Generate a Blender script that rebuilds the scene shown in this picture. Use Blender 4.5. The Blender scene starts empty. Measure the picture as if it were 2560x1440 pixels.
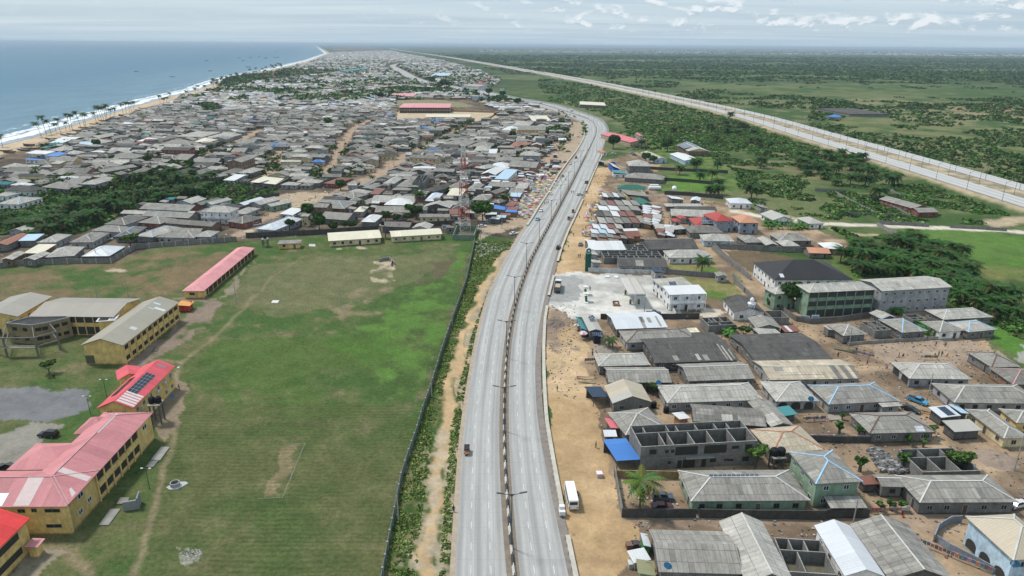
import bpy,math,random
import numpy as np
from mathutils import Vector,Matrix
random.seed(7); RNG = np.random.default_rng(11)
R = math.radians
scene = bpy.context.scene
COL = scene.collection
# ---------------------------------------------------------------- camera
CH = 90.0; FPX = 1730.0; TH = math.atan(608/FPX); RO = 0.0078
fwd = Vector((0,math.cos(TH),-math.sin(TH))); r0 = Vector((1,0,0)); u0 = Vector((0,math.sin(TH),math.cos(TH)))
cr = (r0*math.cos(RO) + u0*math.sin(RO)).normalized(); cu = (u0*math.cos(RO) - r0*math.sin(RO)).normalized()
cam = bpy.data.objects.new('camera',bpy.data.cameras.new('camera')); COL.objects.link(cam)
cam.matrix_world = Matrix(((cr.x,cu.x,-fwd.x,0),(cr.y,cu.y,-fwd.y,0),(cr.z,cu.z,-fwd.z,CH),(0,0,0,1)))
cam.data.sensor_width = 36; cam.data.lens = 36*FPX/2560; cam.data.clip_start = 1; cam.data.clip_end = 300000
scene.camera = cam
# ---------------------------------------------------------------- light
SUN_EL,SUN_AZ = 58.0,-60.0      # degrees; azimuth from +Y towards +X
w = bpy.data.worlds.new('World'); scene.world = w; w.use_nodes = True
nt = w.node_tree; nt.nodes.clear()
def N(nt,typ,**kw):
 n = nt.nodes.new(typ)
 for k,v in kw.items():
  if k == 'ins':
   for i,x in v.items(): n.inputs[i].default_value = x
  else: setattr(n,k,v)
 return n
L = lambda nt,a,b: nt.links.new(a,b)
def mth(nt,op,a,b=None,c=None,clamp=False):
 n = nt.nodes.new('ShaderNodeMath'); n.operation = op; n.use_clamp = clamp
 for i,x in enumerate((a,b,c)):
  if x is None: continue
  if isinstance(x,(int,float)): n.inputs[i].default_value = x
  else: nt.links.new(x,n.inputs[i])
 return n.outputs[0]
def mixc(nt,f,a,b,mode='MIX'):
 n = nt.nodes.new('ShaderNodeMix'); n.data_type = 'RGBA'; n.blend_type = mode
 for i,x in ((0,f),(6,a),(7,b)):
  if isinstance(x,(int,float)): n.inputs[i].default_value = x
  elif isinstance(x,tuple): n.inputs[i].default_value = (*x[:3],1)
  else: nt.links.new(x,n.inputs[i])
 return n.outputs[2]
def ramp(nt,f,lo,hi):
 n = nt.nodes.new('ShaderNodeMapRange'); n.inputs[1].default_value = lo; n.inputs[2].default_value = hi
 n.interpolation_type = 'SMOOTHSTEP'; nt.links.new(f,n.inputs[0]); return n.outputs[0]
def noise(nt,vec,scale,detail=4,rough=.55,dim='3D',dist=0):
 n = nt.nodes.new('ShaderNodeTexNoise'); n.noise_dimensions = dim
 n.inputs['Scale'].default_value = scale; n.inputs['Detail'].default_value = detail
 n.inputs['Roughness'].default_value = rough; n.inputs['Distortion'].default_value = dist
 if vec is not None: nt.links.new(vec,n.inputs['Vector'])
 return n.outputs['Fac']
def vmul(nt,vec,s):
 n = nt.nodes.new('ShaderNodeVectorMath'); n.operation = 'MULTIPLY'; nt.links.new(vec,n.inputs[0]); n.inputs[1].default_value = s
 return n.outputs[0]
sky = N(nt,'ShaderNodeTexSky',sky_type='NISHITA',sun_disc=False,sun_elevation=R(SUN_EL),sun_rotation=R(SUN_AZ),
  altitude=0,air_density=1.0,dust_density=2.0,ozone_density=1.5)
geo = N(nt,'ShaderNodeTexCoord'); sep = N(nt,'ShaderNodeSeparateXYZ'); L(nt,geo.outputs['Generated'],sep.inputs[0])
X,Y,Z = sep.outputs
zc = mth(nt,'MAXIMUM',Z,0.004)
# thin high cloud: direction projected on a high layer
hz = mth(nt,'ADD',zc,.035)
cmb = N(nt,'ShaderNodeCombineXYZ'); L(nt,mth(nt,'DIVIDE',X,hz),cmb.inputs[0]); L(nt,mth(nt,'DIVIDE',Y,hz),cmb.inputs[1])
hi = noise(nt,vmul(nt,cmb.outputs[0],(.16,.55,1)),1.0,6,.6,dist=.4)
hi = ramp(nt,hi,.30,.75)
# cumulus near the horizon: angular coordinates
az = mth(nt,'ARCTAN2',X,Y)
c2 = N(nt,'ShaderNodeCombineXYZ'); L(nt,mth(nt,'MULTIPLY',az,25.),c2.inputs[0]); L(nt,mth(nt,'MULTIPLY',Z,52.),c2.inputs[1])
cn = noise(nt,c2.outputs[0],1.0,7,.58,dist=.3)
c3 = N(nt,'ShaderNodeCombineXYZ'); L(nt,mth(nt,'MULTIPLY',az,25.),c3.inputs[0]); L(nt,mth(nt,'ADD',mth(nt,'MULTIPLY',Z,52.),.35),c3.inputs[1])
cn2 = noise(nt,c3.outputs[0],1.0,7,.58,dist=.3)
band = mth(nt,'MULTIPLY',ramp(nt,Z,.012,.026),mth(nt,'SUBTRACT',1,ramp(nt,Z,.06,.16)))
side = ramp(nt,az,-.30,.12)
cov = mth(nt,'MULTIPLY',band,mth(nt,'ADD',mth(nt,'MULTIPLY',side,.88),.12))
cum = mth(nt,'MULTIPLY',ramp(nt,mth(nt,'ADD',cn,mth(nt,'MULTIPLY',mth(nt,'SUBTRACT',side,1),.08)),.49,.64),cov)
lit = ramp(nt,mth(nt,'SUBTRACT',cn,cn2),-.02,.07)
SKYS = 0.115
base = mixc(nt,1.0,sky.outputs[0],(SKYS,SKYS,SKYS),'MULTIPLY')
base = mixc(nt,.80,base,(.46,.60,.715))
base = mixc(nt,mth(nt,'MULTIPLY',hi,.50),base,(.72,.80,.84))
ccol = mixc(nt,lit,(.46,.56,.64),(.80,.84,.87))
base = mixc(nt,mth(nt,'MULTIPLY',cum,.80),base,ccol)
low = mth(nt,'SUBTRACT',1,ramp(nt,Z,.0,.022))
base = mixc(nt,mth(nt,'MULTIPLY',low,.5),base,(.40,.54,.66))
bg = N(nt,'ShaderNodeBackground',ins={1: 1.0}); L(nt,base,bg.inputs[0])
wo = N(nt,'ShaderNodeOutputWorld'); L(nt,bg.outputs[0],wo.inputs[0])
sun = bpy.data.objects.new('sun',bpy.data.lights.new('sun','SUN')); COL.objects.link(sun)
sun.data.energy = 3.0; sun.data.angle = R(8); sun.data.color = (1,.95,.88)
sd = Vector((math.sin(R(SUN_AZ))*math.cos(R(SUN_EL)),math.cos(R(SUN_AZ))*math.cos(R(SUN_EL)),math.sin(R(SUN_EL))))
sun.rotation_euler = sd.to_track_quat('Z','Y').to_euler()
scene.view_settings.view_transform = 'Standard'; scene.view_settings.look = 'None'
scene.view_settings.exposure = 0.16; scene.view_settings.gamma = 1
scene.render.engine = 'CYCLES'
scene.cycles.max_bounces = 4; scene.cycles.diffuse_bounces = 2; scene.cycles.glossy_bounces = 2; scene.cycles.volume_bounces = 0
scene.cycles.transparent_max_bounces = 4
# ---------------------------------------------------------------- picture <-> ground
VW = {'F': (0,0,1),'R1': (0,0,2.844),'R2': (800,80,2.844),'R3': (1660,60,2.844),'R4': (0,400,3.6),'R5': (600,380,3.6),
 'R6': (0,700,3.79),'R7': (0,1000,3.273),'S1': (1300,260,4.236),'S2': (1360,540,4.236),'S3': (1700,400,2.977),'S4': (1780,620,3.282),
 'S5': (1420,760,4),'S6': (1900,800,3.79),'S7': (1380,1020,3.429),'S8': (1940,1060,3.789),'T1': (0,320,7.111),'T2': (340,320,7.111),
 'T3': (680,280,4.044),'T4': (1020,270,3.467),'T5': (680,440,4.044),'T6': (1020,430,3.64),'T7': (1440,400,3.411),
 'D1': (1040,800,4),'D2': (1140,540,5.143),'D3': (1260,260,4.8),'D4': (940,110,6.095),'D5': (700,90,6.4),'Z3': (1100,1150,4.967)}
def G(v,x,y,h=0.0):
 ox,oy,s = VW[v]; px = ox + x/s; py = oy + y/s
 d = fwd*FPX + cr*(px-1280) - cu*(py-720)
 t = (h-CH)/d.z
 return Vector((d.x*t,d.y*t,h))
def PX(p):
 d = Vector((p[0],p[1],(p[2] if len(p) > 2 else 0)-CH)); z = d.dot(fwd)
 return (1280+FPX*d.dot(cr)/z,720-FPX*d.dot(cu)/z)
def GL(v,pts,h=0.0): return [G(v,a,b,h) for a,b in pts]
# ---------------------------------------------------------------- materials
MATS = {}
def newmat(name):
 m = bpy.data.materials.new(name); m.use_nodes = True; nt = m.node_tree; nt.nodes.clear()
 b = N(nt,'ShaderNodeBsdfPrincipled'); o = N(nt,'ShaderNodeOutputMaterial'); L(nt,b.outputs[0],o.inputs[0])
 b.inputs['Specular IOR Level'].default_value = .25
 MATS[name] = m; return m,nt,b
def attr(nt,name): return N(nt,'ShaderNodeAttribute',attribute_name=name)
def bump(nt,b,h,s=.3,d=.05):
 n = N(nt,'ShaderNodeBump',ins={0: s,1: d}); L(nt,h,n.inputs['Height']); L(nt,n.outputs[0],b.inputs['Normal'])
def basic(name,rough=.85,var=.25,scale=.6,src='tint',spec=.25,metal=0,bumps=0):
 m,nt,b = newmat(name)
 if src == 'obj': c = N(nt,'ShaderNodeObjectInfo').outputs['Color']
 else: c = attr(nt,'tint').outputs['Color']
 tc = N(nt,'ShaderNodeTexCoord')
 f = noise(nt,tc.outputs['Object'],scale,5,.62)
 v = mth(nt,'MULTIPLY_ADD',f,var*2,1-var)
 cc = N(nt,'ShaderNodeVectorMath',operation='SCALE'); L(nt,c,cc.inputs[0]); L(nt,v,cc.inputs['Scale'])
 L(nt,cc.outputs[0],b.inputs['Base Color']); b.inputs['Roughness'].default_value = rough
 b.inputs['Specular IOR Level'].default_value = spec; b.inputs['Metallic'].default_value = metal
 if bumps: bump(nt,b,f,bumps)
 return m
def roofmat(name,sheet=(1.0,2.4),sv=.18,streak=.35,seam=.35,rib=0.18,rough=.8,spec=.2):
 """sheet roofing: per-sheet tone, seams, down-slope stains, ribs; uv in metres (u along the eave)"""
 m,nt,b = newmat(name)
 c = attr(nt,'tint').outputs['Color']; uv = N(nt,'ShaderNodeUVMap',uv_map='uv').outputs[0]
 oi = N(nt,'ShaderNodeObjectInfo')
 s = N(nt,'ShaderNodeSeparateXYZ'); L(nt,uv,s.inputs[0]); U,V = s.outputs[0],s.outputs[1]
 off = mth(nt,'MULTIPLY',oi.outputs['Random'],57.)
 su = mth(nt,'DIVIDE',U,sheet[0]); sv_ = mth(nt,'DIVIDE',V,sheet[1])
 cell = N(nt,'ShaderNodeCombineXYZ'); L(nt,mth(nt,'FLOOR',su),cell.inputs[0]); L(nt,mth(nt,'FLOOR',sv_),cell.inputs[1]); L(nt,off,cell.inputs[2])
 wn = N(nt,'ShaderNodeTexWhiteNoise',noise_dimensions='3D'); L(nt,cell.outputs[0],wn.inputs['Vector'])
 t = wn.outputs['Value']
 # sheets replaced by newer (lighter) or older (darker) ones
 odd = ramp(nt,t,.95,.96); odd2 = mth(nt,'SUBTRACT',1,ramp(nt,t,.05,.07))
 tone = mth(nt,'MULTIPLY_ADD',t,sv,1-sv/2)
 tone = mth(nt,'ADD',tone,mth(nt,'MULTIPLY',odd,sv*1.3)); tone = mth(nt,'SUBTRACT',tone,mth(nt,'MULTIPLY',odd2,sv*1.3))
 p = N(nt,'ShaderNodeCombineXYZ'); L(nt,mth(nt,'MULTIPLY',U,1.3),p.inputs[0]); L(nt,mth(nt,'MULTIPLY',V,.16),p.inputs[1]); L(nt,off,p.inputs[2])
 st = noise(nt,p.outputs[0],1.,5,.65)
 p2 = N(nt,'ShaderNodeCombineXYZ'); L(nt,U,p2.inputs[0]); L(nt,V,p2.inputs[1]); L(nt,off,p2.inputs[2])
 bl = noise(nt,p2.outputs[0],.22,5,.6); fn = noise(nt,p2.outputs[0],1.7,5,.7)
 stain = mth(nt,'MULTIPLY',mth(nt,'ADD',mth(nt,'ADD',st,bl),fn),.333)
 stain = mth(nt,'MULTIPLY_ADD',mth(nt,'SUBTRACT',stain,.5),streak*5,1.)
 stain = mth(nt,'MAXIMUM',stain,.4)
 fu = mth(nt,'FRACT',su); fv = mth(nt,'FRACT',sv_)
 e1 = mth(nt,'LESS_THAN',fu,.08/sheet[0]); e2 = mth(nt,'LESS_THAN',fv,.14/sheet[1])
 sm = mth(nt,'MULTIPLY',mth(nt,'MAXIMUM',e1,e2),mth(nt,'MULTIPLY',bl,seam*1.6))
 k = mth(nt,'MULTIPLY',mth(nt,'MULTIPLY',tone,stain),mth(nt,'SUBTRACT',1,sm))
 wv = mth(nt,'SINE',mth(nt,'MULTIPLY',U,2*math.pi/rib if rib else 1))
 if rib: k = mth(nt,'MULTIPLY',k,mth(nt,'MULTIPLY_ADD',wv,.05,1))
 cc = N(nt,'ShaderNodeVectorMath',operation='SCALE'); L(nt,c,cc.inputs[0]); L(nt,k,cc.inputs['Scale'])
 L(nt,cc.outputs[0],b.inputs['Base Color']); b.inputs['Roughness'].default_value = rough; b.inputs['Specular IOR Level'].default_value = spec
 if rib: bump(nt,b,wv,.35,.03)
 return m
def wallmat(name,blocks=True):
 m,nt,b = newmat(name)
 c = attr(nt,'tint').outputs['Color']; uv = N(nt,'ShaderNodeUVMap',uv_map='uv').outputs[0]; tc = N(nt,'ShaderNodeTexCoord')
 f = noise(nt,tc.outputs['Object'],.35,6,.7); f2 = noise(nt,vmul(nt,tc.outputs['Object'],(.9,.9,.5)),1,6,.75)
 v = mth(nt,'MAXIMUM',mth(nt,'MULTIPLY_ADD',mth(nt,'ADD',f,f2),1.35,-.38),.35)
 if blocks:
  br = N(nt,'ShaderNodeTexBrick',ins={1: (1,1,1,1),2: (.78,.78,.78,1),3: (.55,.55,.55,1),4: 1.,5: .035,8: .46,9: .23}); L(nt,uv,br.inputs[0])
  k = N(nt,'ShaderNodeRGBToBW'); L(nt,br.outputs[0],k.inputs[0]); v = mth(nt,'MULTIPLY',v,k.outputs[0])
 cc = N(nt,'ShaderNodeVectorMath',operation='SCALE'); L(nt,c,cc.inputs[0]); L(nt,v,cc.inputs['Scale'])
 L(nt,cc.outputs[0],b.inputs['Base Color']); b.inputs['Roughness'].default_value = .9
 return m
M_ASB = roofmat('sheet roof',(1.0,2.5),.13,.46,.50,0,.85,.12)
M_MET = roofmat('ribbed metal roof',(3.2,30),.05,.13,.2,.55,.5,.3)
M_BLK = wallmat('block wall'); M_PLA = wallmat('plaster wall',False)
M_GEN = basic('painted surface',.7,.2,1.5)
M_CON = basic('weathered concrete',.9,.38,.5)
M_OBJ = basic('coloured paint',.35,.06,1.0,'obj',.5)
M_CLO = basic('cloth',.9,.12,2.0,'obj',.1)
M_GLS = basic('dark glass',.12,.1,1.,'tint',.6)
def leafmat():
 m,nt,b = newmat('foliage')
 c = attr(nt,'tint').outputs['Color']; oi = N(nt,'ShaderNodeObjectInfo')
 cc = N(nt,'ShaderNodeVectorMath',operation='SCALE'); L(nt,c,cc.inputs[0]); L(nt,mth(nt,'MULTIPLY_ADD',oi.outputs['Random'],.5,.75),cc.inputs['Scale'])
 L(nt,cc.outputs[0],b.inputs['Base Color']); b.inputs['Roughness'].default_value = .7
 b.inputs['Specular IOR Level'].default_value = .08
 return m
M_LEAF = leafmat()
# ---------------------------------------------------------------- mesh builder
class MB:
 def __init__(s): s.v = []; s.f = []; s.c = []; s.m = []; s.col = (.5,.5,.5); s.mi = 0
 def face(s,pts,col=None,mi=None):
  n = len(s.v); s.v += [tuple(p) for p in pts]; s.f.append(tuple(range(n,n+len(pts)))); s.c.append(col or s.col); s.m.append(s.mi if mi is None else mi)
 def box(s,x0,x1,y0,y1,z0,z1,col=None,M=None,bottom=True):
  P = [(x0,y0,z0),(x1,y0,z0),(x1,y1,z0),(x0,y1,z0),(x0,y0,z1),(x1,y0,z1),(x1,y1,z1),(x0,y1,z1)]
  if M is not None: P = [tuple(M @ Vector(p)) for p in P]
  F = [(0,1,5,4),(1,2,6,5),(2,3,7,6),(3,0,4,7),(4,5,6,7)] + ([(3,2,1,0)] if bottom else [])
  for f in F: s.face([P[i] for i in f],col)
 def prism(s,poly,z0,z1,col=None,top=None):
  n = len(poly); t = [(p[0],p[1],z1) for p in poly]; b = [(p[0],p[1],z0) for p in poly]
  s.face(t,top or col); s.face(b[::-1],col)
  for i in range(n): j = (i+1) % n; s.face([b[i],b[j],t[j],t[i]],col)
 def beam(s,a,b,w,h,col=None,up=Vector((0,0,1))):
  a = Vector(a); b = Vector(b); d = (b-a)
  if d.length < 1e-6: return
  d.normalize(); x = d.cross(up)
  if x.length < 1e-4: x = d.cross(Vector((0,1,0)))
  x.normalize(); y = x.cross(d); x = x*w/2; y = y*h/2
  q = [(-x-y),(x-y),(x+y),(-x+y)]; A = [a+k for k in q]; B = [b+k for k in q]
  for i in range(4): j = (i+1) % 4; s.face([A[i],A[j],B[j],B[i]],col)
  s.face(A[::-1],col); s.face(B,col)
 def cyl(s,a,b,ra,rb,n=8,col=None,caps=True):
  a = Vector(a); b = Vector(b); d = (b-a).normalized(); x = d.orthogonal().normalized(); y = d.cross(x)
  A = [a+(x*math.cos(t)+y*math.sin(t))*ra for t in [2*math.pi*i/n for i in range(n)]]
  B = [b+(x*math.cos(t)+y*math.sin(t))*rb for t in [2*math.pi*i/n for i in range(n)]]
  for i in range(n): j = (i+1) % n; s.face([A[i],A[j],B[j],B[i]],col)
  if caps: s.face(A[::-1],col); s.face(B,col)
 def lathe(s,prof,n=12,col=None,c=(0,0)):
  rings = [[(c[0]+r*math.cos(2*math.pi*i/n),c[1]+r*math.sin(2*math.pi*i/n),z) for i in range(n)] for r,z in prof]
  for a,b in zip(rings,rings[1:]):
   for i in range(n): j = (i+1) % n; s.face([a[i],a[j],b[j],b[i]],col)
  s.face(rings[0][::-1],col); s.face(rings[-1],col)
 def mesh(s,name,mats):
  me = bpy.data.meshes.new(name); me.from_pydata(s.v,[],s.f)
  finish(me,s.c,s.m,mats); return me
 def build(s,name,mats,parent=None,**kw):
  return link(name,s.mesh(name,mats),parent,**kw)
def finish(me,cols,mi,mats):
 nf = len(me.polygons)
 for m in (mats if isinstance(mats,(list,tuple)) else [mats]): me.materials.append(m)
 a = me.attributes.new('tint','FLOAT_COLOR','FACE'); c = np.ones((nf,4),np.float32); c[:,:3] = np.array(cols,np.float32).reshape(nf,-1)[:,:3]
 a.data.foreach_set('color',c.ravel())
 if any(mi): me.polygons.foreach_set('material_index',np.array(mi,np.int32))
 uvl = me.uv_layers.new(name='uv'); nl = len(me.loops)
 co = np.empty(len(me.vertices)*3,np.float32); me.vertices.foreach_get('co',co); co = co.reshape(-1,3)
 nn = np.empty(nf*3,np.float32); me.polygons.foreach_get('normal',nn); nn = nn.reshape(-1,3)
 lt = np.empty(nf,np.int32); me.polygons.foreach_get('loop_total',lt)
 vi = np.empty(nl,np.int32); me.loops.foreach_get('vertex_index',vi)
 ln = np.repeat(nn,lt,axis=0); p = co[vi]
 u = np.stack([-ln[:,1],ln[:,0],np.zeros(nl)],1); l = np.linalg.norm(u,axis=1); fl = l < .02
 u[fl] = (1,0,0); l[fl] = 1; u /= l[:,None]; v = np.cross(ln,u)
 uv = np.stack([(p*u).sum(1)+100,(p*v).sum(1)+100],1).astype(np.float32)
 uvl.data.foreach_set('uv',uv.ravel())
def link(name,me,parent=None,loc=None,rot=None,label=None,cat=None,group=None,kind=None,color=None,scale=None):
 o = bpy.data.objects.new(name,me); COL.objects.link(o)
 if parent is not None: o.parent = parent
 if loc is not None: o.location = loc
 if rot is not None: o.rotation_euler = rot if hasattr(rot,'__len__') else (0,0,rot)
 if scale is not None: o.scale = scale if hasattr(scale,'__len__') else (scale,)*3
 if color is not None: o.color = (*color[:3],1)
 tag(o,label,cat,group,kind); return o
def tag(o,label=None,cat=None,group=None,kind=None):
 if label: o['label'] = label
 if cat: o['category'] = cat
 if group: o['group'] = group
 if kind: o['kind'] = kind
 return o
AUTO = []        # things whose label is completed at the end: (object, look, category phrase)
def thing(name,loc,rz=0,label=None,cat=None,group=None,look=None,scale=None):
 o = link(name,None,None,loc,rz,label,cat,group,scale=scale)
 o.empty_display_size = .5
 if look: AUTO.append((o,look))
 return o
def npmesh(name,V,F,cols,mat):
 me = bpy.data.meshes.new(name); V = np.asarray(V,np.float32); F = np.asarray(F,np.int32); k = F.shape[1]
 me.vertices.add(len(V)); me.vertices.foreach_set('co',V.ravel())
 me.loops.add(F.size); me.loops.foreach_set('vertex_index',F.ravel())
 me.polygons.add(len(F)); me.polygons.foreach_set('loop_start',np.arange(0,F.size,k,dtype=np.int32))
 me.update(calc_edges=True); me.validate()
 finish(me,cols,[0],mat); return me
# ---------------------------------------------------------------- numpy noise
def vnoise(x,y,seed=0):
 xi = np.floor(x).astype(np.int64); yi = np.floor(y).astype(np.int64); xf = x-xi; yf = y-yi
 xf = xf*xf*(3-2*xf); yf = yf*yf*(3-2*yf)
 def h(a,b):
  n = (a*374761393 + b*668265263 + seed*982451653) & 0xffffffff
  n = ((n ^ (n >> 13))*1274126177) & 0xffffffff
  return ((n ^ (n >> 16)) & 0xffff)/65535.
 return (h(xi,yi)*(1-xf)+h(xi+1,yi)*xf)*(1-yf) + (h(xi,yi+1)*(1-xf)+h(xi+1,yi+1)*xf)*yf
def fbm(x,y,s,o=4,seed=0):
 t = 0; a = 1; n = 0; x = np.asarray(x,float)/s; y = np.asarray(y,float)/s
 for i in range(o): t = t+a*vnoise(x,y,seed+i*17); n += a; a *= .5; x = x*2.03+5.1; y = y*2.03+9.7
 return t/n
def inpoly(x,y,poly):
 r = np.zeros(np.shape(x),bool); n = len(poly)
 for i in range(n):
  x1,y1 = poly[i][0],poly[i][1]; x2,y2 = poly[(i+1) % n][0],poly[(i+1) % n][1]
  if y1 == y2: continue
  c = ((y1 > y) != (y2 > y)) & (x < (x2-x1)*(y-y1)/(y2-y1)+x1); r ^= c
 return r
def dpoly(x,y,pl):
 d = np.full(np.shape(x),1e9)
 for a,b in zip(pl,pl[1:]):
  dx,dy = b[0]-a[0],b[1]-a[1]; l = dx*dx+dy*dy+1e-9
  t = np.clip(((x-a[0])*dx+(y-a[1])*dy)/l,0,1); d = np.minimum(d,np.hypot(x-a[0]-t*dx,y-a[1]-t*dy))
 return d
# ================================================================ SETTING
def resample(pl,step,smooth=0):
 P = np.array([[p[0],p[1]] for p in pl],float); d = np.r_[0,np.cumsum(np.hypot(*np.diff(P,axis=0).T))]
 n = max(2,int(d[-1]/step)); t = np.linspace(0,d[-1],n); Q = np.stack([np.interp(t,d,P[:,0]),np.interp(t,d,P[:,1])],1)
 for _ in range(smooth):
  Q[1:-1] = (Q[:-2]+Q[1:-1]*2+Q[2:])/4
 return Q
COAST = [(-380,-400),(-425,200)] + [tuple(G('F',a,b)[:2]) for a,b in [(0,362),(91,339),(225,297),(316,271),(404,246),(492,225),(527,211),(580,193),(703,169),(774,151),(819,133.6)]] + [(-4400,16500),(-5900,22000),(-12000,44000),(-19600,60000),(-24000,70000)]
COAST = resample(COAST[:13],6,4).tolist() + [list(c) for c in COAST[13:]]
CO = np.array(COAST)
def coastx(y): return np.interp(y,CO[:,1],CO[:,0])
ROWS = {1600: (1122,1130,1285,1304,1318,1455,1465,1480),1440: (1131,1138,1267,1284,1296,1420,1432,1446),1295: (1138,1145,1256,1271,1284,1390,1403,1416),1150: (1147,1153,1249,1261,1272,1360,1377,1388),
 1050: (1156,1162,1249,1260,1270,1342,1361,1372),950: (1171,1177,1252,1262,1271,1337,1356,1366),875: (1184,1189,1259,1267,1276,1339,1355,1364),800: (1200,1206,1270,1279,1287,1350,1359,1365),
 734: (1218,1224,1290,1296,1302,1364,1370,1377),657: (1255,1261,1319,1324,1330,1384,1391,1396),600: (1286,1293,1349,1354,1358,1402,1408,1414),540: (1328,1336,1382,1387,1391,1430,1437,1442),
 510: (1352,1360,1398,1403,1406,1446,1452,1457),468: (1380,1385,1419,1425,1428,1464,1468,1472),427: (1411,1415,1443,1446,1448,1483,1486,1489),385: (1440,1443,1464,1467,1469,1501,1506,1508)}
ys = sorted(ROWS,reverse=True)
def rowline(i,extra=()): return [G('F',ROWS[y][i],y) for y in ys] + [G('F',a,b) for a,b in extra]
EL = [(1456,358),(1466,335),(1465,320),(1456,306),(1433,295.4),(1385,276.7),(1324,260),(1268,249.5),(1202,236.5),(1130,223),(1099,216.6),(1071,212),(1038,204),(1005,187),(976,172),(976,163),(1008,155.5)]
ER = [(1510,358),(1517,335),(1516,322),(1507,306),(1490,296),(1448,281),(1385,262),(1290,246),(1220,230),(1140,216),(1104,210),(1076,204.5),(1044,194.5),(1012,177),(988,166),(992,161),(1010,154)]
EM = [(1478,362),(1489,338),(1491,322),(1483,306),(1464,296),(1419,281),(1358,262),(1280,248),(1212,233.5),(1136,220),(1102,213.5),(1074,208.5),(1041,199.5),(1009,182),(982,169),(984,162),(1009,154.8)]
def sameparam(pls,step=2.5,smooth=6):
 base = np.mean([np.array([[p[0],p[1]] for p in pl]) for pl in pls],axis=0)
 d = np.r_[0,np.cumsum(np.hypot(*np.diff(base,axis=0).T))]; n = int(d[-1]/step); t = np.linspace(0,d[-1],n); out = []
 for pl in pls:
  P = np.array([[p[0],p[1]] for p in pl]); Q = np.stack([np.interp(t,d,P[:,0]),np.interp(t,d,P[:,1])],1)
  for _ in range(smooth*4): Q[1:-1] = (Q[:-2]+Q[1:-1]*2+Q[2:])/4
  out.append(Q)
 return out,t
RL = rowline(1,EL); RM0 = rowline(2,EM); RB = rowline(3,EM); RM1 = rowline(4,EM); RR = rowline(5,ER)
(cL,cM0,cB,cM1,cR),tROAD = sameparam([RL,RM0,RB,RM1,RR])
def wpoly(pts): return [G('F',a,b) for a,b in pts]
TOWN = wpoly([(-400,700),(0,662),(340,642),(390,620),(640,602),(800,590),(1190,585),(1290,600),(1340,545),(1440,395),(1462,345),(1450,300),(1370,268),(1270,250),(1160,228),(1235,215),(1250,200),(1200,180),(1130,158),(1010,135),(930,117),(835,117),(819,134),(774,151),(703,170),(527,212),(316,272),(225,298),(0,365),(-300,450)])
LFIELD = wpoly([(-300,690),(0,668),(340,645),(395,622),(640,604),(820,592),(1130,590),(1190,600),(1165,700),(1120,840),(1065,1000),(1000,1250),(955,1440),(930,1700),(-600,1700)])
VERGE = wpoly([(1190,600),(1290,603),(1255,660),(1215,735),(1197,800),(1180,875),(1168,950),(1153,1050),(1144,1150),(1135,1295),(1128,1440),(1120,1650),(930,1700),(955,1440),(1000,1250),(1065,1000),(1120,840),(1165,700)])
RSET = wpoly([(1520,400),(1480,430),(1400,640),(1365,740),(1362,850),(1380,1100),(1430,1440),(1460,1700),(2900,1700),(2900,1150),(2560,930),(2470,850),(2420,800),(2380,760),(2060,780),(1930,700),(1900,620),(2130,650),(2160,630),(2040,570),(1960,530),(1900,545),(1850,510),(1790,505),(1700,490),(1640,480),(1650,400),(1600,380)])
VEG1 = wpoly([(0,470),(130,480),(260,465),(330,440),(480,425),(520,450),(600,460),(680,468),(690,480),(600,520),(500,500),(440,505),(330,525),(250,565),(150,600),(110,560),(0,590),(-300,620),(-300,500)])
VEG2 = wpoly([(490,262),(530,258),(560,270),(540,284),(500,280)])
VEG3 = wpoly([(565,195),(640,184),(655,194),(600,208),(545,215)])
VEG4 = wpoly([(990,218),(1130,222),(1140,228),(1010,232),(960,225)])
VEG5 = wpoly([(1320,330),(1400,318),(1420,330),(1330,345)])
VEGS = [VEG1,VEG2,VEG3,VEG4,VEG5]
EXP_N = wpoly([(2700,585),(2560,530),(2415,484),(2268,434),(2107,381.7),(1955,334),(1857,302.6),(1660,253),(1500,216),(1360,187.5),(1268,171),(1202,159),(1137,147.3),(1038,131.8),(973,122)])
EXP_F = wpoly([(2700,512),(2560,471.7),(2415,430),(2260,387),(2107,346),(1955,301),(1857,276),(1660,237.6),(1500,207),(1360,182.5),(1268,167.3),(1202,156.2),(1137,145),(1038,130.6),(973,121.3)])
# straighten: X of both edges as a function of Y
def xofy(pl): P = np.array([[p[0],p[1]] for p in pl]); i = np.argsort(P[:,1]); return P[i]
eN,eF = xofy(EXP_N),xofy(EXP_F)
def ecx(y):
 c = .5*(np.interp(y,eN[:,1],eN[:,0])+np.interp(y,eF[:,1],eF[:,0]))
 return np.where(y < 620,324.,c)
# ---- ground sheet: polar grid, fine where the picture looks
r1 = 92*1.006**np.arange(520); r2 = r1[-1]*1.022**np.arange(1,160); rr = np.r_[5,30,60,80,r1,r2]; rr = rr[rr < 75000]
aa = np.r_[np.arange(-180,-46,6.),np.arange(-46,46.01,.11),np.arange(48,180.1,6.)]
RRg,AA = np.meshgrid(rr,np.radians(aa),indexing='ij'); gx = (RRg*np.sin(AA)).ravel(); gy = (RRg*np.cos(AA)).ravel()
nr,na = RRg.shape
dist = np.hypot(gx,gy)
jit = np.minimum(1.6+dist*.004,40)
qx = gx+(fbm(gx,gy,7,3,5)-.5)*jit*3; qy = gy+(fbm(gx,gy,7,3,9)-.5)*jit*3
n1 = fbm(gx,gy,90,5,1); n2 = fbm(gx,gy,22,5,2); n3 = fbm(gx,gy,6,4,3); n4 = fbm(gx,gy,1.6,3,4); n5 = fbm(gx*.35,gy,260,5,8)
C = np.zeros((gx.size,3)); msk = np.zeros((gx.size,3))   # msk: r furrows, g grass grain, b stone speckle
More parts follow.
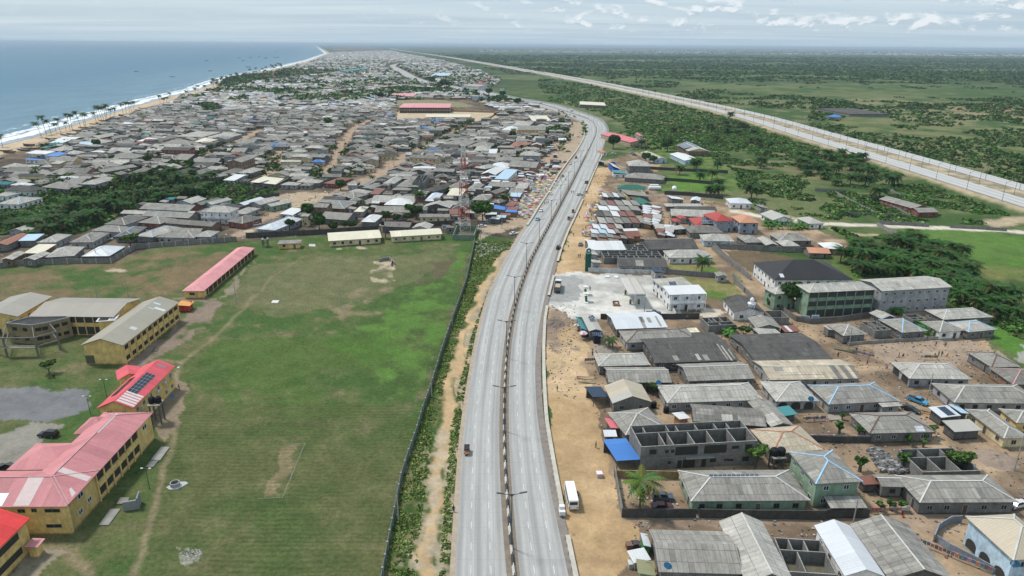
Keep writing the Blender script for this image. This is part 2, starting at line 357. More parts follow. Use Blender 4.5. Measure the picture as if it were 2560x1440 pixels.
def col(c): return np.array(c)[None,:]
def lerp(a,b,t): return a+(b-a)*np.clip(t,0,1)[:,None]
sstep = lambda a,b,t: np.clip((t-a)/(b-a),0,1)**2*(3-2*np.clip((t-a)/(b-a),0,1))
C[:] = lerp(col((.045,.088,.024)),col((.120,.140,.058)),sstep(.40,.60,n1*.5+n2*.5)); C = lerp(C,col((.19,.165,.09)),sstep(.58,.70,n5*.6+n2*.4)*.6)
far = sstep(2000,3200,gy)*sstep(.40,.50,n5+.06); C = lerp(C,col((.030,.050,.026)),far)
far2 = sstep(.40,.56,n5)*sstep(1100,2000,gy); C = lerp(C,col((.034,.065,.022)),far2*.85)
msk[:,1] = 1
def polyp(poly,c,a=1.,grain=None,t=None):
 global C
 m = inpoly(qx,qy,poly).astype(float)*a
 if t is not None: m = m*t
 C = lerp(C,col(c) if isinstance(c,tuple) else c,m)
 if grain is not None:
  for k in range(3): msk[:,k] = msk[:,k]*(1-m)+grain[k]*m
def strokep(pl,wd,c,a=1.,soft=.6,grain=None,jt=1.0,t=None):
 global C
 px_,py_ = (qx-gx)*jt+gx,(qy-gy)*jt+gy
 near = (gx > min(p[0] for p in pl)-wd*3-9) & (gx < max(p[0] for p in pl)+wd*3+9) & (gy > min(p[1] for p in pl)-wd*3-9) & (gy < max(p[1] for p in pl)+wd*3+9)
 m = np.zeros(gx.size); d = dpoly(px_[near],py_[near],pl); m[near] = 1-sstep(wd/2*(1-soft),wd/2*(1+soft),d); m *= a
 if t is not None: m = m*t
 C = lerp(C,col(c),m)
 if grain is not None:
  for k in range(3): msk[:,k] = msk[:,k]*(1-m)+grain[k]*m
DIRT = (.235,.18,.135); SAND = (.46,.325,.185); DG = (0,.15,.6)
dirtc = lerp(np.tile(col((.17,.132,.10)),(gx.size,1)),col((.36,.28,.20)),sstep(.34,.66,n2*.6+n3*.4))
polyp(TOWN,dirtc*.45,1,DG)  # town dirt darkened to paint shade into the gaps between houses
bm = 1-sstep(28,46,gx-coastx(gy)+(n2-.5)*40); bm *= (gx > coastx(gy)-3); bm *= (dist < 30000)
C = lerp(C,col((.50,.385,.265)),bm); C = lerp(C,col((.30,.25,.19)),bm*sstep(.5,.62,n3)*sstep(18,30,gx-coastx(gy)));
for v in VEGS: polyp(v,(.045,.075,.024),1,(0,1,0))
# left school field
g1 = lerp(np.tile(col((.056,.106,.028)),(gx.size,1)),col((.112,.120,.050)),sstep(.36,.62,n2*.5+n3*.35+n4*.15)); g1 = lerp(g1,col((.17,.135,.085)),sstep(.60,.78,n3*.6+n4*.4)*.8)
polyp(LFIELD,g1,1,(0,1,0))
polyp(wpoly([(0,690),(360,640),(620,615),(560,680),(460,735),(200,755),(0,755)]),(.175,.125,.072),1,None,sstep(.38,.6,n2*.6+n3*.4)*.85)
polyp(wpoly([(640,660),(1000,640),(1150,610),(1080,680),(900,760),(700,790),(560,760)]),(.15,.145,.075),1,None,.5+.3*n2)
polyp(wpoly([(960,800),(985,740),(1050,705),(1120,690),(1160,625),(1182,615),(1150,700),(1118,800),(1095,880),(1040,1000),(960,960),(880,900),(800,850)]),(.075,.165,.030),1,None,sstep(.40,.56,n3*.5+n4*.2+n2*.3)*.85)
polyp(wpoly([(560,780),(760,760),(960,780),(1000,960),(900,1050),(600,1050),(480,950)]),(.058,.115,.024),1,None,sstep(.45,.6,n2)*.7)
polyp(wpoly([(1060,660),(1150,640),(1120,690),(1030,720)]),(.10,.085,.05),.8,None,sstep(.35,.55,n3))
polyp(wpoly([(820,760),(900,720),(1000,700),(960,780),(860,800)]),(.20,.165,.10),1,None,sstep(.48,.62,n3)*.8)
polyp(wpoly([(940,650),(990,655),(985,700),(930,720)]),(.40,.33,.24),1,None,sstep(.42,.6,n3))
polyp(wpoly([(440,1010),(1040,1010),(990,1250),(950,1440),(930,1700),(330,1700),(380,1250)]),(.080,.095,.036),.5,(1,1,0))
polyp(wpoly([(700,1120),(750,1112),(705,1240),(660,1240)]),(.22,.17,.10),1,None,sstep(.42,.6,n3)*.75)
for pl,wd in (([(640,740),(580,800),(520,855),(455,905),(440,950),(446,1010),(430,1110),(402,1200),(370,1320),(335,1440),(310,1560)],1.9),([(455,905),(380,900)],2.),([(120,1360),(180,1385),(220,1440)],3.),([(640,745),(680,690),(760,640)],1.)):
 strokep(GL('F',pl),wd*.7,(.24,.19,.12),.7,.8,None,.35)
polyp(wpoly([(440,745),(520,735),(560,760),(500,830),(420,880),(330,930),(300,915),(420,830),(470,780)]),(.23,.175,.14),.9,DG,sstep(.3,.5,n3))
polyp(wpoly([(545,745),(640,640),(600,700),(590,735)]),(.26,.21,.16),.8,DG)
polyp(wpoly([(440,930),(470,960),(440,1060),(400,1110),(385,1080),(385,1030)]),(.25,.19,.14),.8,DG)
polyp(wpoly([(-200,965),(235,974),(215,1030),(130,1055),(60,1065),(0,1052),(-200,1055)]),(.175,.175,.18),1,(0,0,.25))
polyp(wpoly([(60,1065),(150,1060),(80,1110),(20,1170),(-60,1290),(-200,1200),(0,1090)]),(.27,.25,.22),.9,(0,0,.3))
polyp(wpoly([(60,1340),(130,1370),(180,1385),(110,1440),(20,1480)]),(.30,.25,.19),.8,DG,sstep(.3,.5,n3))
polyp(wpoly([(440,1370),(510,1368),(500,1405),(450,1410)]),(.36,.35,.30),.6,None,sstep(.45,.6,n4))
for a,b,w_ in ((850,623,2.2),(907,620,2.6),(277,680,5)): strokep([G('F',a-w_*2,b)[:2],G('F',a+w_*2,b)[:2]],w_,(.45,.37,.27),.9,.3)
# verge beside the road
g2 = lerp(np.tile(col((.052,.095,.024)),(gx.size,1)),col((.15,.14,.06)),sstep(.42,.62,n3*.6+n4*.4)); polyp(VERGE,g2,1,(0,1,.3))
strokep(GL('F',[(1268,628),(1240,665),(1205,730),(1165,830),(1130,960),(1105,1080),(1085,1250),(1068,1440),(1055,1600)]),3.2,SAND,1,.45,DG,1.)
strokep(GL('F',[(1190,812),(1160,915),(1149,1000),(1138,1100),(1133,1200)]),1.0,(.40,.30,.19),.9,.5)
strokep(GL('F',[(1100,1100),(1090,1250),(1075,1500)]),8,(.40,.34,.25),.7,.6,DG,1.5,sstep(.42,.56,n4))
polyp(wpoly([(1190,600),(1230,585),(1330,560),(1440,400),(1460,350),(1455,310),(1400,290),(1380,330),(1350,420),(1290,470),(1200,540)]),(.42,.33,.235),.8,DG)
strokep(GL('F',[(1466,310),(1450,300),(1395,283),(1330,265),(1290,258)]),9,(.42,.31,.2),.8,.4)
for a in (.985,): strokep([tuple(q) for q in (cL[:420:6]-[.9,0])],3.2,(.36,.29,.21),.85,.4)
# right-hand settlement
polyp(RSET,dirtc*np.array([1.04,.97,.88]),1,DG)
STRIP = wpoly([(1480,420),(1530,415),(1505,470),(1475,520),(1480,620),(1460,690),(1450,760),(1460,850),(1470,940),(1500,1100),(1540,1230),(1600,1320),(1560,1440),(1560,1700),(1470,1700),(1440,1440),(1392,1200),(1366,1000),(1362,800),(1375,740),(1400,640),(1440,540),(1465,470)])
polyp(STRIP,lerp(np.tile(col((.40,.275,.15)),(gx.size,1)),col((.50,.36,.215)),sstep(.35,.65,n2)),1,DG)
polyp(wpoly([(1362,760),(1450,750),(1460,850),(1440,880),(1380,880),(1362,860)]),(.20,.155,.125),.85,DG,sstep(.3,.55,n3))
polyp(wpoly([(1540,1285),(1620,1290),(2140,1290),(2360,1270),(2330,1330),(2000,1310),(1600,1315)]),(.30,.225,.165),.7,DG)
polyp(wpoly([(1370,690),(1455,680),(1640,688),(1660,750),(1700,800),(1560,795),(1450,790),(1380,770)]),lerp(np.tile(col((.40,.39,.365)),(gx.size,1)),col((.56,.54,.50)),sstep(.38,.62,n2*.5+n3*.5)),1,(0,0,.12))
polyp(wpoly([(1372,690),(1440,690),(1460,720),(1440,750),(1375,750)]),(.30,.30,.29),.95,(0,0,1))
polyp(wpoly([(1720,790),(1760,770),(1810,780),(1790,800)]),(.55,.49,.4),.9,None)
for z in ([(1665,700),(1690,692),(1790,700),(1830,705),(1860,760),(1770,745)],[(1670,662),(1790,658),(1800,685),(1670,690)],[(1800,668),(1850,690),(1845,702),(1790,660)]):
 polyp(wpoly(z),lerp(np.tile(col((.10,.16,.035)),(gx.size,1)),col((.19,.18,.07)),sstep(.4,.6,n3)),.95,(0,1,0))
polyp(wpoly([(1815,628),(1880,625),(1960,640),(2000,650),(1900,700),(1850,668)]),(.13,.095,.06),.95,(0,1,0)); 
polyp(wpoly([(2060,640),(2130,640),(2150,690),(2200,700),(2280,735),(2180,735),(2100,700)]),(.10,.145,.04),.9,(0,1,0))
polyp(wpoly([(2200,850),(2440,850),(2440,905),(2280,930),(2180,890)]),(.33,.25,.185),.9,DG)
polyp(wpoly([(2470,780),(2560,800),(2900,900),(2900,1000),(2560,900),(2480,850)]),(.075,.17,.028),1,(0,1,0))
polyp(wpoly([(2540,855),(2600,850),(2620,920),(2540,900)]),(.35,.33,.31),.8,(0,0,1))
polyp(wpoly([(1600,500),(1560,400),(1640,470),(1720,480),(1840,485),(1760,505),(1640,500)]),(.20,.16,.125),.5,DG)
# right-hand greens
polyp(wpoly([(1640,480),(1720,430),(1700,400),(1640,390),(1560,330),(1530,330),(1640,330),(1780,380),(1840,450),(1850,480),(1740,480)]),lerp(np.tile(col((.06,.12,.026)),(gx.size,1)),col((.12,.165,.045)),sstep(.4,.6,n3)),.9,(0,1,0))
polyp(wpoly([(1660,440),(1760,435),(1800,480),(1700,478)]),(.09,.19,.03),.8,None)
polyp(wpoly([(2240,560),(2400,575),(2560,590),(2900,620),(2900,720),(2560,690),(2330,650),(2300,610)]),(.085,.17,.032),1,(0,1,0),.55+.5*n3)
polyp(wpoly([(2480,660),(2900,740),(2900,1000),(2560,830),(2400,740),(2350,690)]),(.15,.155,.055),1,(0,1,0),sstep(.3,.55,n2))
polyp(wpoly([(2000,250),(2100,285),(2560,330),(2560,290),(2300,250),(2200,245)]),(.19,.185,.095),.8,None,sstep(.4,.6,n2))
polyp(wpoly([(2330,250),(2560,265),(2700,280),(2700,320),(2450,290),(2300,265)]),(.27,.19,.12),.9,None,sstep(.45,.62,n3*.5+n2*.5))
polyp(wpoly([(2010,330),(2240,350),(2420,400),(2700,470),(2700,330),(2300,310),(2100,300)]),(.14,.155,.06),.8,None,sstep(.45,.6,n2))
# expressway embankment and its dirt
ex = ecx(gy); de = np.abs(gx-ex+(n3-.5)*4); okm = (gy > -300) & (gy < 16000)
m = (1-sstep(27.5,32,de))*okm; C = lerp(C,col((.40,.32,.22)),m*.9); msk[:,1] *= 1-m
m = (1-sstep(7,9.5,np.abs(gx-ex+.5)))*okm; C = lerp(C,lerp(np.tile(col((.24,.21,.14)),(gx.size,1)),col((.40,.33,.23)),sstep(.4,.6,n3)),m)
# connecting track at right
TR = GL('F',[(1840,528),(1900,540),(1990,550),(2050,560),(2130,562),(2250,566),(2350,570),(2450,575),(2520,578),(2620,590),(2800,600)])
strokep(TR,7,(.55,.49,.41),1,.35,DG,.5); strokep(GL('F',[(2100,575),(2130,585),(2200,590)]),5,(.42,.34,.22),.8,.6)
strokep(GL('F',[(2480,560),(2560,548),(2650,560)]),12,(.42,.33,.23),.9,.5)
polyp(wpoly([(1250,290),(1230,300),(1160,305),(1000,302),(960,290),(985,278),(1160,278),(1250,283)]),(.46,.365,.255),1,DG)
polyp(wpoly([(900,262),(940,250),(1100,248),(1180,262),(1170,268),(940,270)]),(.23,.21,.12),.9,DG)
STREETS = [([(951,435),(1011,389),(1046,375),(1120,338),(1194,305)],11),([(800,445),(831,409),(853,366),(890,317),(922,301)],10),([(438,421),(499,393),(582,361),(611,348),(650,325)],8),([(655,450),(692,413),(702,379)],9),
 ([(600,585),(683,535),(747,513),(800,495),(839,485),(880,462),(951,435)],9),([(560,215),(640,225),(720,232)],5),([(1194,305),(1250,296),(1290,285)],6),([(1290,500),(1330,440),(1370,400),(1390,360)],12),([(520,510),(640,470)],3)]
for pl,wd in STREETS: strokep(GL('F',pl),wd,(.36,.265,.19),.95,.4,DG)
polyp(wpoly([(680,490),(760,480),(830,485),(760,520),(690,520),(640,505)]),(.40,.315,.22),.9,DG)
polyp(wpoly([(900,238),(1000,233),(1180,238),(1150,246),(920,246)]),(.3,.25,.16),.5,DG)
# vertical shape: expressway embankment
gz = 2.4*(1-sstep(25.5,34,np.abs(gx-ex)))*sstep(-300,0,gy)*(gy < 20000)*(1-sstep(6000,9000,gy))
gz = gz + (n3-.5)*.25*(dist < 900)
cut = np.minimum(dpoly(gx,gy,[tuple(q) for q in cB[::14]]),99) if False else None
C *= (.74+.26*n4+.26*n3)[:,None]
C = np.clip(C,.012,.75)
idx = np.arange(nr*na).reshape(nr,na); F = np.stack([idx[:-1,:-1],idx[:-1,1:],idx[1:,1:],idx[1:,:-1]],-1).reshape(-1,4)
fz = np.minimum(gz,5) - (bm > .3)*.1
me = npmesh('ground',np.stack([gx,gy,fz],1),F[:,::-1],np.tile([.2,.2,.2],(len(F),1)),newmat('earth and grass')[0])
for nm,arr in (('gcol',C),('gmask',msk)):
 a = me.attributes.new(nm,'FLOAT_COLOR','POINT'); c4 = np.ones((gx.size,4),np.float32); c4[:,:3] = arr; a.data.foreach_set('color',c4.ravel())
me.polygons.foreach_set('use_smooth',np.ones(len(F),bool))
ground = link('ground',me,kind='structure')
m = MATS['earth and grass']; nt = m.node_tree; b = [n for n in nt.nodes if n.type == 'BSDF_PRINCIPLED'][0]
tc = N(nt,'ShaderNodeTexCoord').outputs['Object']; gc = attr(nt,'gcol').outputs['Color']; gm = N(nt,'ShaderNodeSeparateXYZ'); L(nt,attr(nt,'gmask').outputs['Vector'],gm.inputs[0])
a1 = noise(nt,tc,1.1,7,.85); a2 = noise(nt,tc,.18,5,.7); a3 = noise(nt,tc,3.5,3,.7)
gr = mth(nt,'MULTIPLY_ADD',mth(nt,'MULTIPLY',mth(nt,'SUBTRACT',a1,.5),mth(nt,'MULTIPLY_ADD',gm.outputs[1],1.9,.8)),1.0,1.0)
gr2 = mth(nt,'MULTIPLY_ADD',mth(nt,'SUBTRACT',a2,.5),.9,1.0)
wv = N(nt,'ShaderNodeTexWave',wave_type='BANDS',bands_direction='Y',ins={1: .24,2: 7.,3: 4,4: .5}); L(nt,vmul(nt,tc,(.25,1,1)),wv.inputs[0])
fur = mth(nt,'MULTIPLY',mth(nt,'SUBTRACT',wv.outputs['Fac'],.5),mth(nt,'MULTIPLY',gm.outputs[0],mth(nt,'MULTIPLY',ramp(nt,noise(nt,tc,.035,3),.35,.65),.42)))
k = mth(nt,'ADD',mth(nt,'MULTIPLY',gr,gr2),fur); k = mth(nt,'MAXIMUM',k,.35)
vor = N(nt,'ShaderNodeTexVoronoi',ins={2: 1.6}); L(nt,tc,vor.inputs[0]); sp = mth(nt,'LESS_THAN',vor.outputs['Distance'],.16)
wn = N(nt,'ShaderNodeSeparateXYZ'); L(nt,vor.outputs['Color'],wn.inputs[0]); sp = mth(nt,'MULTIPLY',mth(nt,'MULTIPLY',sp,mth(nt,'GREATER_THAN',wn.outputs[0],.80)),mth(nt,'MINIMUM',mth(nt,'MULTIPLY',gm.outputs[2],.6),.45))
gtone = N(nt,'ShaderNodeVectorMath',operation='SCALE'); L(nt,gc,gtone.inputs[0]); L(nt,k,gtone.inputs['Scale'])  # ground colour scaled by grain and furrow noise
# grass: hue shift towards dry in the bright grains
hue = mixc(nt,mth(nt,'MULTIPLY',ramp(nt,a3,.5,.75),mth(nt,'MULTIPLY',gm.outputs[1],.35)),gtone.outputs[0],(.17,.15,.075))
fin = mixc(nt,sp,hue,(.55,.53,.5)); L(nt,fin,b.inputs['Base Color']); b.inputs['Roughness'].default_value = .95; b.inputs['Specular IOR Level'].default_value = .1
bump(nt,b,mth(nt,'ADD',a1,mth(nt,'MULTIPLY',wv.outputs['Fac'],gm.outputs[0])),.6,.35)
# ---- sea
offs = np.r_[-4,0,2,4,7,10,14,18,22,27,33,40,50,65,85,110,150,220,350,600,1000,2000,4000,9000,20000,45000,80000]
SY = CO; OX,_ = np.meshgrid(offs,SY[:,1]); sx = SY[:,0][:,None]-OX; sy = np.repeat(SY[:,1][:,None],len(offs),1)
ii = np.arange(sx.size).reshape(sx.shape); F = np.stack([ii[:-1,:-1],ii[:-1,1:],ii[1:,1:],ii[1:,:-1]],-1).reshape(-1,4)
me = npmesh('sea',np.stack([sx.ravel(),sy.ravel(),np.full(sx.size,.12)],1),F[:,::-1],np.tile([.1,.2,.3],(len(F),1)),newmat('sea water')[0])
for e_ in (1,):
 a = me.attributes.new('shore','FLOAT','POINT'); a.data.foreach_set('value',OX.ravel().astype(np.float32))
if me.polygons[0].normal.z < 0: me.flip_normals()
sea = link('sea',me,kind='structure')
nt = MATS['sea water'].node_tree; b = [n for n in nt.nodes if n.type == 'BSDF_PRINCIPLED'][0]
tc = N(nt,'ShaderNodeTexCoord').outputs['Object']; sh = attr(nt,'shore').outputs['Fac']
f1 = noise(nt,vmul(nt,tc,(1,.45,1)),.035,5,.6); f2 = noise(nt,vmul(nt,tc,(1,.6,1)),.16,5,.7)
dd = mth(nt,'ADD',sh,mth(nt,'MULTIPLY',mth(nt,'SUBTRACT',f1,.5),34))
def bandf(c,w_,soft): return mth(nt,'SUBTRACT',1,ramp(nt,mth(nt,'ABSOLUTE',mth(nt,'SUBTRACT',dd,c)),w_,w_+soft))
fo = mth(nt,'MAXIMUM',bandf(12,4.5,4),mth(nt,'MULTIPLY',bandf(28,3.5,4),ramp(nt,f2,.40,.52)))
fo = mth(nt,'MAXIMUM',fo,mth(nt,'MULTIPLY',bandf(48,2,3),ramp(nt,f2,.54,.62)))
fo = mth(nt,'MULTIPLY',fo,ramp(nt,f2,.24,.40))
near_ = mth(nt,'SUBTRACT',1,ramp(nt,sh,0,500)); deep = mixc(nt,near_,(.055,.150,.225),(.11,.20,.26))
wash = mth(nt,'SUBTRACT',1,ramp(nt,dd,-2,9)); deep = mixc(nt,mth(nt,'MULTIPLY',wash,.85),deep,(.36,.40,.42))
sw = noise(nt,vmul(nt,tc,(1,.25,1)),.03,7,.75); deep2 = N(nt,'ShaderNodeVectorMath',operation='SCALE'); L(nt,deep,deep2.inputs[0]); L(nt,mth(nt,'MULTIPLY_ADD',sw,1.1,.45),deep2.inputs['Scale'])
L(nt,mixc(nt,fo,deep2.outputs[0],(.78,.80,.80)),b.inputs['Base Color'])
L(nt,mth(nt,'MULTIPLY_ADD',fo,.3,.42),b.inputs['Roughness']); b.inputs['IOR'].default_value = 1.33; b.inputs['Specular IOR Level'].default_value = .22
bump(nt,b,noise(nt,vmul(nt,tc,(1,.5,1)),.25,6,.7),.8,1.2)
# ---- roads
def ribbon(name,Lp,Rp,z,mat,nc=8,tint=(.4,.4,.4),t=None,kind='structure',parent=None,thick=0):
 n = len(Lp); s = np.linspace(0,1,nc+1); V = Lp[:,None,:]*(1-s)[None,:,None]+Rp[:,None,:]*s[None,:,None]
 zz = z if hasattr(z,'__len__') else np.full(n,z)
 V3 = np.concatenate([V,np.repeat(np.asarray(zz)[:,None],nc+1,1)[:,:,None]],2).reshape(-1,3)
 ii = np.arange(n*(nc+1)).reshape(n,nc+1); F = np.stack([ii[:-1,:-1],ii[:-1,1:],ii[1:,1:],ii[1:,:-1]],-1).reshape(-1,4)
 me = npmesh(name,V3,F,np.tile(tint,(len(F),1)),mat)
 w_ = np.hypot(*(Rp-Lp).T); mid = (Lp+Rp)/2; d = np.r_[0,np.cumsum(np.hypot(*np.diff(mid,axis=0).T))]
 uvv = np.stack([(w_[:,None]*s[None,:]),np.repeat(d[:,None],nc+1,1)],2).reshape(-1,2).astype(np.float32)
 vi = np.empty(len(me.loops),np.int32); me.loops.foreach_get('vertex_index',vi); me.uv_layers['uv'].data.foreach_set('uv',uvv[vi].ravel())
 if me.polygons[0].normal.z < 0: me.flip_normals()
 return link(name,me,parent,kind=kind)
def roadmat(name,c0,c1,lanes):
 m,nt,b = newmat(name); uv = N(nt,'ShaderNodeUVMap',uv_map='uv').outputs[0]; s = N(nt,'ShaderNodeSeparateXYZ'); L(nt,uv,s.inputs[0])
 n1_ = noise(nt,vmul(nt,uv,(1.1,.012,1)),1,5,.6); n2_ = noise(nt,vmul(nt,uv,(.35,.05,1)),1,6,.65); n3_ = noise(nt,uv,1.6,5,.7)
 k = mth(nt,'ADD',mth(nt,'MULTIPLY',n1_,.55),mth(nt,'ADD',mth(nt,'MULTIPLY',n2_,.30),mth(nt,'MULTIPLY',n3_,.15)))
 c = mixc(nt,ramp(nt,k,.32,.68),c0,c1)
 tr = mth(nt,'MULTIPLY_ADD',mth(nt,'SINE',mth(nt,'MULTIPLY_ADD',s.outputs[0],2*math.pi/lanes*1.,.6)),.5,.5)
 c = mixc(nt,mth(nt,'MULTIPLY',mth(nt,'POWER',tr,3),.42),c,(.20,.19,.18))
 jt = mth(nt,'LESS_THAN',mth(nt,'FRACT',mth(nt,'DIVIDE',s.outputs[1],4.5)),.03); jl = mth(nt,'LESS_THAN',mth(nt,'FRACT',mth(nt,'DIVIDE',mth(nt,'ADD',s.outputs[0],.2),3.6)),.035)
 c = mixc(nt,mth(nt,'MULTIPLY',mth(nt,'MAXIMUM',jt,jl),.16),c,(.12,.12,.12))
 L(nt,c,b.inputs['Base Color']); b.inputs['Roughness'].default_value = .8; b.inputs['Specular IOR Level'].default_value = .2
 return m
M_ROAD = roadmat('concrete road',(.27,.27,.265),(.47,.465,.445),3.7); M_ROAD2 = roadmat('pale expressway slab',(.40,.40,.39),(.52,.515,.50),6.)
M_DUST = basic('packed dirt',.95,.45,.8)
ZR = .30
nrm = lambda A,B: (B-A)/np.maximum(np.hypot(*(B-A).T),.1)[:,None]
w0 = nrm(cL,cM0); w1 = nrm(cM1,cR)
ribbon('shoulder',cL-w0*1.0,cL+w0*.25,ZR-.03,M_DUST,2,(.36,.29,.22))
nb = 300
ribbon('drain_strip',cR[:nb]-w1[:nb]*.3,cR[:nb]+w1[:nb]*1.7,ZR-.03,M_DUST,2,(.22,.19,.17))
ribbon('shoulder',cR[nb-1:]-w1[nb-1:]*.3,cR[nb-1:]+w1[nb-1:]*1.0,ZR-.03,M_DUST,2,(.38,.33,.27))
carr = ribbon('roadway',cL,cM0,ZR,M_ROAD,10); ribbon('roadway',cM1,cR,ZR,M_ROAD,10)
ng = [i for i in range(len(tROAD)) if 100 < PX((*cB[i],0))[1] < 2000]
ribbon('median_strip',cM0-w0*.12,cM1+w1*.12,ZR+.03,M_DUST,3,(.20,.165,.13))
mk = MB(); MW = (.62,.62,.60)
def dash(A,B,fr,t0,t1,wd=.11):
 P = []
 for t in (t0,t1):
  a = np.array([np.interp(t,tROAD,A[:,k]) for k in (0,1)]); b_ = np.array([np.interp(t,tROAD,B[:,k]) for k in (0,1)]); u = (b_-a)/np.hypot(*(b_-a)); p = a+(b_-a)*fr
  P += [p-u*wd/2,p+u*wd/2]
 mk.face([(*P[0],ZR+.012),(*P[1],ZR+.012),(*P[3],ZR+.012),(*P[2],ZR+.012)],MW)
t = 2.
while t < 800:
 for A,B,fr in ((cL,cM0,.30),(cL,cM0,.69),(cM1,cR,.32),(cM1,cR,.73)): dash(A,B,fr,t,t+2.1)
 t += 6.2
mk.build('lane_markings',[M_GEN],kind='structure')
# expressway slabs
ey = np.r_[np.arange(-300,2500,10.),2500*1.03**np.arange(0,62)]; ey = ey[ey < 15000]; exx = ecx(ey)
for _ in range(20): exx[1:-1] = (exx[:-2]+2*exx[1:-1]+exx[2:])/4
def ez(y): return 2.4*(1-np.clip((y-6000)/3000,0,1))+.06
for o0,o1 in ((-25.5,-7.5),(9,25.5)):
 ribbon('expressway',np.stack([exx+o0,ey],1),np.stack([exx+o1,ey],1),ez(ey)+.12+np.clip(ey/8000,0,1),M_ROAD2,6)
mk = MB()
for o in (-25.1,-8.,9.4,25.1,-13.5,-19.5):
 for a,b_ in zip(range(0,len(ey)-1),range(1,len(ey))):
  if ey[a] > 1500: break
  z = float(ez(ey[a]))+.14; mk.face([(exx[a]+o-.1,ey[a],z),(exx[a]+o+.1,ey[a],z),(exx[b_]+o+.1,ey[b_],z),(exx[b_]+o-.1,ey[b_],z)],(.6,.6,.58))
mk.build('expressway_markings',[M_GEN],kind='structure')
# ================================================================ BUILDERS
RC = {'lt': (.385,.37,.335),'wh': (.60,.61,.61),'gr': (.265,.252,.228),'md': (.185,.176,.160),'dk': (.095,.091,.087),'cr': (.62,.57,.44),'tan': (.44,.38,.29),
      'red': (.60,.15,.17),'pnk': (.62,.27,.28),'drd': (.36,.055,.045),'brn': (.28,.12,.075),'rst': (.20,.085,.062),'blu': (.06,.19,.50),'lbl': (.38,.52,.62),'tea': (.06,.23,.24),
      'grn': (.012,.12,.085),'nvy': (.03,.05,.085),'blk': (.028,.026,.028),'pch': (.50,.24,.14),'wb': (.55,.57,.60)}
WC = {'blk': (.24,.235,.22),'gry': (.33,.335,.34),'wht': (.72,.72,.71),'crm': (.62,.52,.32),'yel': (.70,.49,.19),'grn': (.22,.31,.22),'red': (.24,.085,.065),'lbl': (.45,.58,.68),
      'pnk': (.36,.19,.165),'dkb': (.14,.14,.135),'tan': (.48,.38,.27),'blg': (.27,.31,.36),'brn': (.22,.14,.09),'aqu': (.30,.48,.50),'org': (.45,.22,.10)}
CAPC = {'w': (.52,.51,.48),'b': (.30,.52,.72),'br': (.14,.08,.065),'or': (.42,.17,.10),'p': (.5,.27,.27)}
RN = {'lt': 'light grey','wh': 'white','gr': 'grey','md': 'mid grey','dk': 'dark grey','cr': 'cream','tan': 'tan','red': 'red','pnk': 'faded pink','drd': 'deep red','brn': 'brown','rst': 'rusty','blu': 'blue','lbl': 'pale blue','tea': 'teal','grn': 'green','nvy': 'navy','blk': 'black','pch': 'orange','wb': 'silvery'}
_w = {}
def winmesh(w_,h_,fc=(.62,.62,.6),pc=(.022,.025,.03)):
 k = ('w',round(w_,1),round(h_,1),fc)
 if k not in _w:
  b = MB(); f = .09
  b.box(-w_/2+f,w_/2-f,-.015,.03,f,h_-f,pc)
  for a,c in (((-w_/2,w_/2),(0,f)),((-w_/2,w_/2),(h_-f,h_)),((-w_/2,-w_/2+f),(f,h_-f)),((w_/2-f,w_/2),(f,h_-f)),((-f/2,f/2),(f,h_-f))): b.box(a[0],a[1],-.07,.03,c[0],c[1],fc)
  _w[k] = b.mesh('window',[M_GLS if False else M_GEN])
 return _w[k]
def doormesh(w_,h_,c=(.10,.07,.05)):
 k = ('d',w_,h_,c)
 if k not in _w:
  b = MB(); b.box(-w_/2,w_/2,-.05,.03,.0,h_,c); b.box(-w_/2-.08,-w_/2,-.08,.03,0,h_+.08,(.4,.39,.37)); b.box(w_/2,w_/2+.08,-.08,.03,0,h_+.08,(.4,.39,.37)); b.box(-w_/2,w_/2,-.08,.03,h_,h_+.08,(.4,.39,.37))
  _w[k] = b.mesh('door',[M_GEN])
 return _w[k]
FOOT = []        # occupied footprints (cx, cy, hx, hy, angle)
HOUSES = []
def part_boxes(name,boxes,c,mat,t):
 for q in boxes: b = MB(); b.box(*q,c); b.build(name,[mat],t)
def frame3(v,A,B,c,eh,rise=0):
 a = G(v,*A,eh); b_ = G(v,*B,eh); u = (b_-a); Lx = u.length; u.normalize(); n = Vector((-u.y,u.x,0))
 if isinstance(c,(int,float)): W = c
 elif c[0] == 'r': W = 2*abs((G(v,c[1],c[2],eh+rise)-a).dot(n))
 else: W = abs((G(v,*c,eh)-a).dot(n))
 return a,u,n,Lx,W
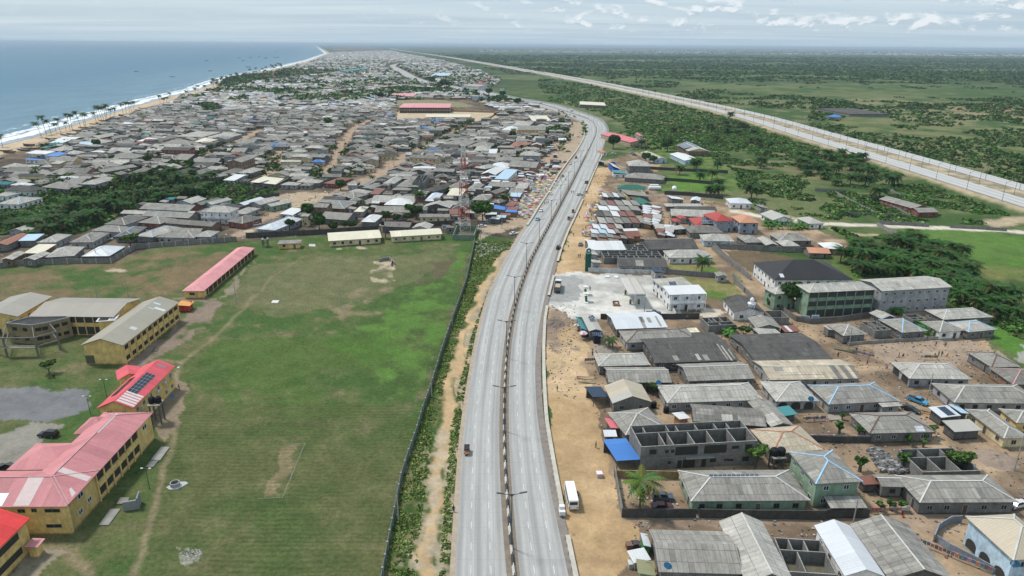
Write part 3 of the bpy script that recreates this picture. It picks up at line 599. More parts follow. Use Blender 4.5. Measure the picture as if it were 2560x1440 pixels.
def roofgeo(mb,Lx,W,eh,kind,rise,ax,col,hipk=1.0,th=.12):
 """roof over the rectangle [-L/2,L/2]x[-W/2,W/2]; returns ridge/hip lines"""
 x,y = Lx/2,W/2; z0,z1 = eh,eh+rise
 def T(p): return (p[0],p[1],p[2]) if ax == 'x' else (p[1]*-1,p[0],p[2])
 if ax == 'y': x,y = y,x
 A,B,Cc,D = (-x,-y,z0),(x,-y,z0),(x,y,z0),(-x,y,z0); lines = []; faces = []
 if kind == 'hip':
  i = min(y*hipk,x*.98); P,Q = (-x+i,0,z1),(x-i,0,z1)
  faces = [(A,B,Q,P),(B,Cc,Q),(Cc,D,P,Q),(D,A,P)]; lines = [(P,Q),(A,P),(D,P),(B,Q),(Cc,Q)]
 elif kind == 'gable':
  P,Q = (-x,0,z1),(x,0,z1); faces = [(A,B,Q,P),(Cc,D,P,Q)]; lines = [(P,Q)]
 elif kind in ('shed','flat'):
  D = (-x,y,z1); Cc = (x,y,z1); faces = [(A,B,Cc,D)]
 dn = lambda p: (p[0],p[1],p[2]-th)
 for f in faces:
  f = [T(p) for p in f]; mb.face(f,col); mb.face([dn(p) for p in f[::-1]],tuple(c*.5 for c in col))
 rim = [A,B] + ([(x,0,z1)] if kind == 'gable' else []) + [Cc,D] + ([(-x,0,z1)] if kind == 'gable' else [])
 rim = [T(p) for p in rim]
 for i in range(len(rim)):
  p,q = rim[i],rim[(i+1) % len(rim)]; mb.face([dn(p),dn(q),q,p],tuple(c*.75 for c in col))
 return [(T(p),T(q)) for p,q in lines]
def house(v,A,B,c,kind='hip',rc='gr',wc='blk',cap=None,eh=3.0,rise=None,ax=None,over=.55,fl=1,label=None,look=None,name='house',cat='house',metal=False,win=True,arches=0,
          hipk=1.0,world=None,group=None,patch=None,porch=None,doors=True,balc=False,gcol=None,openf=False):
 if world: a,u,n,Lx,W = world
 else: a,u,n,Lx,W = frame3(v,A,B,c,eh,rise or 1.2)
 if rise is None and isinstance(c,tuple) and c[0] == 'r': rise = 1.2
 W = max(W,2.2); ctr = a+u*Lx/2+n*W/2; ang = math.atan2(u.y,u.x)
 if ax is None: ax = 'x' if Lx >= W else 'y'
 short = min(Lx,W) if kind == 'hip' else (W if ax == 'x' else Lx)
 if rise is None: rise = {'hip': .19*short,'gable': .15*short,'shed': .10*W,'flat': .03*W}.get(kind,0); rise = min(rise,3.2)
 FOOT.append((ctr.x,ctr.y,Lx/2,W/2,ang))
 shape = {'hip': 'hipped','gable': 'gabled','shed': 'lean-to','flat': 'flat','walls': 'roofless'}[kind]
 if look is None and label is None:
  if kind == 'walls': look = 'unfinished grey block %s without a roof' % ('house' if Lx*W > 60 else 'shell')
  else:
   look = '%s %s-roofed %s' % (RN[rc],shape.replace('flat','flat'),{'blk': 'block','dkb': 'dark-walled','wht': 'white-walled','gry': 'grey-walled','crm': 'cream-walled','yel': 'yellow-walled','grn': 'green-walled','red': 'red-walled','lbl': 'pale blue','pnk': 'pink-walled','tan': 'tan-walled','blg': 'slate-walled','brn': 'brown','aqu': 'aqua-walled','org': 'orange-walled'}[wc])
   look += {'house': ' house','shed': ' shed','market_stall': ' stall'}.get(name,' '+name.replace('_',' '))
 t = thing(name,(ctr.x,ctr.y,0),ang,label,cat,group,None if label else look)
 if name == 'house' or cat == 'house': HOUSES.append(t)
 wx,wy = Lx/2-over,W/2-over
 if wx < .6: wx = Lx/2*.8
 if wy < .6: wy = W/2*.8
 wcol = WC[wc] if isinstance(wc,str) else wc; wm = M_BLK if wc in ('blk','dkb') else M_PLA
 mb = MB(); zt = eh-.10
 if kind == 'walls':
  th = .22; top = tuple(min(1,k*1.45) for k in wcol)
  def wl(x0,y0,x1,y1,z0=0,z1=eh):
   x0_,x1_ = min(x0,x1)-th/2,max(x0,x1)+th/2; y0_,y1_ = min(y0,y1)-th/2,max(y0,y1)+th/2
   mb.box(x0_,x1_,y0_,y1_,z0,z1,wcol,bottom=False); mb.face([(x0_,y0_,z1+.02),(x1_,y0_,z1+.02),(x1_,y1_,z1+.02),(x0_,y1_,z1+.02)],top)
  X,Y = Lx/2,W/2
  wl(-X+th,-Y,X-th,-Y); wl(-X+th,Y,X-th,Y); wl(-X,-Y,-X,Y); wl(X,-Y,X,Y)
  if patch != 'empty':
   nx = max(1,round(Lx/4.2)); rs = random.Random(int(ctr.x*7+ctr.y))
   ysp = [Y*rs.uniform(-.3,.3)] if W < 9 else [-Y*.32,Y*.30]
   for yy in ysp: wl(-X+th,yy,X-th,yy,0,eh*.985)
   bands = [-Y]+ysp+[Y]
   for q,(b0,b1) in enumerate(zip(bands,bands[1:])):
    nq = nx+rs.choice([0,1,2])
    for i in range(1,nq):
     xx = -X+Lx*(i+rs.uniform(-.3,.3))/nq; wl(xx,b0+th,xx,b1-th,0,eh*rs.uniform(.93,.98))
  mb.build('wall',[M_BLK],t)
  fb = MB(); fb.face([(-X,-Y,.06),(X,-Y,.06),(X,Y,.06),(-X,Y,.06)],(.12,.11,.08)); fb.build('floor',[M_DUST],t)
 else:
  if openf: # open-fronted shed on posts
   for sx in (-1,1):
    for sy in (-1,1): mb.box(sx*wx-.08,sx*wx+.08,sy*wy-.08,sy*wy+.08,0,zt,wcol)
   mb.box(-wx,wx,wy-.06,wy,0,zt*.95,tuple(k*.7 for k in wcol))
   mb.build('frame',[M_GEN],t)
  else:
   mb.box(-wx,wx,-wy,wy,0,zt,wcol,bottom=False)
   if kind == 'gable':
    k = rise*(1-over/(short/2)) if short/2 > over else rise*.5
    gc_ = gcol or wcol
    if ax == 'x':
     for sx in (-1,1): mb.face([(sx*wx,-sx*wy,zt),(sx*wx,sx*wy,zt),(sx*wx,0,zt+k)],gc_)
    else:
     for sy in (-1,1): mb.face([(sy*wx,sy*wy,zt),(-sy*wx,sy*wy,zt),(0,sy*wy,zt+k)],gc_)
   if kind in ('shed','flat'):
    k = rise*(1-over/W); mb.face([(wx,wy,zt),(-wx,wy,zt),(-wx,wy,zt+k),(wx,wy,zt+k)],wcol); mb.face([(-wx,wy,zt),(-wx,-wy,zt),(-wx,wy,zt+k)],wcol); mb.face([(wx,-wy,zt),(wx,wy,zt),(wx,wy,zt+k)],wcol)
   mb.box(-wx-.04,wx+.04,-wy-.04,wy+.04,0,.35,tuple(k_*.55 for k_ in wcol),bottom=False)
   wo_ = mb.build('wall',[wm],t)
  rb = MB(); rcol = RC[rc] if isinstance(rc,str) else rc
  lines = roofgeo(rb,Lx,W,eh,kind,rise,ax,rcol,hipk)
  if patch:    # differently coloured sheets, as (u0,u1,v0,v1,colour) fractions on the front slope
   for (u0_,u1_,v0_,v1_,pc) in patch:
    hh = W/2 if kind in ('gable','hip') else W
    def Q(uu,vv): return (-Lx/2+Lx*uu,-W/2+hh*vv,eh+rise*vv+.025)
    def Qy(uu,vv): return (-Lx/2+Lx/2*vv,-W/2+W*uu,eh+rise*vv+.025)
    q = Q if ax == 'x' else Qy
    pts = [q(u0_,v0_),q(u1_,v0_),q(u1_,v1_),q(u0_,v1_)]
    if ax == 'y': pts = pts[::-1]
    rb.face(pts,RC[pc] if isinstance(pc,str) else pc)
  ro = rb.build('roof',[M_MET if metal else M_ASB],t)
  if cap and lines:
   cb = MB(); cc = CAPC[cap[0] if cap in CAPC or cap[0] in CAPC else cap] if cap not in CAPC else CAPC[cap]
   for p,q in lines: cb.beam((p[0],p[1],p[2]+.03),(q[0],q[1],q[2]+.03),.30,.07,cc)
   cb.build('ridge_cap',[M_CON],ro)
  if win and not openf:
   hfl = eh/fl; cl = Vector((-ctr.x,-ctr.y,0)); fc = random.choice([(.62,.62,.6),(.5,.5,.48),(.10,.08,.07),(.3,.3,.3)])
   sides = [((-wx,-wy),(1,0),2*wx,0.),((wx,-wy),(0,1),2*wy,math.pi/2),((-wx,wy),(0,-1),2*wy,-math.pi/2)]
   for s_i,((px_,py_),(dx,dy),ln,ra) in enumerate(sides):
    nd = Vector((dy,-dx,0)); wn_ = Matrix.Rotation(ang,3,'Z') @ nd
    if wn_.dot(cl) <= 0 or ln < 2.6: continue
    if arches and s_i == arches-1:
     ab = MB(); na_ = max(2,int(ln/3.2)); seg = ln/na_
     for i in range(na_):
      cx_ = -ln/2+seg*(i+.5); r_ = seg*.36
      pts = [(cx_-r_,-.03,.1),(cx_+r_,-.03,.1)] + [(cx_+r_*math.cos(q*math.pi/8),-.03,1.5+r_*.8*math.sin(q*math.pi/8)) for q in range(9)]
      ab.face(pts,(.05,.045,.04))
     ab.build('arch_opening',[M_GEN],t,loc=(px_+dx*ln/2,py_+dy*ln/2,0),rot=ra); continue
    kcount = max(1,int(ln/3.4))
    for f_ in range(fl):
     for i in range(kcount):
      sx_ = ln*(i+.5)/kcount+random.uniform(-.25,.25); isd = (f_ == 0 and doors and i == kcount//2 and kcount > 1)
      zb = f_*hfl
      if isd: link('door',doormesh(.95,2.05,random.choice([(.10,.07,.05),(.05,.05,.055),(.13,.12,.1)])),t,loc=(px_+dx*sx_,py_+dy*sx_,.1),rot=ra)
      else: link('window',winmesh(1.2,1.15,fc),t,loc=(px_+dx*sx_,py_+dy*sx_,zb+1.0),rot=ra)
   if balc and fl > 1:
    bb = MB()
    bb.box(-wx,wx,-wy-1.3,-wy,hfl-.12,hfl+.06,tuple(k*.9 for k in wcol)); bb.box(-wx,wx,-wy-1.3,-wy-1.22,hfl+.06,hfl+.95,wcol)
    for i in range(int(2*wx/3.2)+1): bb.box(-wx+i*3.2-.1,-wx+i*3.2+.1,-wy-1.35,-wy-1.15,0,eh-.1,wcol)
    bb.build('balcony',[M_PLA],t)
 return t
# stuff: scrub clumps merged into one object each
def clumpset(name,P,scales,nleaf,size,green,seed,flat=.6,shade=None):
 rs = np.random.default_rng(seed); n = len(P); N_ = n*nleaf
 if n == 0: return
 d = rs.normal(size=(n,nleaf,3)); d /= np.linalg.norm(d,axis=2,keepdims=True); d[:,:,2] = np.abs(d[:,:,2])
 r = rs.uniform(.55,1.05,(n,nleaf,1)); c = P[:,None,:]+d*r*scales[:,None,None]*np.array([1,1,flat])
 lobe = rs.normal(size=(n,1,3))*.25
 nn = d+rs.normal(size=d.shape)*.45; nn /= np.linalg.norm(nn,axis=2,keepdims=True); a = np.cross(nn,[0,0,1.]); a /= np.linalg.norm(a,axis=2,keepdims=True)+1e-6; e = np.cross(nn,a)
 s = (size*rs.uniform(.6,1.5,(n,nleaf,1)))*(scales[:,None,None] if size < .6 else 1)
 V = np.stack([c-a*s,c-e*s*.8,c+a*s,c+e*s*.8],2).reshape(-1,3); F = np.arange(N_*4).reshape(-1,4)
 tone = rs.uniform(.55,1.5,(n,1,1))*rs.uniform(.7,1.35,(n,nleaf,1)); g = np.array(green) if np.ndim(green) == 1 else green[:,None,:]
 C_ = (tone*g).reshape(-1,3) if np.ndim(green) > 1 else (tone*g).reshape(-1,3)
 me = npmesh(name,V,F,C_,M_LEAF); return link(name,me,kind='stuff')
def scatter(polyF,n,seed,world=False):
 P = wpoly(polyF) if not world else polyF; P = np.array([[p[0],p[1]] for p in P]); rs = np.random.default_rng(seed); x = rs.uniform(P[:,0].min(),P[:,0].max(),n); y = rs.uniform(P[:,1].min(),P[:,1].max(),n); m = inpoly(x,y,P); return x[m],y[m]
def blocked(x,y,pad=1.0):
 m = np.zeros(len(x),bool)
 for cx,cy,hx,hy,a in FOOT:
  dx,dy = x-cx,y-cy; ca,sa = math.cos(a),math.sin(a); m |= (np.abs(dx*ca+dy*sa) < hx+pad) & (np.abs(-dx*sa+dy*ca) < hy+pad)
 return m
def gn(x,y): return fbm(x,y,22,5,2)*.5+fbm(x,y,90,5,1)*.5
GREENS = np.array([(.042,.098,.022),(.060,.140,.028),(.092,.165,.045),(.036,.070,.020),(.125,.155,.055)])
def gpick(n,seed,bright=0): rs = np.random.default_rng(seed); return GREENS[rs.integers(0,5,n)]*(1+bright)
# ================================================================ TRACED HOUSES
H = house
Ho = dict
# --- right-hand compounds, from the petrol station down (S5)
H('S5',(480,252),(1000,232),('r',410,138),'gable','wb','blk',patch=[(.53,.60,.0,1,'gr'),(.68,.75,.45,.9,'gr'),(.86,.9,.1,1,'gr'),(.55,.62,.5,1,'gr')],metal=True,label='long silvery patched metal roof house beside the fuel forecourt wall')
H('S5',(585,388),(1295,358),(500,265),'hip','gr','gry','br',label='grey hipped house with dark brown ridge lines behind the small coconut palm')
H('S5',(305,622),(825,610),(257,497),'hip','lt','blk','w',label='light grey hipped house at the dirt strip edge with red shop goods at its left')
H('S5',(875,592),(1715,562),('r',765,405),'gable','dk','dkb',patch=[(.24,.30,.1,.35,'gr'),(.52,.56,.08,.4,'lt'),(.60,.66,.05,.35,'gr'),(.90,.92,.0,.8,'lt'),(.95,.97,.1,.6,'gr'),(.86,.88,.05,.9,'gr')],label='very long dark roofed house with a few pale replaced sheets')
H('S5',(1870,575),(2650,548),('r',1715,400),'gable','dk','blk',label='long dark grey gabled house with a curved left end wall')
H('S5',(405,785),(1040,785),(355,630),'gable','gr','dkb','w',label='grey gabled house with white ridge next to the stacked planks')
H('S5',(1205,772),(1875,745),(1105,600),'gable','gr','blk','w',label='grey gabled house with white ridge and a black water tank at its left end')
H('S6',(90,568),(968,553),('r',20,437),'gable','tan','gry','w',patch=[(.74,.80,0,1,'md'),(.85,.91,0,1,'md'),(.96,1.,0,1,'md'),(.15,.62,.3,.36,'gr'),(.12,.22,.6,.9,'gr')],label='long tan roofed house with dark vertical sheet stripes at its right end')
H('S5',(445,995),(840,978),(365,818),'gable','tan','blk',ax='y',rise=1.9,metal=True,eh=3.2,patch=[(0,.35,0,1,'lt')],label='tan gable-fronted house with a navy side awning facing the dirt strip')
H('S5',(990,990),(1960,958),(915,810),'hip','lt','gry','w',label='longest light grey hipped house with white ridge and a blue dish')
H('S5',(2080,975),(2510,970),(1900,775),'hip','lt','gry','w',arches=1,ax='y',label='light grey pyramid roofed house with two arched porch openings and blue dish')
H('S5',(1255,1172),(1990,1228),('r',1180,1035),'gable','md','dkb',patch=[(.05,.3,.55,1,'gr'),(.62,.98,0,.6,'gr'),(.40,.55,.1,.7,'lt')],label='mid grey patched roof house directly behind the big block shell')
H('S5',(2030,1230),(2262,1215),(1805,975),'gable','gr','blk',ax='y',patch=[(0,.4,0,1,'lt')],label='narrow grey gabled house running away beside the patched roof house')
H('S5',(575,1312),(1000,1250),(495,1075),'hip','gr','blk','w',label='grey hipped house between the roadside shacks and the big block shell')
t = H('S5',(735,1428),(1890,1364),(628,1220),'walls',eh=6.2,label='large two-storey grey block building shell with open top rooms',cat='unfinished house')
Lx = (G('S5',735,1428,6.2)-G('S5',1890,1364,6.2)).length; Wd = FOOT[-1][3]*2
for fx,z,ww,hh in ((.10,4.2,1.6,1.2),(.22,4.3,.8,.8),(.27,4.3,.8,.8),(.39,3.6,5.2,2.1),(.64,3.6,5.2,2.1),(.80,4.4,.9,.8),(.83,4.4,.9,.8),(.93,4.2,1.6,1.2),(.25,1.4,.8,.8),(.34,.2,1.,2.),(.42,.2,2.8,2.1),(.55,.2,1.,2.1),(.63,1.2,1.4,1.),(.75,1.4,1.2,.5),(.79,1.2,1.2,.6),(.92,1.,1.6,1.2)):
 b_ = MB(); b_.box(-ww/2,ww/2,-.16,-.105,0,hh,(.035,.033,.03)); b_.build('window_opening',[M_GEN],t,loc=(-Lx/2+fx*Lx,-Wd/2,z))
b_ = MB(); b_.box(-Lx/2,Lx/2,-Wd/2-.22,-Wd/2-.105,2.95,3.2,(.20,.195,.18)); b_.box(-Lx*.12-.0,Lx*.13,-Wd/2-1.2,-Wd/2-.23,2.95,3.12,(.22,.21,.19)); b_.build('floor_slab',[M_CON],t)
H('S7',(552,466),(762,440),(472,278),'shed','blu',(.10,.10,.12),eh=3.0,rise=.4,metal=True,over=.3,win=False,label='blue sheeted lean-to against the left end of the block shell',name='shed',cat='shed',openf=True)
H('S7',(1888,395),(2340,355),(1715,180),'hip','tan','blk','or',label='tan hipped house with terracotta ridge lines right of the block shell')
H('S7',(1190,800),(2214,792),(1075,535),'hip','gr','grn','w',eh=3.2,label='large grey hipped compound house with a row of navy solar panels',cat='house')
H('S7',(915,1405),(1645,1425),(820,1040),'gable','gr','blk',eh=3.2,metal=False,label='wide low grey gabled house at the bottom edge by the sandy lane')
H('S7',(1665,1500),(2085,1500),(1480,970),'gable','lt','blk','w',ax='y',eh=3.4,rise=2.,label='tall pale gabled roof with white ridge joined to the wide low house')
# --- S6 group
H('S6',(650,800),(1325,768),(450,615),'hip','gr','gry','b',label='grey hipped house with one pale blue hip line beside the parked dark car')
H('S6',(1160,825),(1350,812),(1115,780),'shed','lt','gry',eh=2.6,name='shed',cat='shed',label='small pale lean-to attached to the blue-lined house')
H('S6',(1040,1075),(1670,1060),(835,880),'hip','gr','blk','br',patch=[(.72,.85,.05,.35,'wb')],label='grey hipped house with half brown hip line and clothes on its wall')
H('S6',(1415,555),(2010,562),(1240,400),'hip','lt','gry','w',arches=3,label='light grey hipped house with arched side porch at the sandy playground')
H('S6',(1840,782),(2700,795),(1620,600),'hip','gr','gry','w',label='wide grey hipped house with arched porch behind the blue pickup')
H('S6',(2195,448),(2485,442),(1955,300),'hip','gr','blk','br',ax='y',label='grey hipped house at the far corner of the playground')
H('S6',(2395,610),(2800,615),(2165,452),'hip','md','brn','p',label='mid grey house with a pink hip line at the right edge')
H('S6',(2310,1122),(2560,1118),(1960,845),'hip','gr','crm','w',ax='y',label='grey hipped house with pale cream wall near the pale canopy shack')
H('S6',(2430,975),(2850,985),(2165,838),'hip','gr','yel','w',label='grey hipped house with black tank at the right edge')
H('S6',(790,150),(1018,135),(640,50),'hip','gr','blk','w',label='grey hipped block house with one white window left of the playground')
H('S6',(650,100),(712,98),(583,60),'shed','lt','blk',eh=2.6,name='shed',cat='shed',label='small striped lean-to at the lane corner of the white-window house')
H('S6',(1095,100),(1240,90),(960,20),'walls',eh=2.8,label='small roofless block rooms next to the white-window house',cat='unfinished house')
H('S4',(1560,695),(1768,680),(1355,588),'hip','gr','blk','b',ax='x',label='grey hipped house with pale blue hip line behind the banana plants')
H('S4',(1868,690),(2065,678),(1795,600),'hip','gr','wht','w',label='small grey hipped house with white front wall')
H('S4',(2105,690),(2345,668),(1968,605),'hip','lt','blk','b',label='light grey hipped house nearest the bright green corner')
H('S4',(1900,588),(2310,566),(1700,510),'hip','lt','blk','w',label='broad light grey hipped house with mossy right end below the palm grove')
H('S4',(1392,583),(1515,570),(1300,530),'gable','lt','blk',ax='y',name='shed',cat='shed',label='small striped gabled shed in front of the white school wall')
H('S4',(1650,590),(1760,585),(1590,545),'walls',eh=2.4,label='low roofless block rooms under the banana plants',cat='unfinished house')
# --- schools and hall
def floors(t,Lx,W,eh,fl,wcol,over=.9,pillars=7,x0=0.,x1=1.,rail=1.0):
 """open galleries along the front of a storeyed block"""
 hf = eh/fl; b = MB()
 for f_ in range(fl):
  b.box(-Lx/2+Lx*x0+over,-Lx/2+Lx*x1-over,-W/2+over-.06,-W/2+over-.02,f_*hf+(rail if f_ else .15),(f_+1)*hf-.35,(.05,.055,.05))
 b.build('gallery_opening',[M_GEN],t)
 for i in range(pillars+1):
  xx = -Lx/2+over+(Lx-2*over)*(x0+(x1-x0)*i/pillars); part_boxes('pillar',[(xx-.14,xx+.14,-W/2+over-.24,-W/2+over-.061,0,eh-.12)],wcol,M_PLA,t)
def hdim(v,A,B,c,eh,rise=1.2): a,u,n,Lx,W = frame3(v,A,B,c,eh,rise); return Lx,W
q = ('S4',(795,367),(1352,342),(680,300)); t = H(*q,'hip','lt','grn','w',eh=9.6,fl=3,win=False,label='three-storey pale green school block with open galleries'); Lx,W = hdim(*q,9.6); floors(t,Lx,W,9.6,3,WC['grn'],.55,7)
q = ('S4',(1395,354),(1975,320),('r',1350,277)); t = H(*q,'gable','lt','gry',eh=9.2,fl=3,win=True,rise=1.2,label='three-storey stained white school block joined to the green one',doors=False)
H('S4',(518,380),(700,362),(450,325),'hip','lt','grn','w',eh=6.5,fl=2,label='light hipped roof link block behind the leafy tree at the green school')
q = ('S4',(515,262),(1162,258),(372,118)); t = H(*q,'hip','blk','wht',eh=6.0,fl=2,rise=4.6,metal=True,over=.5,label='large hall with steep black hipped roof and white walls',cat='hall',patch=[(.09,.14,.12,.3,'wb')])
H('S4',(175,527),(438,530),(95,412),'gable','dk','wht',eh=3.4,label='small white mosque with dark roof and round tower at its front',cat='mosque',name='mosque',ax='y')
p = G('S4',310,585,0); t = thing('minaret',(p.x,p.y,0),0,'round white minaret with domed lantern in front of the dark roof','tower')
b = MB(); b.lathe([(1.25,0),(1.15,5.6),(1.4,5.7),(1.4,6.1)],14,WC['wht']); b.build('shaft',[M_PLA],t); b = MB(); b.lathe([(.7,6.1),(.7,7.2),(.85,7.25),(.55,7.8),(.1,8.2)],10,WC['wht']); b.build('lantern',[M_PLA],t)
for z in (1.8,4.2): link('window',winmesh(.6,1.1),t,loc=(0.1,-1.24,z))
H('S4',(360,657),(575,660),(285,572),'gable','gr','blk',label='grey gabled house left of the lane below the mosque')
H('S4',(400,718),(565,700),(365,665),'shed','lt','blk',eh=2.6,name='shed',cat='shed',label='pale lean-to with small solar panel in the junk yard')
H('S4',(600,690),(730,682),(583,648),'shed','rst','dkb',eh=2.2,metal=True,patch=[(.3,.5,0,1,'wb')],name='shed',cat='shed',label='low rusty roofed shack alone in the sandy lane')
H('S4',(490,570),(632,568),(445,515),'walls',eh=2.8,patch='empty',label='open timber framed shell beside the green school gate',cat='unfinished house')
H('S5',(1412,215),(1675,203),(1330,138),'walls',eh=3.0,label='block shell of four small rooms between forecourt wall and papaya tree',cat='unfinished house')
H('S5',(210,272),(345,268),(185,115),'gable','lt','blk',ax='y',metal=True,eh=3.3,name='shop',cat='shop',label='roadside shop with pale gabled roof and dark solar panels')
H('S5',(130,270),(205,268),(115,150),'shed','tea','dkb',eh=2.5,metal=True,name='shed',cat='shed',label='teal and white lean-to on the left side of the roadside shop')
H('S5',(252,325),(350,322),(245,280),'shed','nvy',(.02,.025,.05),eh=2.8,metal=True,name='kiosk',cat='kiosk',win=False,label='dark blue kiosk with barred panels in front of the roadside shop')
H('S5',(1205,285),(1318,280),(1200,248),'shed','cr','dkb',eh=2.6,name='shed',cat='shed',label='small cream roofed shelter right of the brown-ridged house',openf=True)
H('S5',(245,950),(415,928),(240,835),'shed','nvy',(.1,.1,.1),eh=2.6,name='shed',cat='shed',metal=True,win=False,openf=True,label='navy awning on posts at the front of the tan gabled house')
H('S5',(2165,1120),(2300,1100),(2150,1035),'shed','tea','dkb',eh=2.2,metal=True,name='shed',cat='shed',win=False,label='turquoise sheeted hut in the yard in front of the arched porch')
H('S5',(1115,1165),(1230,1140),(1062,1095),'shed','wh','org',eh=2.3,metal=True,name='shed',cat='shed',win=False,label='white and orange scrap sheet hut behind the block shell')
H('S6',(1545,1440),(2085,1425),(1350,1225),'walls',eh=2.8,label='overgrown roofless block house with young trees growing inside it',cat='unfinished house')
# --- bottom right S8
H('S8',(115,1395),(575,1425),(0,1078),'walls',eh=2.7,label='narrow roofless block house full of rubble at the bottom edge',cat='unfinished house')
H('S8',(650,1440),(1040,1447),(405,960),'gable','wb','wht',ax='y',metal=True,eh=3.4,rise=1.5,label='long silvery white metal roof building with arched profile at the bottom')
H('S8',(1075,1475),(1690,1475),(792,947),'gable','gr','dkb','w',ax='y',eh=3.6,rise=2.2,label='long speckled grey gabled building with white ridge at the bottom edge')
H('S8',(2245,1290),(2750,1262),(1722,878),'hip','tan','lbl',eh=6.2,fl=2,metal=True,cap='w',rise=3.0,arches=3,label='two-storey pale blue house with peach tiled roof and arches, bottom right corner')
H('S8',(1360,745),(2300,740),(2010,480),'hip','gr','blk','w',eh=3.2,label='long grey hipped house with white ridge lines and dark block walls')
H('S8',(1000,592),(1232,597),(935,478),'gable','gr','blk','w',label='low grey wing at the left end of the long white-ridged house')
H('S8',(375,568),(825,545),(120,265),'hip','gr','grn','b',eh=6.2,fl=2,label='two-storey pale green house with sky blue ridge lines')
H('S8',(520,797),(870,795),(455,695),'shed','gr','dkb',eh=2.6,name='shed',cat='shed',label='low grey garage roof in front of the pale green two-storey house')
H('S8',(830,575),(980,568),(820,500),'shed','rst','dkb',eh=2.4,metal=True,name='shed',cat='shed',label='rusty brown shed roof right of the pale green two-storey house')
# --- forecourt surroundings S2
H('S2',(1262,770),(1608,748),(1155,665),'hip','lt','wht',eh=5.6,fl=2,rise=1.2,label='grey hipped rear block of the white station building with solar panels')
H('S2',(1330,835),(1728,822),(1262,752),'shed','wh','wht',eh=6.4,fl=2,rise=.5,balc=True,metal=True,label='white two-storey station building with balcony over the forecourt',name='station_building',cat='building')
H('S2',(1170,607),(1285,605),(1150,550),'shed','nvy','gry',eh=3.2,metal=True,name='shed',cat='shed',label='navy roofed shelter at the back corner of the forecourt')
H('S2',(1832,640),(1950,642),(1815,600),'gable','gr','gry',ax='y',eh=2.8,name='outhouse',cat='shed',label='tiny stained gabled outhouse in the grassy yard')
H('S2',(790,532),(1315,545),('r',785,455),'gable','dk','gry',patch=[(.36,.52,.1,.9,'gr')],label='dark long roofed house with a pale patch behind the white forecourt wall')
H('S2',(1325,443),(1790,440),(1268,368),'hip','lt','wht','w',label='light hipped white house behind the lone oil palm')
H('S2',(640,442),(1262,442),(617,370),'walls',eh=2.8,label='long roofless block shell with many rooms behind the forecourt',cat='unfinished house')
H('S2',(885,364),(1100,364),(868,305),'walls',eh=2.8,label='smaller roofless block shell touching the white sheds',cat='unfinished house')
H('S2',(490,360),(870,358),(482,288),'shed','wh','wht',eh=3.4,metal=True,name='shed',cat='shed',label='wide white roofed sheds at the head of the dirt strip')
H('S2',(480,297),(597,287),(470,255),'shed','wh','blk',eh=3.2,metal=True,name='shed',cat='shed',label='small white shed just above the wide white sheds')
H('S2',(462,415),(574,412),(455,366),'shed','lt','gry',eh=3.6,name='shop',cat='shop',label='grey lock-up shop between the white sheds and the fuel sign')
H('S2',(510,500),(614,497),(487,468),'shed','lt','gry',eh=3.4,name='shop',cat='shop',label='grey shuttered lock-up right behind the green fuel sign')
H('S2',(1110,357),(1640,345),(1055,245),'gable','md','dkb',patch=[(0,1,.0,.9,'dk')],label='long mid grey gabled house behind the roofless shells')
H('S2',(1690,262),(2022,270),(1590,195),'hip','lt','lbl',label='pale hipped house with light blue wall at the head of the alley')
H('S2',(1545,178),(1905,177),(1517,112),'hip','md','blk',label='mid grey hipped house in front of the deep red roofs')
H('S2',(1602,98),(1828,100),(1567,22),'hip','drd','gry',metal=True,label='deep red roofed house with two rows of solar panels')
H('S3',(270,458),(412,452),(238,402),'hip','drd','blg',metal=True,eh=6,fl=2,rise=2.6,label='two-storey slate house with steep deep red roof')
H('S3',(445,468),(595,468),(412,420),'hip','pch','blg',metal=True,eh=6,fl=2,rise=2.4,label='two-storey slate house with faded orange roof')
H('S3',(375,322),(540,325),(350,287),'hip','wb','wht',metal=True,eh=3.4,rise=2.,label='pale hipped house standing alone at the edge of the green scrub')
H('S3',(690,448),(850,445),(650,398),'gable','lt','wht',metal=True,ax='y',eh=3.2,rise=2.,label='light gabled house above the bright banana patch')
H('S3',(960,475),(1080,472),(880,430),'hip','lt','wht',metal=True,ax='y',label='light hipped house right of the banana patch by the track')
H('S3',(740,602),(990,600),(702,552),'hip','gr','blk','w',label='long grey hipped house below the banana patch')
H('S3',(770,642),(897,640),(740,602),'hip','lt','blk',label='light hipped front part of the house below the bananas')
H('S3',(490,615),(625,612),(450,565),'hip','gr','blk',label='brownish grey hipped house behind the long compound wall, left one')
H('S3',(640,635),(735,635),(592,580),'gable','lt','blk',ax='y',label='mossy light gabled house behind the long compound wall')
H('S3',(1085,660),(1250,662),(1045,617),'hip','wh','blk',metal=True,label='bright white hipped house nearest the dense palm grove')
H('S3',(960,692),(1125,697),(930,650),'gable','pch','blk',metal=True,eh=2.6,ax='x',label='low orange and brown roofed shed behind the black hall')
H('S3',(1735,362),(1858,355),(1568,285),'gable','gr','red',ax='y',label='long red walled house with grey roof by the expressway')
H('S3',(1775,390),(1925,388),(1760,360),'gable','gr','red',label='short red walled annex in front of the long red house')
H('S3',(595,360),(660,360),(585,335),'shed','gr','gry',eh=2.4,name='shed',cat='shed',label='tiny grey shed with green kiosk beside the alone pale house')
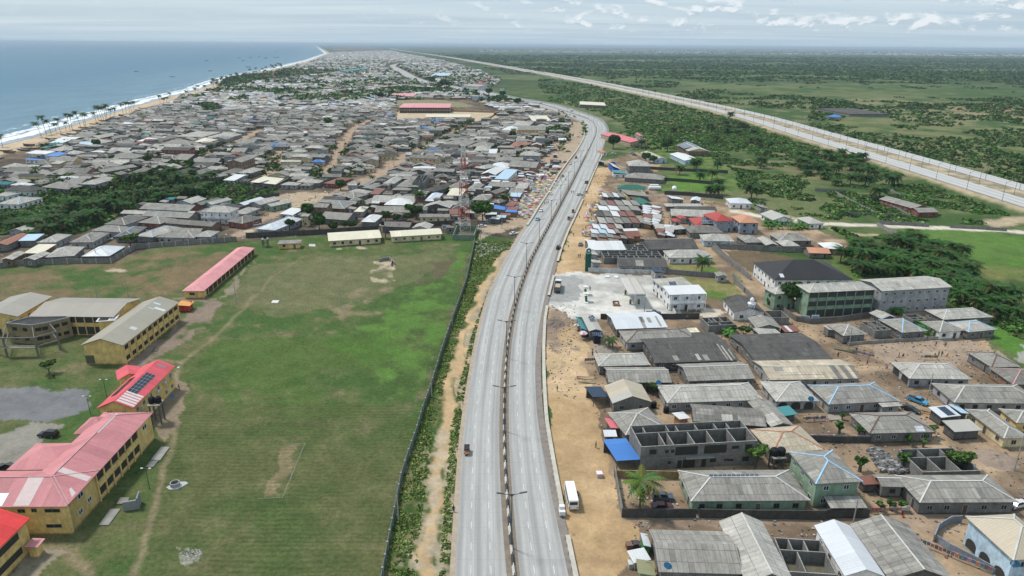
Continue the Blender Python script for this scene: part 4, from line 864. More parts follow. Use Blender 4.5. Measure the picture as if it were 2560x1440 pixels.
# --- beyond the strip S1
H('S1',(1165,407),(1355,400),(1048,312),'gable','red','tan',metal=True,ax='y',eh=4.5,label='pinkish red roofed unfinished school block by the highway bend',rise=1.6)
H('S1',(1270,338),(1308,338),(1230,310),'hip','red','gry',metal=True,eh=4.8,label='tiny pink hipped roof behind the pinkish red school block')
H('S1',(1780,500),(2005,500),(1652,440),'gable','lt','brn',metal=True,ax='y',eh=4.2,rise=2.2,gcol=WC['crm'],label='gabled hall with blue solar panels on its left slope')
H('S1',(1740,600),(1925,598),(1633,528),'gable','wh','lbl',metal=True,ax='y',eh=3.6,rise=1.4,label='white gabled pale blue classroom below the solar hall')
H('S1',(1425,590),(1565,588),(1300,517),'gable','tan','lbl',metal=True,ax='y',label='tan gabled pale blue clinic building left of the white classroom')
H('S1',(1150,656),(1390,660),(1168,612),'hip','lt','blk',eh=6,fl=2,label='two-storey block house with light roof above the sandy plot')
H('S1',(1100,777),(1515,803),14.,'hip','gr','blk',label='large grey hipped block house behind the green roofed house')
H('S1',(1025,896),(1340,908),11.,'hip','grn','wht',metal=True,rise=2.,label='house with plain dark green hipped roof by the gas tanks')
H('S1',(985,740),(1145,742),(985,712),'shed','tea','wht',metal=True,label='long low teal roofed shed behind the sandy plot',name='shed',cat='shed')
H('S1',(1140,985),(1372,980),(1140,930),'shed','gr','crm',label='grey lean-to row with dark doorways below the green roof',name='shed',cat='shed')
H('S1',(985,690),(1065,690),(980,640),'shed','cr',(.03,.10,.4),eh=3.2,metal=True,name='kiosk',cat='kiosk',win=False,label='kiosk with bright blue banner front at the sandy plot')
H('S1',(1605,1015),(1742,1012),(1603,982),'shed','wh','blk',metal=True,label='white lean-to shack in the rubble yard behind the market',name='shed',cat='shed')
H('S1',(1800,1022),(1900,1030),(1785,985),'gable','wb','blk',metal=True,ax='y',label='small silvery gabled house in the rubble yard')
H('S1',(1600,1182),(2080,1200),(1635,1122),'gable','lt','blk',label='long light roofed house behind the deep red roofs')
H('S1',(1645,1127),(2090,1130),(1640,1088),'gable','dk','blk',label='long dark roofed house behind the light long one')
H('S1',(1540,1085),(1940,1088),(1545,1062),'shed','lt','blk',eh=2.6,label='thin pale shed strip at the top of the red roof group',name='shed',cat='shed')
H('S1',(1640,1248),(1712,1245),(1625,1215),'hip','drd','gry',metal=True,label='small deep red hipped roof at the lane side',name='house')
H('S1',(1695,1215),(1775,1212),(1690,1182),'hip','drd','gry',metal=True,label='smallest deep red pyramid roof of the red roof group')
H('S1',(1640,1330),(1760,1322),(1640,1298),'shed','lt','dkb',eh=2.8,label='roadside stall with green gas bottles under a pale roof',name='shed',cat='shed')
H('S1',(870,630),(945,628),(868,605),'shed','lt',(.15,.14,.13),eh=3,name='shed',cat='shed',win=False,openf=True,label='small open shelter on posts beside the highway wall')
H('S1',(880,515),(930,513),(878,488),'hip','pch','wht',eh=3,name='kiosk',cat='kiosk',label='small peach roofed gatehouse with pale blue panel by the bend')
# --- left town, near rows (R4)
R4 = [((65,642),(230,645),(300,540),'gable','lt','gry',None,'y'),((330,562),(455,538),(285,513),'hip','gr','gry',None,'x'),((-70,768),(62,766),(190,672),'gable','brn','blk',None,'y'),((160,728),(312,725),(140,685),'shed','lbl','blk',None,'x'),
 ((330,743),(500,742),(600,672),'hip','lt','gry','w','y'),((625,742),(835,740),(980,657),'hip','gr','gry','w','y'),((820,634),(1085,652),(1165,606),'hip','gr','gry','w','x'),((1025,690),(1200,686),(1385,602),'hip','md','blk','b','y'),
 ((1215,682),(1372,696),(1575,602),'hip','lt','blk','b','y'),((1405,695),(1745,702),(1460,640),'hip','gr','gry','w','x'),((1485,642),(1790,656),(1500,604),'gable','gr','brn',None,'x'),((1755,690),(1895,692),(1958,642),'hip','lt','gry','w','y'),
 ((1485,568),(1905,600),(1530,528),'gable','md','brn',None,'x'),((2040,552),(2180,574),(2300,512),'hip','md','red','w','y'),((1240,562),(1440,577),(1290,508),'hip','gr','red','w','x'),((940,577),(1125,587),(1260,511),'hip','md','gry','w','y'),
 ((1270,502),(1700,524),(1280,455),'gable','gr','blk','b','x'),((1250,440),(1700,462),(1450,395),'gable','gr','red',None,'x'),((1575,386),(1725,394),(1815,345),'gable','lt','aqu',None,'y'),((1728,396),(1810,406),(1925,346),'gable','md','blk',None,'y'),
 ((1828,392),(1905,402),(2038,350),'gable','lt','aqu',None,'y'),((405,877),(668,862),(815,777),'hip','lt','blk','w','y'),((730,867),(985,864),(1100,777),'hip','wb','dkb','w','y'),((190,897),(312,900),(405,837),'gable','lt','blk',None,'y'),
 ((0,900),(112,897),(200,832),'gable','lt','brn',None,'y'),((205,838),(370,840),(425,777),'shed','cr','brn',None,'x'),((25,267),(262,287),(330,245),'hip','dk','wht',None,'x'),((-60,322),(62,328),(110,297),'hip','lt','wht',None,'x'),
 ((-30,395),(165,402),(330,337),'hip','lt','wht','b','x'),((370,242),(610,264),(440,205),'hip','gr','blk',None,'x'),((715,217),(852,222),(945,177),'hip','lt','gry','w','y'),((2110,400),(2200,408),(2285,340),'gable','wb','blk',None,'y'),
 ((2225,390),(2340,405),(2450,345),'gable','lt','gry',None,'y'),((2370,405),(2440,420),(2560,365),'gable','lt','grn',None,'y'),((2080,480),(2210,488),(2250,430),'hip','lt','gry',None,'y'),((100,605),(0,570),9.,'shed','gr','gry',None,'x')][:-1]
for A_,B_,c_,k_,rc_,wc_,cap_,ax_ in R4: H('R4',A_,B_,c_,k_,rc_,wc_,cap_,ax=ax_,eh=3.2,metal=rc_ in ('wb','cr','lbl','brn'))
H('R4',(1805,466),(2062,476),11.,'hip','lt','wht','w',eh=6.4,fl=2,rise=2.4,balc=True,label='white two-storey house with dark balcony and light hipped roof left of the dirt street')
H('R5',(140,690),(312,706),(460,590),'hip','wb','gry','b',ax='y',eh=3.2,label='silvery hipped house with pale blue ridge beside the mango trees')
T5 = [((75,382),(212,394),(305,347),'shed','wh','gry',None,'x'),((510,323),(732,333),(600,262),'hip','gr','red','b','x'),((475,427),(760,447),(520,362),'gable','gr','blk',None,'x'),((826,360),(925,362),(965,312),'hip','cr','gry',None,'y'),
 ((894,462),(1040,467),(1090,397),'hip','wh','blk','w','y'),((1130,291),(1410,297),(1200,238),'hip','wh','gry',None,'x'),((1000,263),(1440,272),(1060,205),'gable','lt','red',None,'x'),((1035,366),(1400,369),(1060,312),'gable','gr','red',None,'x'),
 ((650,206),(830,229),(740,155),'hip','gr','blk','w','x'),((470,264),(842,284),(500,238),'gable','gr','blk',None,'x'),((505,236),(730,242),(520,208),'gable','dk','blk',None,'x'),((855,277),(960,287),(1030,227),'gable','gr','blk',None,'y'),
 ((770,157),(950,179),(800,130),'hip','lt','brn',None,'x'),((1120,73),(1240,77),(1330,17),'hip','lt','gry','w','y'),((1250,107),(1400,112),(1440,42),'hip','gr','blk',None,'y'),((860,105),(950,108),(1005,40),'gable','gr','blk',None,'y'),((905,118),(1010,128),(1060,85),'hip','gr','blk',None,'x'),
 ((755,78),(850,82),(775,52),'hip','gr','red','w','x'),((515,72),(640,82),(600,5),'hip','rst','red',None,'x'),((985,182),(1080,186),(990,140),'shed','rst','blk',None,'x')]
for A_,B_,c_,k_,rc_,wc_,cap_,ax_ in T5: H('T5',A_,B_,c_,k_,rc_,wc_,cap_,ax=ax_,eh=3.1,metal=rc_ in ('wh','rst','cr'))
H('R5',(93,286),(320,291),('r',110,242),'shed','cr','blk',metal=True,patch=[(0,.3,0,1,'lt'),(.3,.5,0,1,'wh')],label='cream and white striped roof building at the yard behind the scrub')
H('T6',(40,95),(142,96),(182,30),'walls',eh=6.4,label='dark two-storey block shell rising above the roofs left of the mast',cat='unfinished house')
T6 = [((148,263),(256,266),(340,196),'hip','wb','blk','b','y'),((580,252),(720,260),(780,216),'hip','gr','crm','w','x'),((350,212),(490,217),(372,167),'shed','cr','gry',None,'x'),((755,274),(830,284),(850,251),'hip','md','dkb','w','y'),((100,410),(380,412),('r',100,380),'gable','gr','crm',None,'x'),
 ((378,384),(480,382),(375,350),'shed','rst','blk',None,'x'),((515,170),(620,175),(650,110),'hip','gr','blk','w','y'),((335,140),(455,150),(490,95),'hip','gr','blk',None,'y'),((130,165),(240,180),(300,115),'hip','dk','blk',None,'y'),((715,190),(800,200),(830,150),'gable','md','brn',None,'y'),((720,128),(835,133),(725,100),'shed','gr','dkb',None,'x'),
 ((835,138),(975,140),(840,105),'shed','gr','blk',None,'x'),((975,145),(1080,150),(980,110),'shed','lt','brn',None,'x'),((910,195),(1040,200),(920,160),'shed','gr','brn',None,'x'),((920,222),(1020,226),(930,198),'shed','lbl','brn',None,'x'),((880,305),(960,312),(890,280),'shed','rst','brn',None,'x'),((890,345),(990,350),(895,322),'shed','rst','brn',None,'x'),((880,362),(985,368),(890,348),'shed','blu','brn',None,'x')]
for A_,B_,c_,k_,rc_,wc_,cap_,ax_ in T6: H('T6',A_,B_,c_,k_,rc_,wc_,cap_,ax=ax_,eh=3.0,metal=rc_ in ('wb','rst','cr','blu','lbl'))
H('T6',(755,342),(880,347),(752,308),'shed','blu','brn',eh=3,metal=True,rise=.8,name='shed',cat='shed',label='bright blue roofed shed right of the big tree by the mast')
T4 = [((685,521),(865,529),(730,477),'hip','wh','blk',None,'x',3),((627,573),(757,580),(790,521),'gable','wh','brn','b','y',3.4),((748,613),(862,620),(877,561),'shed','lbl','wht',None,'x',3.4),((865,506),(1110,519),(790,465),'gable','gr','pnk',None,'x',3.6),((580,516),(662,529),(685,492),'hip','lt','dkb','w','y',4.5),
 ((310,545),(400,552),(432,500),'hip','dk','dkb',None,'y',3.5),((965,410),(1142,415),(980,388),'hip','lt','gry','w','x',5.5),((870,333),(958,336),(885,292),'hip','brn','pnk',None,'x',3.2),((980,320),(1058,322),(990,296),'hip','brn','pnk',None,'x',3),((1078,280),(1172,282),(1095,245),'hip','lt','gry','w','x',3.2),
 ((895,150),(1050,154),(930,118),'hip','lt','gry','w','x',3.2),((808,190),(940,194),(820,166),'hip','wh','wht',None,'x',3),((570,370),(698,372),(600,330),'hip','lt','gry','w','x',3.2),((1078,112),(1247,112),('r',1080,84),'shed','cr','blk',None,'x',3),((1060,84),(1178,84),('r',1060,72),'shed','blu','blk',None,'x',3),((250,345),(435,348),(275,325),'gable','dk','dkb',None,'x',3),
 ((275,322),(500,332),(300,285),'hip','gr','dkb',None,'x',3.6),((795,392),(935,394),(800,370),'gable','gr','brn',None,'x',3),((755,458),(995,462),(765,435),'gable','gr','dkb',None,'x',3),((520,330),(700,340),(550,300),'hip','gr','blk','w','x',3),((1105,385),(1205,388),9.,'gable','md','dkb',None,'y',3.6),((695,393),(768,394),(697,370),'shed','wh','wht',None,'x',3)]
for A_,B_,c_,k_,rc_,wc_,cap_,ax_,eh_ in T4: H('T4',A_,B_,c_,k_,rc_,wc_,cap_,ax=ax_,eh=eh_,metal=rc_ in ('wh','lbl','brn','cr','blu'))
H('T4',(950,190),(1195,192),(960,168),'gable','gr','yel',eh=6.2,fl=2,balc=True,label='yellow two-storey house with grey roof left of the road bend')
H('T4',(5,429),(252,443),(0,410),'gable','md','crm',eh=6.2,fl=2,label='cream two-storey block with dark flat-looking roof left of the mast')
T2_ = [((690,151),(1190,159),(800,65),'hip','lt','gry',None,'x',4),((1600,606),(1872,612),(2040,522),'gable','gr','brn',None,'y',8.5),((1545,926),(1750,936),(1830,861),'shed','wh','gry',None,'x',3),((850,830),(1110,838),(1250,745),'gable','md','blk',None,'y',3),((1050,885),(1155,898),(1260,805),'gable','gr','dkb',None,'y',3),((1200,870),(1320,892),(1420,800),'gable','gr','blk',None,'y',3),
 ((1490,800),(1740,812),(1870,735),'hip','md','blk',None,'y',3.2),((1800,795),(2040,806),(2160,725),'hip','lt','blk','w','y',3.2),((540,820),(810,830),(940,745),'gable','dk','blk',None,'y',3),((985,605),(1460,608),(1000,555),'gable','gr','dkb',None,'x',3),((990,680),(1340,690),(1000,620),'gable','dk','dkb',None,'x',3),((650,560),(910,572),(700,480),'gable','gr','dkb',None,'x',3),
 ((1460,405),(1662,408),(1465,372),'gable','lt','wht',None,'x',3),((1668,440),(1920,443),(1690,380),'gable','gr','blk',None,'x',3.2),((270,335),(760,345),(300,298),'gable','lt','yel',None,'x',3),((2220,215),(2560,218),(2290,165),'hip','gr','brn','w','x',3.4),((1290,155),(1700,162),(1400,100),'hip','lt','gry','w','x',3.2),((1760,285),(2060,292),(1780,225),'gable','gr','gry',None,'x',3),
 ((245,232),(440,235),(560,160),'gable','md','org',None,'y',4),((0,235),(220,240),(30,182),'hip','wh','gry',None,'x',3),((1020,245),(1305,250),(1090,200),'hip','cr','gry',None,'x',3.2),((410,290),(960,300),(520,245),'hip','gr','blk','w','x',3)]
for A_,B_,c_,k_,rc_,wc_,cap_,ax_,eh_ in T2_: H('T2',A_,B_,c_,k_,rc_,wc_,cap_,ax=ax_,eh=eh_,fl=3 if eh_ > 8 else 1,metal=rc_ in ('wh','cr'),label='three-storey concrete block with open front galleries in the dense town' if eh_ > 8 else None)
H('T2',(440,388),(935,402),(500,352),'gable','dk','red',eh=6,fl=2,label='red walled two-storey block with dark roof in the dense town')

T1_ = [((855,590),(1310,592),(900,540),'gable','gr','yel',None,'x',4),((440,445),(790,470),(440,400),'shed','wh','wht',None,'x',3),((790,500),(1020,505),(790,455),'shed','blu','wht',None,'x',3),((430,560),(745,575),(440,545),'shed','blu','wht',None,'x',3),((1100,465),(1360,470),(1150,420),'hip','lt','blk',None,'x',3),((840,405),(1110,408),(900,325),'hip','lt','blk','w','x',3),
 ((1880,535),(2410,540),(1930,478),'hip','gr','wht',None,'x',3.2),((1920,400),(2280,408),(1930,362),'gable','lt','gry',None,'x',3),((1380,272),(1780,280),(1400,215),'hip','lt','blk','w','x',3),((700,355),(830,356),(720,318),'hip','grn','red',None,'x',3),((865,262),(1110,266),(880,230),'shed','wh','brn',None,'x',2.8),((960,210),(1290,215),(970,178),'shed','wh','pnk',None,'x',2.8),
 ((1415,1000),(1655,1005),(1870,880),'hip','lt','gry','w','y',3.4),((740,1050),(1110,1070),(830,970),'hip','gr','blk','w','x',3),((1150,985),(1420,992),(1200,905),'gable','gr','blk',None,'x',3),((850,800),(1150,800),(900,720),'hip','gr','blk',None,'x',3),((1170,800),(1530,805),(1200,728),'gable','md','pnk',None,'x',3),((1660,770),(1830,790),(2200,660),'gable','gr','blk',None,'y',3.2),
 ((2170,840),(2400,840),(2560,725),'gable','md','blk',None,'y',3),((650,770),(780,860),7.,'gable','gr','blk',None,'x',3.2),((1150,175),(1500,180),(1180,120),'hip','gr','blk',None,'x',3),((1300,300),(1660,305),(1310,268),'shed','lbl','wht',None,'x',3),((1540,180),(1760,185),(1850,110),'gable','lt','blk',None,'y',3.2),((0,700),(300,715),(60,640),'hip','lt','blk',None,'x',3),((40,780),(630,785),(80,710),'gable','md','gry',None,'x',3)]
for A_,B_,c_,k_,rc_,wc_,cap_,ax_,eh_ in T1_: H('T1',A_,B_,c_,k_,rc_,wc_,cap_,ax=ax_,eh=eh_,metal=rc_ in ('wh','blu','lbl','grn'))
# far landmarks
q = ('D4',(350,968),(1132,970),(420,905)); t = H(*q,'hip','pnk','pnk',eh=7.4,fl=2,win=False,metal=True,label='long two-storey pink school block with galleries above its sandy yard'); Lx,W = hdim(*q,7.4); floors(t,Lx,W,7.4,2,WC['tan'],.55,20)
H('D4',(750,1112),(1435,1114),('r',750,1076),'gable','cr','crm',metal=True,label='long low cream roofed classroom in front of the pink school block')
H('D4',(175,798),(565,800),('r',178,765),'gable','pnk','tan',metal=True,eh=4.2,label='long pink and grey classroom row behind the school field')
H('D4',(572,818),(870,818),('r',572,790),'gable','gr','tan',label='grey roofed classroom right of the pink and grey row')
H('D4',(800,492),(1092,494),('r',800,460),'gable','lbl','wht',metal=True,label='long pale blue roofed warehouse beside the far highway')
H('D4',(1480,852),(1782,852),(1500,812),'hip','nvy','blk',metal=True,label='dark navy roofed house near the highway parapet')
H('D4',(1298,640),(1555,648),(1300,618),'flat','lt','wht',eh=8,fl=2,label='white two-storey flat roofed building at the far bend')
H('D4',(1450,622),(1590,625),(1460,600),'hip','drd','wht',eh=6,metal=True,label='small red roof right behind the white flat roofed building')
H('F',(1449,263),(1515,264),('r',1449,257),'shed','cr','blk',metal=True,eh=4,label='long low cream roof alone in the scrub between the highways')
H('F',(2066,291),(2098,293),14.,'hip','blu','gry',eh=3.5,metal=True,label='small bright blue roofed house alone in the far scrub')
H('R3',(1320,640),(1605,640),(1330,600),'hip','dk','blk',eh=3.4,rise=2.5,label='long dark hipped row of houses in the far scrub')
H('D5',(905,560),(1080,562),(930,520),'hip','tea','grn',eh=6,rise=3,metal=True,label='big pale green roofed building in the distant town')
H('D5',(1400,1020),(1540,1018),30.,'shed','lbl','blk',eh=3,metal=True,label='blue roof slanting beside the school field in the distant town')
# ================================================================ SCHOOL ON THE LEFT
def solar(t,Lx,W,eh,rise,u0,u1,v0,v1,nx,ny,ax='y',side=1):
 """array lying on one slope; u along the ridge, v from eave to ridge"""
 b = MB(); hh = (W if ax == 'x' else Lx)/2; ll = Lx if ax == 'x' else W
 def Q(u,v,dz):
  a,c = -ll/2+ll*u,(hh-hh*v)
  z = eh+rise*v+dz
  return (side*c,a,z) if ax == 'y' else (a,-side*c,z)
 for i in range(nx):
  for j in range(ny):
   ua,ub = u0+(u1-u0)*(i+.04)/nx,u0+(u1-u0)*(i+.96)/nx; va,vb = v0+(v1-v0)*(j+.05)/ny,v0+(v1-v0)*(j+.95)/ny
   p = [Q(ua,va,.12),Q(ub,va,.12),Q(ub,vb,.12),Q(ua,vb,.12)]
   b.face(p if (ax == 'y') == (side > 0) or ax == 'x' else p[::-1],(.012,.018,.035))
 p = [Q(u0,v0,.09),Q(u1,v0,.09),Q(u1,v1,.09),Q(u0,v1,.09)]; b.face(p,(.42,.44,.46))
 b.build('solar_array',[M_GLS],t)
def frameY(v,B,F,ridge,eh,rise,near=None):
 Bw,Fw = G(v,*B,eh),G(v,*F,eh); n = (Fw-Bw); W = n.length; n.normalize(); u = Vector((n.y,-n.x,0))
 half = abs((G(v,*ridge,eh+rise)-Bw).dot(u)) if isinstance(ridge,tuple) else ridge/2
 return (Bw-u*2*half,u,n,2*half,W)
M_TIN = roofmat('red school roof',(2.7,60),.07,.24,.25,.42,.6,.2)
def tin(t):
 for c in t.children:
  if c.name.startswith('roof') or c.name.split('.')[0] == 'roof': c.data.materials[0] = M_TIN
 return t
t = H('R6',(760,617),(1165,620),(1662,210),'gable',(.31,.285,.23),'yel',ax='y',eh=6.4,fl=2,rise=2.1,over=.5,metal=True,win=False,patch=[(.95,.98,.2,.95,'pnk')],label='long two-storey yellow school block with stained walls and grey gabled roof'); FA = FOOT[-1]
b = MB()
for (y0,y1,x0,x1,c_) in ((.28,.33,.25,.55,(.5,.5,.47)),(.74,.78,.1,.62,(.58,.58,.56)),(.83,.86,.55,.9,(.45,.55,.58)),(.72,.74,.58,.86,(.35,.5,.55))):
 hx = FA[2]; f = lambda u,q: (hx*(1-q),-FA[3]+2*FA[3]*u,6.4+2.1*q+.03); b.face([f(y0,x0),f(y1,x0),f(y1,x1),f(y0,x1)],c_)
b.build('replaced_sheet',[M_GEN],t)
for i in range(10):
 for z in (1.0,4.3): link('window',winmesh(2.3,1.35,(.16,.14,.10)),t,loc=(FA[2]-.5,-FA[3]+2.2+i*(2*FA[3]-4.4)/9,z),rot=math.pi/2)
for i in range(11): yy = -FA[3]+.7+i*(2*FA[3]-1.4)/10; part_boxes('pillar',[(FA[2]-.49,FA[2]-.2,yy-.17,yy+.17,0,6.2)],WC['yel'],M_PLA,t)
b = MB(); b.box(-FA[2]+.45,-FA[2]+3.,-FA[3]+.44,-FA[3]+.49,.3,2.9,(.10,.11,.07)); b.build('stair_opening',[M_GEN],t)
t = tin(H('R4',(1635,1180),(1832,1180),(2297,790),'hip','pnk','yel',ax='y',eh=3.1,rise=1.6,metal=True,win=False,label='long single-storey classroom with faded pink hipped roof and open verandah',hipk=.9)); F_ = FOOT[-1]
ly = F_[3]*2
for i in range(14): part_boxes('pillar',[(F_[2]-.5,F_[2]-.28,-F_[3]+.6+(ly-1.2)*i/13,-F_[3]+.85+(ly-1.2)*i/13,0,3.)],WC['yel'],M_PLA,t)
b = MB(); b.box(F_[2]-.56,F_[2]-.51,-F_[3]+3.5,F_[3]-.7,.3,2.7,(.06,.045,.035)); b.build('verandah_opening',[M_GEN],t)
link('window',winmesh(1.9,1.0,(.3,.25,.15)),t,loc=(-.6,-F_[3]+.55,1.3))
t = tin(H('R6',(910,1217),(1265,1215),(1662,815),'gable',(.60,.10,.12),'yel',ax='y',eh=6.4,fl=2,rise=2.0,metal=True,label='red roofed yellow school block carrying two solar arrays')); F_ = FOOT[-1]
solar(t,2*F_[2],2*F_[3],6.4,2.0,.24,.68,.40,.88,7,3,'y',1); solar(t,2*F_[2],2*F_[3],6.4,2.0,.2,.62,.25,.6,8,2,'y',-1)
b = MB()
for i in range(5):
 f = lambda u,q: (F_[2]*(1-q),-F_[3]+2*F_[3]*u,6.4+2.*q+.04); u_ = .02+i*.048; b.face([f(u_,.04),f(u_+.034,.04),f(u_+.034,.9),f(u_,.9)],(.62,.58,.56))
f = lambda u,q: (F_[2]*(1-q),-F_[3]+2*F_[3]*u,6.4+2.*q+.04); b.face([f(.88,.35),f(.92,.35),f(.92,.8),f(.88,.8)],(.22,.22,.22))
b.build('pale_sheet',[M_GEN],t)
b = MB()
for i in range(6): part_boxes('air_conditioner',[(F_[2]-.52,F_[2]-.1,-F_[3]+4+i*4.2,-F_[3]+4.9+i*4.2,3.9+(i % 2)*.5,4.5+(i % 2)*.5)],(.6,.6,.58),M_GEN,t)
tin(H('R6',(1115,950),(1345,900),(1245,832),'gable',(.60,.10,.12),'yel',eh=6.2,metal=True,rise=1.2,win=False,label='short red roofed side wing left of the solar school block'))
RED = (.52,.215,.225)
wf = frameY('R7',(552,862),(1255,100),(915,140),6.8,2.6)
a,u,n,Lx,W = wf; wf = (a+n*.4,u,n,Lx,W-.4)
t = tin(H('',0,0,0,'hip',RED,'yel',ax='y',eh=6.8,fl=2,rise=2.6,metal=True,world=wf,win=False,hipk=1.,label='largest pink-red roofed two-storey yellow school block at the lower left',cap='p')); F_ = FOOT[-1]; HX,HY = F_[2],F_[3]
b = MB()
b.box(HX-.54,HX-.50,-HY+10,HY-7.5,4.55,6.2,(.045,.04,.035)); b.box(HX-.54,HX-.50,-HY+10,HY-7.5,1.2,2.9,(.045,.04,.035)); b.build('gallery_opening',[M_GEN],t)
for i in range(7): yy = -HY+10+(2*HY-17.5)*i/6; part_boxes('pillar',[(HX-.49,HX-.25,yy-.15,yy+.15,0,6.6)],WC['yel'],M_PLA,t)
b = MB(); b.box(HX-.49,HX-.1,-HY+10.2,HY-7.6,3.3,4.5,WC['yel']); b.build('parapet',[M_PLA],t)
for yy,z in ((-HY+4.5,5.0),(-HY+3.5,1.9),(-HY+6.8,2.3),(HY-4,4.6)): link('window',winmesh(1.8 if z > 4 else 1.3,1.1),t,loc=(HX-.55,yy,z),rot=math.pi/2)
b = MB(); f = lambda u,q: (HX*(1-q),-HY+2*HY*u,6.8+2.6*q+.04)
b.face([f(.20,.05),f(.245,.05),f(.245,.95),f(.20,.98)],(.62,.50,.48)); b.face([f(.05,.06),f(.09,.06),f(.12,.3),f(.10,.3)],(.62,.52,.5)); b.face([f(.62,.93),f(.86,.93),f(.86,.985),f(.62,.985)],(.66,.6,.58)); b.build('pale_sheet',[M_GEN],t)
wd = a-u*9.0-n*0; ww = (a-u*13.5-n*.35,u,n,Lx+13.5,Lx*1.02)
t = tin(H('',0,0,0,'hip',RED,'yel',ax='x',eh=6.8,fl=2,rise=2.62,metal=True,world=ww,win=False,label='pink-red hipped end wing with one bright white roof sheet',cap='p')); F_ = FOOT[-1]; hx,hy = F_[2],F_[3]
for xx,z,w_ in ((hx-3.2,5.1,2.9),(hx-6.6,5.2,1.0),(hx-9.,5.1,1.4),(hx-13,5.1,2.),(hx-3.6,1.6,2.9),(hx-11,1.6,2.8)): link('window',winmesh(w_,.8,(.16,.15,.13),(.02,.025,.03) if z > 3 else (.02,.07,.10)),t,loc=(xx,-hy+.54,z))
b = MB(); f = lambda u,q: (-hx+2*hx*u,-hy+hy*q,6.8+2.62*q+.04)
b.face([f(.40,.03),f(.52,.03),f(.52,.45),f(.40,.45)],(.80,.82,.82)); b.face([f(.60,.03),f(.72,.03),f(.72,.97),f(.60,.97)],(.60,.48,.46)); b.build('white_sheet',[M_GEN],t)
for q_,lb in (((50,574,520,568,190,384),'pink-red hipped porch roof reaching left over the school drive'),((600,278,860,272,715,137),'small pink-red side wing at the far end of the largest school block')):
 tin(H('R7',(q_[0],q_[1]),(q_[2],q_[3]),('r',q_[4],q_[5]),'hip',RED,'yel',ax='x',eh=6.2,rise=2.3,metal=True,win=False,openf=q_[0] == 50,over=.8,label=lb))
t = tin(H('',0,0,0,'gable',(.66,.055,.055),'yel',ax='y',eh=6.6,rise=2.2,fl=2,metal=True,world=frameY('R7',(-330,1530),(247,966),10.5,6.6,2.2),win=False,label='bright red roofed school block cut off at the bottom left corner')); F_ = FOOT[-1]
b = MB(); b.box(F_[2]-.54,F_[2]-.5,-F_[3]+4,F_[3]-3,4.4,5.8,(.05,.045,.04)); b.box(F_[2]-.54,F_[2]-.5,-F_[3]+4,F_[3]-3,1.3,2.7,(.05,.045,.04)); b.build('gallery_opening',[M_GEN],t)
H('R7',(198,1203),(305,1207),(235,1143),'shed','pnk','yel',eh=2.6,metal=True,win=False,name='annex',cat='shed',label='tiny annex with faded pink roof beside the bright red block')
t = H('R6',(270,342),(1075,352),('r',380,208),'gable',(.29,.265,.225),'yel',eh=6.6,fl=2,metal=True,rise=1.6,win=False,label='long grey roofed wing of the ruined school with broken right end',cat='school block')
F_ = FOOT[-1]; floors(t,2*F_[2],2*F_[3],6.6,2,WC['yel'],.6,8,0.,.86)
H('R6',(-260,347),(168,345),('r',-150,206),'gable',(.31,.285,.245),'yel',eh=6.6,fl=2,metal=True,rise=1.6,label='grey roofed ruined school wing cut off by the left edge',cat='school block')
H('R6',(905,395),(1090,385),(885,350),'shed','wh','yel',eh=6,win=False,patch=[(.1,.6,.1,.8,(.05,.05,.05))],label='small collapsed roof joining the two old school blocks',name='annex',cat='shed')
pl = [G('R6',x,y,6.6) for x,y in [(55,408),(300,428),(465,400),(660,352),(620,345),(270,352)]]
c0 = sum((p for p in pl),Vector())/len(pl); t = thing('ruined_building',(c0.x,c0.y,0),0,'derelict concrete and yellow building with black flat roof in front of the grey wing','ruin')
b = MB(); P = [(p.x-c0.x,p.y-c0.y) for p in pl]; b.prism(P,0,6.3,(.27,.21,.12),(.05,.05,.052)); b.build('wall',[M_PLA],t)
b = MB()
for i in range(len(P)): b.beam((*P[i],6.5),(*P[(i+1) % len(P)],6.5),.35,.5,(.24,.23,.21))
b.build('roof_edge',[M_CON],t)
b = MB()
for i in (0,1,2):
 p,q = Vector(P[i]),Vector(P[i+1]); d = (q-p); L_ = d.length; d.normalize(); nn = Vector((d.y,-d.x))
 for k in range(2):
  m_ = p+d*L_*(.3+.4*k)+nn*.03
  for z in (1.2,4.3): b.face([(*(m_-d*.8),z),(*(m_+d*.8),z),(*(m_+d*.8),z+1.1),(*(m_-d*.8),z+1.1)],(.03,.03,.03))
b.build('window_opening',[M_GEN],t)
b = MB(); cs = [G('R6',x,y,0) for x,y in [(70,728),(365,722),(572,662),(-60,690)]]; cs = [(p.x-c0.x,p.y-c0.y) for p in cs]
for x,y in cs: b.box(x-.22,x+.22,y-.22,y+.22,0,6.2,(.17,.16,.14))
for i,j in ((3,0),(0,1),(1,2)):
 for z in (3.2,6.1): b.beam((*cs[i],z),(*cs[j],z),.3,.35,(.17,.16,.145))
for i,k in ((0,0),(1,1),(2,2)): b.beam((*cs[i],3.2),(*P[k],3.2),.3,.3,(.15,.14,.13)); b.beam((*cs[i],6.1),(*P[k],6.1),.25,.3,(.15,.14,.13))
b.beam((*cs[0],3.15),(*cs[1],3.15),1.6,.12,(.25,.24,.22)); b.build('concrete_frame',[M_CON],t)
H('R6',(1672,250),(1797,247),(1682,206),'shed',(.62,.30,.08),(.42,.06,.045),eh=2.3,metal=True,win=False,name='kiosk',cat='kiosk',label='small red kiosk with orange and yellow roof by the grey school block')
H('R5',(795,802),(1276,771),('r',787,744),'gable','cr','crm',metal=True,label='left one of two long cream bungalows at the far end of the field',rise=1.1)
H('R5',(1360,764),(1822,737),('r',1355,717),'gable','cr','crm',metal=True,label='right one of two long cream bungalows, next to the green mast compound',rise=1.1)
